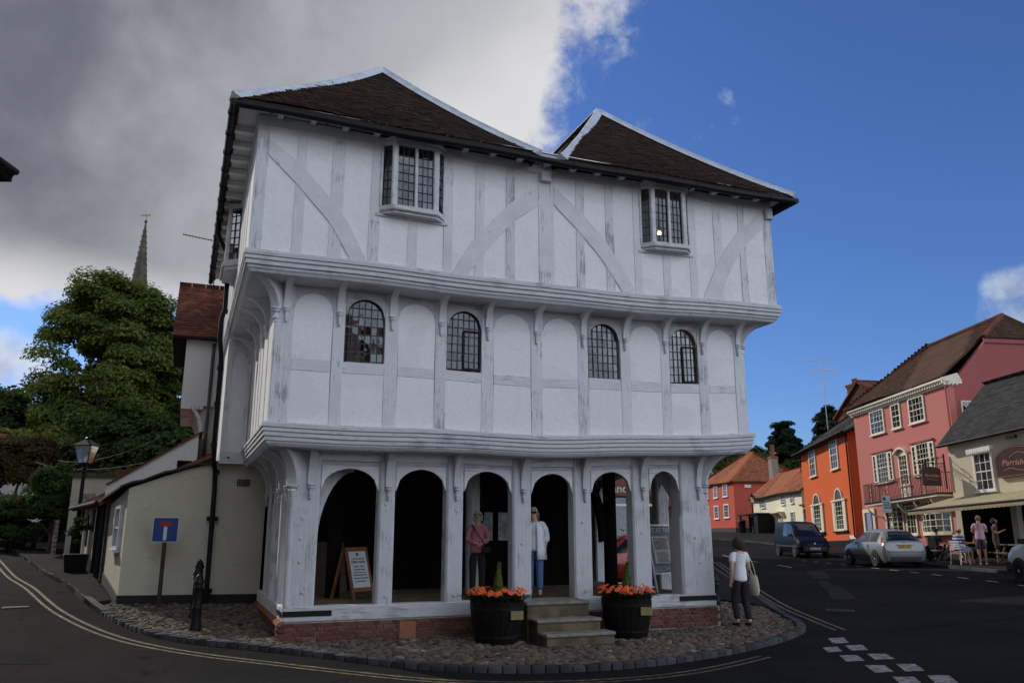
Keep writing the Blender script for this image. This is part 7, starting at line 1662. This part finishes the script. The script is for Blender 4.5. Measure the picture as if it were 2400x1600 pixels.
def J0(seated=False):
    if not seated:
        J = {'pelvis':(0,0,.94),'waist':(0,0,1.08),'chest':(0,0,1.27),'neckb':(0,.01,1.42),'neck':(0,0,1.47),'jaw':(0,-.02,1.53),'head':(0,-.005,1.60),'top':(0,.01,1.665)}
        for s, n in ((-1,'R'),(1,'L')): J.update({'sh'+n:(s*.165,0,1.375),'el'+n:(s*.21,.03,1.11),'wr'+n:(s*.215,-.04,.88),'hip'+n:(s*.085,0,.89),'kn'+n:(s*.095,-.015,.50),'an'+n:(s*.095,.02,.085),'toe'+n:(s*.11,-.14,.035)})
    else:
        J = {'pelvis':(0,.02,.52),'waist':(0,.03,.66),'chest':(0,0,.86),'neckb':(0,-.01,1.01),'neck':(0,-.03,1.06),'jaw':(0,-.06,1.12),'head':(0,-.045,1.19),'top':(0,-.03,1.255)}
        for s, n in ((-1,'R'),(1,'L')): J.update({'sh'+n:(s*.165,.0,.965),'el'+n:(s*.20,-.08,.72),'wr'+n:(s*.13,-.30,.73),'hip'+n:(s*.09,-.02,.50),'kn'+n:(s*.12,-.44,.50),'an'+n:(s*.12,-.42,.085),'toe'+n:(s*.13,-.58,.035)})
    return J
EB = [('pelvis','waist'),('waist','chest'),('chest','neckb'),('neckb','neck'),('neck','jaw'),('jaw','head'),('head','top')]
for n in 'RL': EB += [('neckb','sh'+n),('sh'+n,'el'+n),('el'+n,'wr'+n),('pelvis','hip'+n),('hip'+n,'kn'+n),('kn'+n,'an'+n),('an'+n,'toe'+n)]
RB = {'pelvis':(.12,.095),'waist':(.105,.08),'chest':(.13,.09),'neckb':(.07,.06),'neck':.052,'jaw':(.062,.07),'head':(.078,.092),'top':(.05,.058)}
for n in 'RL': RB.update({'sh'+n:.055,'el'+n:.040,'wr'+n:.027,'hip'+n:.085,'kn'+n:.058,'an'+n:.042,'toe'+n:.03})
def person(label, loc, rot, skinmat, J, top=None, legs=None, shoes=None, hair=None, hair_style='short', scale=1., sleeves='short', legs_len='long', girth=1., hem=0., group=None, face=True, cat='person'):
    p = thing('person', label, cat, loc, rot, group); p.scale = (scale,)*3
    J = dict(J); E = list(EB); Rr = dict(RB)
    # hands: palm plus five fingers
    for n, s in (('R',-1),('L',1)):
        w = Vector(J['wr'+n]); d = (w-Vector(J['el'+n])).normalized(); side = d.cross(Vector((0,0,1)))
        if side.length < .3: side = Vector((0,-1,0))
        side.normalize(); pm = w+d*.055; J['pa'+n] = tuple(pm); E.append(('wr'+n,'pa'+n)); Rr['pa'+n] = (.034,.018); curl = side.cross(d)*(-.3)
        for k in range(4):
            l = (.062,.072,.066,.052)[k]; b_ = pm+d*.03+side*(.024-.016*k)*s; m_ = b_+d*l*.5; e2 = m_+(d*.8+curl*s*.5).normalized()*l*.5
            J[f'f{k}a{n}'] = tuple(b_+d*.008); J[f'f{k}b{n}'] = tuple(m_); J[f'f{k}c{n}'] = tuple(e2); E += [('pa'+n,f'f{k}a{n}'),(f'f{k}a{n}',f'f{k}b{n}'),(f'f{k}b{n}',f'f{k}c{n}')]; Rr.update({f'f{k}a{n}':.009,f'f{k}b{n}':.0085,f'f{k}c{n}':.007})
        th_ = w+d*.03+side*.035*s; t2 = th_+(d*.6+side*.7*s).normalized()*.04; J['ta'+n] = tuple(th_); J['tb'+n] = tuple(t2); E += [('wr'+n,'ta'+n),('ta'+n,'tb'+n)]; Rr.update({'ta'+n:.012,'tb'+n:.009})
    skin('body', J, E, Rr, skinmat, p, 2, 'pelvis')
    hd = Vector(J['head']); up = (Vector(J['top'])-Vector(J['jaw'])).normalized(); fw = Vector((0,-1,0)); fw = (fw-up*fw.dot(up)).normalized(); rt = fw.cross(up); MBt = Matrix.Translation(hd) @ Matrix((rt, -fw, up)).transposed().to_4x4()
    if face:
        nz = MB().add([(-.014,-.088,-.035),(.014,-.088,-.035),(0,-.112,-.032),(0,-.088,.012),(0,-.08,-.045)], [(0,1,2),(0,2,3),(1,3,2),(0,4,1),(0,3,4),(1,4,3)]); o = nz.build('nose', skinmat, p, smooth=True); o.matrix_local = MBt
        for s in (-1, 1):
            o = MB().lathe([(.002,-.009),(.010,-.004),(.010,.004),(.002,.009)], 8, (s*.032,-.082,.008)).build('eye', ink, p); o.matrix_local = MBt
            o = MB().lathe([(.004,-.03),(.012,-.02),(.016,.01),(.010,.03)], 7, (s*.082,.012,-.01)).build('ear', skinmat, p, smooth=True); o.matrix_local = MBt
        o = MB().box(-.022,.022,-.084,-.076,-.064,-.056).build('mouth', plain('lips', (.30,.10,.09), .6), p); o.matrix_local = MBt
    if hair:
        hb = bmesh.new(); bmesh.ops.create_icosphere(hb, subdivisions=3, radius=1); rr = random.Random(hash(label) % 999)
        sx, sy, sz, oy, oz = {'short':(.088,.103,.098,.012,.028),'bob':(.110,.115,.135,.028,-.002),'bushy':(.128,.128,.15,.02,.0),'long':(.105,.11,.20,.035,-.06),'balding':(.085,.10,.075,.03,.0)}[hair_style]
        for v in hb.verts:
            c = v.co.copy(); f = 1+.06*math.sin(9*c.x+4*c.z)+.05*math.sin(11*c.z+5*c.y)+rr.uniform(-.03,.03); v.co = Vector((c.x*sx*f, c.y*sy*f+oy, c.z*sz*f+oz))
        cut = {'short':-.005,'bob':-.10,'bushy':-.12,'long':-.24,'balding':-.02}[hair_style]
        bmesh.ops.delete(hb, geom=[v for v in hb.verts if (v.co.y < -.045 and v.co.z < .045) or v.co.z < cut or (hair_style == 'balding' and v.co.z > .05)], context='VERTS')
        m = bpy.data.meshes.new('hair'); hb.to_mesh(m); hb.free()
        for q in m.polygons: q.use_smooth = True
        o = link(m, 'hair', hair, p); o.matrix_local = MBt; sd_ = o.modifiers.new('t', 'SOLIDIFY'); sd_.thickness = .012
    g = girth
    if top:
        Jt = {k: J[k] for k in ('pelvis','waist','chest','neckb')}; Et = [('pelvis','waist'),('waist','chest'),('chest','neckb')]; Rt = {'pelvis':(.155*g,.125*g),'waist':(.145*g,.115*g),'chest':(.165*g,.122*g),'neckb':(.085,.075)}
        hem = hem or .10
        if hem: pv = Vector(J['pelvis']); Jt['hem'] = (pv.x, pv.y, pv.z-hem); Et.append(('pelvis','hem')); Rt['hem'] = (.165*g,.13*g)
        for n in 'RL':
            sh, el, wr = Vector(J['sh'+n]), Vector(J['el'+n]), Vector(J['wr'+n]); Jt['sh'+n] = tuple(sh); Et.append(('neckb','sh'+n)); Rt['sh'+n] = .075
            if sleeves == 'short': Jt['el'+n] = tuple(sh.lerp(el, .62)); Rt['el'+n] = .066; Et.append(('sh'+n,'el'+n))
            else: Jt['el'+n] = tuple(el); Rt['el'+n] = .058; Jt['wr'+n] = tuple(el.lerp(wr, .9 if sleeves == 'long' else .35)); Rt['wr'+n] = .046; Et += [('sh'+n,'el'+n),('el'+n,'wr'+n)]
        skin('shirt', Jt, Et, Rt, top, p, 2, 'chest')
    if legs:
        Jl = {'pelvis':J['pelvis'],'waistb':tuple(Vector(J['pelvis']).lerp(Vector(J['waist']), .7))}; El = [('pelvis','waistb')]; Rl = {'pelvis':(.145*g,.118*g),'waistb':(.13*g,.10*g)}
        for n in 'RL':
            kn, an, hp = Vector(J['kn'+n]), Vector(J['an'+n]), Vector(J['hip'+n]); Jl['hip'+n] = tuple(hp); Rl['hip'+n] = .108; Jl['kn'+n] = tuple(kn if legs_len == 'long' else hp.lerp(kn, .96)); Rl['kn'+n] = .078 if legs_len == 'long' else .092; El += [('pelvis','hip'+n),('hip'+n,'kn'+n)]
            if legs_len == 'long': Jl['an'+n] = tuple(kn.lerp(an, .94)); Rl['an'+n] = .068; El.append(('kn'+n,'an'+n))
        skin('trousers' if legs_len == 'long' else 'shorts', Jl, El, Rl, legs, p, 2, 'pelvis')
    if shoes:
        for n in 'RL':
            a, t_ = Vector(J['an'+n]), Vector(J['toe'+n]); d = (t_-a); d.z = 0; d.normalize(); Js = {'h':tuple(a-d*.045+Vector((0,0,-.035))),'m':tuple(a+d*.07+Vector((0,0,-.042))),'t':tuple(a+d*.165+Vector((0,0,-.05)))}
            skin('shoe', Js, [('h','m'),('m','t')], {'h':(.042,.045),'m':(.044,.038),'t':(.034,.026)}, shoes, p, 2)
    return p
def strap(parent, pts, w, mat, name='strap'):
    return MB().tube(pts, w, 5).build(name, mat, parent)
# woman walking past the corner of the hall
wx, wy = W2(8.82, -.62); z = H(wx, wy)+AP+.01
J = J0(); J.update({'elR':(-.23,.02,1.12),'wrR':(-.17,-.17,1.00),'elL':(.245,.05,1.12),'wrL':(.22,-.02,.90),'knL':(.10,-.10,.51),'anL':(.10,-.02,.10),'toeL':(.115,-.17,.04),'knR':(-.09,.0,.50),'anR':(-.09,.10,.10),'toeR':(-.10,-.03,.035),'head':(-.01,-.03,1.595),'top':(-.01,-.02,1.66),'jaw':(-.005,-.045,1.53)})
wA = person('woman in white T-shirt and black trousers walking away with a tote bag', (wx, wy, z), R(205), SK, J, cloth('white_tshirt', (.74,.75,.80), .05), cloth('black_trousers', (.012,.012,.016)), cloth('black_shoes', (.01,.01,.01)), cloth('brown_hair', (.045,.022,.014), .4), 'bushy', 1.0)
bag = thing('tote_bag', 'cream tote bag hanging from the walking woman\'s shoulder', 'bag', (wx, wy, z), R(205)); cream_c = cloth('cream_canvas', (.50,.46,.36), .12)
bm_ = MB()
for i, (w_, d_, zz) in enumerate(((.10,.05,.60),(.20,.075,.66),(.21,.08,.80),(.17,.06,.92),(.15,.03,.97))): pass
bm_.lathe([(.05,.58),(.12,.60),(.155,.68),(.15,.80),(.12,.92),(.105,.98),(.09,.97),(.10,.9),(.12,.7)], 14, (0,0,0), .5); o = bm_.build('bag', cream_c, bag, smooth=True); o.matrix_local = Matrix.Translation((-.27,.08,.0)) @ Matrix.Rotation(R(80), 4, 'Z')
for dy in (-.05, .05): MB().tube([(-.27,.08+dy*1.4,.95),(-.25,.05+dy,1.2),(-.175,.01+dy*.5,1.44),(-.20,-.06+dy*.2,1.3),(-.26,.02+dy*1.4,.96)], .009, 5).build('handle', cream_c, bag)
bo2 = None
# two women in the arcade
wx, wy = W2(4.86, .62); J = J0(); J.update({'elR':(-.20,.06,1.12),'wrR':(-.17,-.06,.90),'elL':(.23,.08,1.13),'wrL':(.21,.0,.92),'head':(-.025,-.02,1.60),'jaw':(-.03,-.045,1.535),'top':(-.02,0,1.665)})
denim = cloth('denim', (.075,.14,.30)); wl = cloth('white_linen', (.70,.71,.78), .06)
wB = person('woman in open white shirt and blue jeans standing on the top step', (wx, wy, .484), R(-8), SK, J, cloth('white_vest', (.66,.66,.68), .05), denim, cloth('tan_sandals', (.12,.06,.04)), cloth('fair_hair', (.42,.33,.22), .3), 'short', 1.0, 'short')
Jo = {k: J[k] for k in J}; 
sh_ = thing('x', None, None); bpy.data.objects.remove(sh_)
for s, n in ((1,'L'),(-1,'R')):   # open overshirt: two front panels, back and sleeves
    c = [(s*(.05+.14*t), -.125+.10*t*t, 0) for t in np.linspace(0, 1, 6)] 
    V = []; 
    for zz, k in ((.70,1.22),(.9,1.12),(1.1,1.0),(1.25,1.02),(1.38,.85)): V += [(a*k, b*k, zz) for a, b, _ in c] 
    o = MB().add(V, [(i*6+j,i*6+j+1,(i+1)*6+j+1,(i+1)*6+j) for i in range(4) for j in range(5)]).build('overshirt_front', wl, wB, smooth=True); o.modifiers.new('t', 'SOLIDIFY').thickness = .012
V = []; bk = [(.20*math.cos(a), .01+.135*math.sin(a)) for a in np.linspace(-.1, math.pi+.1, 12)]
for zz, k in ((.70,1.22),(.9,1.12),(1.1,1.0),(1.25,1.02),(1.40,.8)): V += [(a*k, b*k, zz) for a, b in bk]
o = MB().add(V, [(i*12+j,i*12+j+1,(i+1)*12+j+1,(i+1)*12+j) for i in range(4) for j in range(11)]).build('overshirt_back', wl, wB, smooth=True); o.modifiers.new('t', 'SOLIDIFY').thickness = .012
for n in 'RL': skin('sleeve', {'a':J['sh'+n],'b':J['el'+n],'c':tuple(Vector(J['el'+n]).lerp(Vector(J['wr'+n]),.55))}, [('a','b'),('b','c')], {'a':.085,'b':.074,'c':.064}, wl, wB)
o = MB().box(-.075,.075,-.108,-.088,-.008,.028).build('sunglasses', MT['black'], wB); hd = Vector(J['head']); o.matrix_local = Matrix.Translation(hd)
wx, wy = W2(3.84, 1.15); J = J0(); J.update({'elR':(-.22,.02,1.13),'wrR':(-.05,-.17,1.06),'elL':(.22,.02,1.13),'wrL':(.06,-.18,1.05)})
wC = person('white-haired woman in pink jumper with a crossbody bag inside the arcade', (wx, wy, .484), R(8), SK, J, cloth('pink_jumper', (.42,.15,.19), .1), cloth('black_slacks', (.012,.012,.014)), cloth('black_shoes2', (.01,.01,.01)), cloth('white_hair', (.52,.50,.48), .2), 'bob', .95, 'long', girth=1.08)
bg = thing('crossbody_bag', 'small black bag on a strap across the pink jumper', 'bag', (wx, wy, .484), R(8)); bg.scale = (.95,)*3
MB().box(.08,.26,-.22,-.14,.86,1.02).build('pouch', MT['black'], bg, bevel=.02); MB().tube([(.17,-.19,1.0),(.06,-.175,1.15),(-.06,-.15,1.32),(-.13,-.05,1.46),(-.10,.08,1.44)], .010, 5).build('strap', MT['black'], bg)
# group outside the cafe
def cafe_z(x, y): return H(x, y)+.11
x, y = 17.35, 30.6; J = J0(); J.update({'elR':(-.23,-.03,1.13),'wrR':(-.12,-.24,1.24),'elL':(.23,-.03,1.13),'wrL':(.10,-.25,1.22),'head':(0,-.03,1.595),'jaw':(0,-.05,1.53)})
person('man in pink polo shirt and dark shorts standing with his back to us', (x, y, cafe_z(x,y)), R(150), SKT, J, cloth('pink_polo', (.50,.30,.42), .06), cloth('charcoal_shorts', (.045,.045,.05)), cloth('white_trainers', (.6,.6,.6), .05), cloth('grey_hair', (.16,.12,.09), .3), 'short', 1.04, 'short', 'short', 1.1)
x, y = 18.1, 30.9; person('woman in brown dress partly hidden behind the pink-shirted man', (x, y, cafe_z(x,y)), R(60), SKT, J, cloth('brown_dress', (.07,.04,.03)), cloth('brown_skirt', (.07,.04,.03)), cloth('sandals', (.1,.06,.04)), cloth('dark_hair', (.02,.014,.01)), 'bob', .98, 'short', 'short', hem=.25)
stripe = NT('striped_polo'); sp2 = stripe.N.new('ShaderNodeSeparateXYZ'); stripe.L.new(stripe.tc.outputs['Object'], sp2.inputs[0]); k1 = stripe.math('FRACT', stripe.math('MULTIPLY', sp2.outputs[2], 9.)); stripe.set('Base Color', stripe.mix(stripe.ramp(k1, .44, .5), (.6,.62,.66), (.02,.06,.30))).set('Roughness', .9)
def seat(x, y, rot, label, alu=plain('white_aluminium', (.62,.63,.64), .4, .3)):
    c = thing('cafe_chair', label, 'chair', (x, y, cafe_z(x,y)), rot, 'white slatted cafe chairs')
    for sx in (-.22, .22):
        MB().tube([(sx,-.22,0),(sx*.95,-.20,.44),(sx,-.19,.66)], .013, 6).build('leg', alu, c); MB().tube([(sx*1.05,.26,0),(sx,.19,.44),(sx*.95,.27,.86)], .013, 6).build('leg', alu, c); MB().tube([(sx,-.2,.66),(sx,.05,.67),(sx*.97,.22,.66)], .014, 6).build('armrest', alu, c)
    for i in range(6): MB().box(-.22,.22,-.20+i*.068,-.15+i*.068,.435,.448).build('seat_slat', alu, c)
    for i in range(4): MB().box(-.21,.21,.215+i*.012,.228+i*.012,.56+i*.085,.61+i*.085).build('back_slat', alu, c)
    return c
x, y = 16.85, 31.2; seat(x, y, R(110), 'white slatted cafe chair under the striped-shirt man'); J = J0(True); J.update({'wrR':(-.10,-.34,.74),'wrL':(.10,-.36,.76),'jaw':(0,-.09,1.12),'head':(0,-.08,1.19)})
person('seated man in blue and white striped polo and checked shorts', (x, y, cafe_z(x,y)), R(110), SKT, J, stripe.m, cloth('checked_shorts', (.30,.33,.45), .4, 30), cloth('flip_flops', (.2,.1,.06)), cloth('shaved_hair', (.05,.035,.03)), 'balding', 1.04, 'short', 'short', 1.22)
x, y = 17.8, 31.6; person('seated man in dark red shirt across the cafe table', (x, y, cafe_z(x,y)), R(-100), SKT, J, cloth('dark_red_shirt', (.11,.015,.02)), cloth('dark_shorts', (.03,.03,.035)), None, cloth('dark_hair2', (.02,.014,.01)), 'short', 1.02, 'short', 'short', 1.1)
x, y = 18.35, 32.3; person('seated woman in black with dark hair at the cafe table', (x, y, cafe_z(x,y)), R(-60), SK, J, cloth('black_top', (.012,.012,.014)), cloth('black_skirt', (.012,.012,.014)), None, cloth('black_hair', (.01,.008,.007)), 'bob', .98, 'short')
x, y = 18.35, 28.7; seat(x, y, R(95), 'white slatted cafe chair right of the standing man'); person('seated woman with blonde ponytail and rust-coloured top', (18.9, 28.6, cafe_z(18.9,28.6)), R(60), SKT, J, cloth('rust_top', (.14,.03,.02)), cloth('rust_skirt', (.06,.03,.03)), None, cloth('blonde_hair', (.36,.24,.11), .3), 'long', 1.0, 'short')
x, y = 18.0, 27.6; seat(x, y, R(150), 'white slatted cafe chair nearest the white van'); person('seated woman with long blonde hair in white top, back to us', (x, y, cafe_z(x,y)), R(160), SKT, J, cloth('white_top2', (.66,.66,.68), .05), cloth('pale_shorts', (.3,.3,.32)), None, cloth('blonde_hair2', (.40,.27,.12), .3), 'long', .98, 'short')
x, y = 19.3, 28.1; person('man in dark shirt standing in the cafe doorway shadow', (x, y, cafe_z(x,y)), R(110), SKT, J0(), cloth('navy_shirt', (.012,.012,.018)), cloth('navy_trousers', (.012,.012,.014)), cloth('dark_shoes3', (.01,.01,.01)), cloth('dark_hair4', (.02,.014,.01)), 'short', 1.05)
# picnic tables
tmw = plain('weathered_bench_wood', (.10,.07,.045), .85, var=.3)
def picnic(x, y, rot, label):
    c = thing('picnic_table', label, 'table', (x, y, cafe_z(x,y)), rot, 'wooden picnic tables')
    for i in range(5): MB().box(-.8,.8,-.36+i*.146,-.23+i*.146,.70,.74).build('top_plank', tmw, c)
    for sy in (-.62, .62): MB().box(-.8,.8,sy-.12,sy+.12,.42,.46).build('bench_plank', tmw, c)
    for sx in (-.55, .55):
        MB().bar((sx,-.5,0),(sx,-.2,.70),.06,.08).build('leg', tmw, c); MB().bar((sx,.5,0),(sx,.2,.70),.06,.08).build('leg', tmw, c); MB().box(sx-.03,sx+.03,-.7,.7,.36,.42).build('cross_beam', tmw, c)
picnic(17.6, 33.0, R(70), 'weathered wooden picnic table beside the wheelchair'); picnic(18.3, 29.9, R(80), 'weathered wooden picnic table behind the standing man')
# wheelchair and its user
x, y = 17.75, 34.6; wc = thing('wheelchair', 'black wheelchair by the bow window of the pink house', 'wheelchair', (x, y, cafe_z(x,y)), R(105))
for s in (-1, 1):
    o = MB().lathe([(.27,-.02),(.30,-.025),(.31,0),(.30,.025),(.27,.02),(.265,0)], 22).build('wheel', tyre, wc); o.matrix_local = Matrix.Translation((s*.30,.12,.31)) @ Matrix.Rotation(R(90), 4, 'Y')
    sp_ = MB()
    for k in range(10): a = 2*math.pi*k/10; sp_.bar((0,0,0),(.28*math.cos(a),.28*math.sin(a),0),.008)
    q = sp_.build('spokes', alloy, o); o2 = MB().lathe([(.07,-.015),(.085,0),(.07,.015)], 12).build('caster', tyre, wc); o2.matrix_local = Matrix.Translation((s*.24,-.42,.09)) @ Matrix.Rotation(R(90), 4, 'Y')
    MB().tube([(s*.24,-.42,.12),(s*.24,-.36,.46),(s*.24,.2,.48),(s*.24,.26,.92),(s*.24,.36,.96)], .014, 6).build('frame', MT['black'], wc); MB().box(s*.24-.03,s*.24+.03,-.22,.16,.66,.70).build('armrest', MT['black'], wc)
MB().box(-.22,.22,-.28,.18,.45,.50).build('seat', MT['black'], wc); MB().box(-.22,.22,.18,.22,.50,.92).build('backrest', MT['black'], wc)
J = J0(True); J.update({'wrR':(-.08,-.25,.70),'wrL':(.08,-.26,.70)})
person('person in dark top and pale trousers sitting in the wheelchair', (x, y, cafe_z(x,y)), R(105), SKT, J, cloth('dark_top', (.014,.014,.018)), cloth('stone_trousers', (.42,.40,.36)), cloth('dark_shoes5', (.01,.01,.01)), cloth('dark_hair6', (.02,.015,.012)), 'short', 1.0, 'elbow')
rr_ = thing('sun_blocking_range', 'unseen tiled range added behind the hall to block the sun', 'house', (P0[0], P0[1], 0), AL)  # added, out of view: closes the gap that let sun onto the street
MB().box(1.5, 9.3, 9.45, 12.4, 0, 7.6).build('wall', wr, rr_); tiled(rr_, [(1.2,9.42,7.6),(9.6,9.42,7.6),(9.6,11,9.4),(1.2,11,9.4)], MT['tilered'], .3, .45); tiled(rr_, [(9.6,12.8,7.5),(1.2,12.8,7.5),(1.2,11,9.4),(9.6,11,9.4)], MT['tilered'], .3, .45); MB().prism([(9.45,7.5),(12.4,7.5),(11,9.3)], 9.1, 9.3, 'yz').build('gable', wr, rr_)
# houses across the street behind the viewpoint, made tall and close to dim low skylight
for x0, w_, h_, rz, mt, lb in ((-19,10,10.0,2,wr,'rendered house across the street, left of the viewpoint'),(-8,9,11.0,-1,MT['brick'],'brick house across the street, straight behind the viewpoint'),(2.5,10,10.2,-4,wr,'pale rendered house across the street, right of the viewpoint')):
    bh_ = thing('house', lb, 'house', (x0+w_, -6.5, -.3), R(180+rz)); MB().box(0, w_-.3, 0, 7, 0, h_).build('wall', mt, bh_)
    tiled(bh_, [(-.1,-.4,h_-.1),(w_-.2,-.4,h_-.1),(w_-.2,3.5,h_+2.8),(-.1,3.5,h_+2.8)], MT['tilered'], .35, .5); tiled(bh_, [(w_-.2,7.4,h_-.1),(-.1,7.4,h_-.1),(-.1,3.5,h_+2.8),(w_-.2,3.5,h_+2.8)], MT['tilered'], .35, .5)
    for e in (.0, w_-.5): MB().prism([(0,h_-.1),(7,h_-.1),(3.5,h_+2.7)], e, e+.2, 'yz').build('gable', mt, bh_)
    for i in range(3):
        for z0 in (1.0, 4.0, 6.8): sash(bh_, 1+i*3, 2.1+i*3, z0, z0+1.6, 3, 4, None, MT['white'])
    MB().box(w_/2-.9, w_/2+.1, -.06, .01, 0, 2.2).build('door', MT['black'], bh_)
# off-frame houses on the far side of the lane (they shade the roadway)
oh2 = thing('lane_house', 'rendered house on the far side of the lane, outside the picture', 'house', (-15.2, 15.2, 0), R(122))
MB().box(0, 14, 0, 6, .2, 6.6).build('wall', wr, oh2); tiled(oh2, [(-.3,-.4,6.5),(14.3,-.4,6.5),(14.3,3,9.6),(-.3,3,9.6)], MT['tilered'], .3, .45); tiled(oh2, [(14.3,6.4,6.5),(-.3,6.4,6.5),(-.3,3,9.6),(14.3,3,9.6)], MT['tilered'], .3, .45)
for x0 in (1, 4, 7): sash(oh2, x0, x0+1.1, 3.8, 5.3, 3, 4, lambda x, y, z: (x, y, z), MT['white']); sash(oh2, x0, x0+1.1, 1.2, 2.7, 3, 4, None, MT['white'])
for e in (-.0, 14): MB().prism([(0,6.5),(6,6.5),(3,9.5)], e-.1 if e else 0, e if e else .2, 'yz').build('gable', wr, oh2)
# ------------------------------------------------------------------ bake lettering and figures to plain meshes in one pass
bpy.context.view_layer.update(); dg = bpy.context.evaluated_depsgraph_get()
done = []
for o in LATE_SKIN:
    me = bpy.data.meshes.new_from_object(o.evaluated_get(dg)); done.append((o, me))
tx = [(o, mat, bpy.data.meshes.new_from_object(o.evaluated_get(dg))) for o, mat in LATE_TEXT]
for o, me in done:
    mt = o.data.materials[0]; o.modifiers.clear(); o.data = me; me.materials.clear(); me.materials.append(mt)
    for p in me.polygons: p.use_smooth = True
for o, mat, me in tx:
    me.materials.clear(); me.materials.append(mat); n = bpy.data.objects.new('lettering', me); COL.objects.link(n); n.parent = o.parent; n.location = o.location; n.rotation_euler = o.rotation_euler
    bpy.data.objects.remove(o)
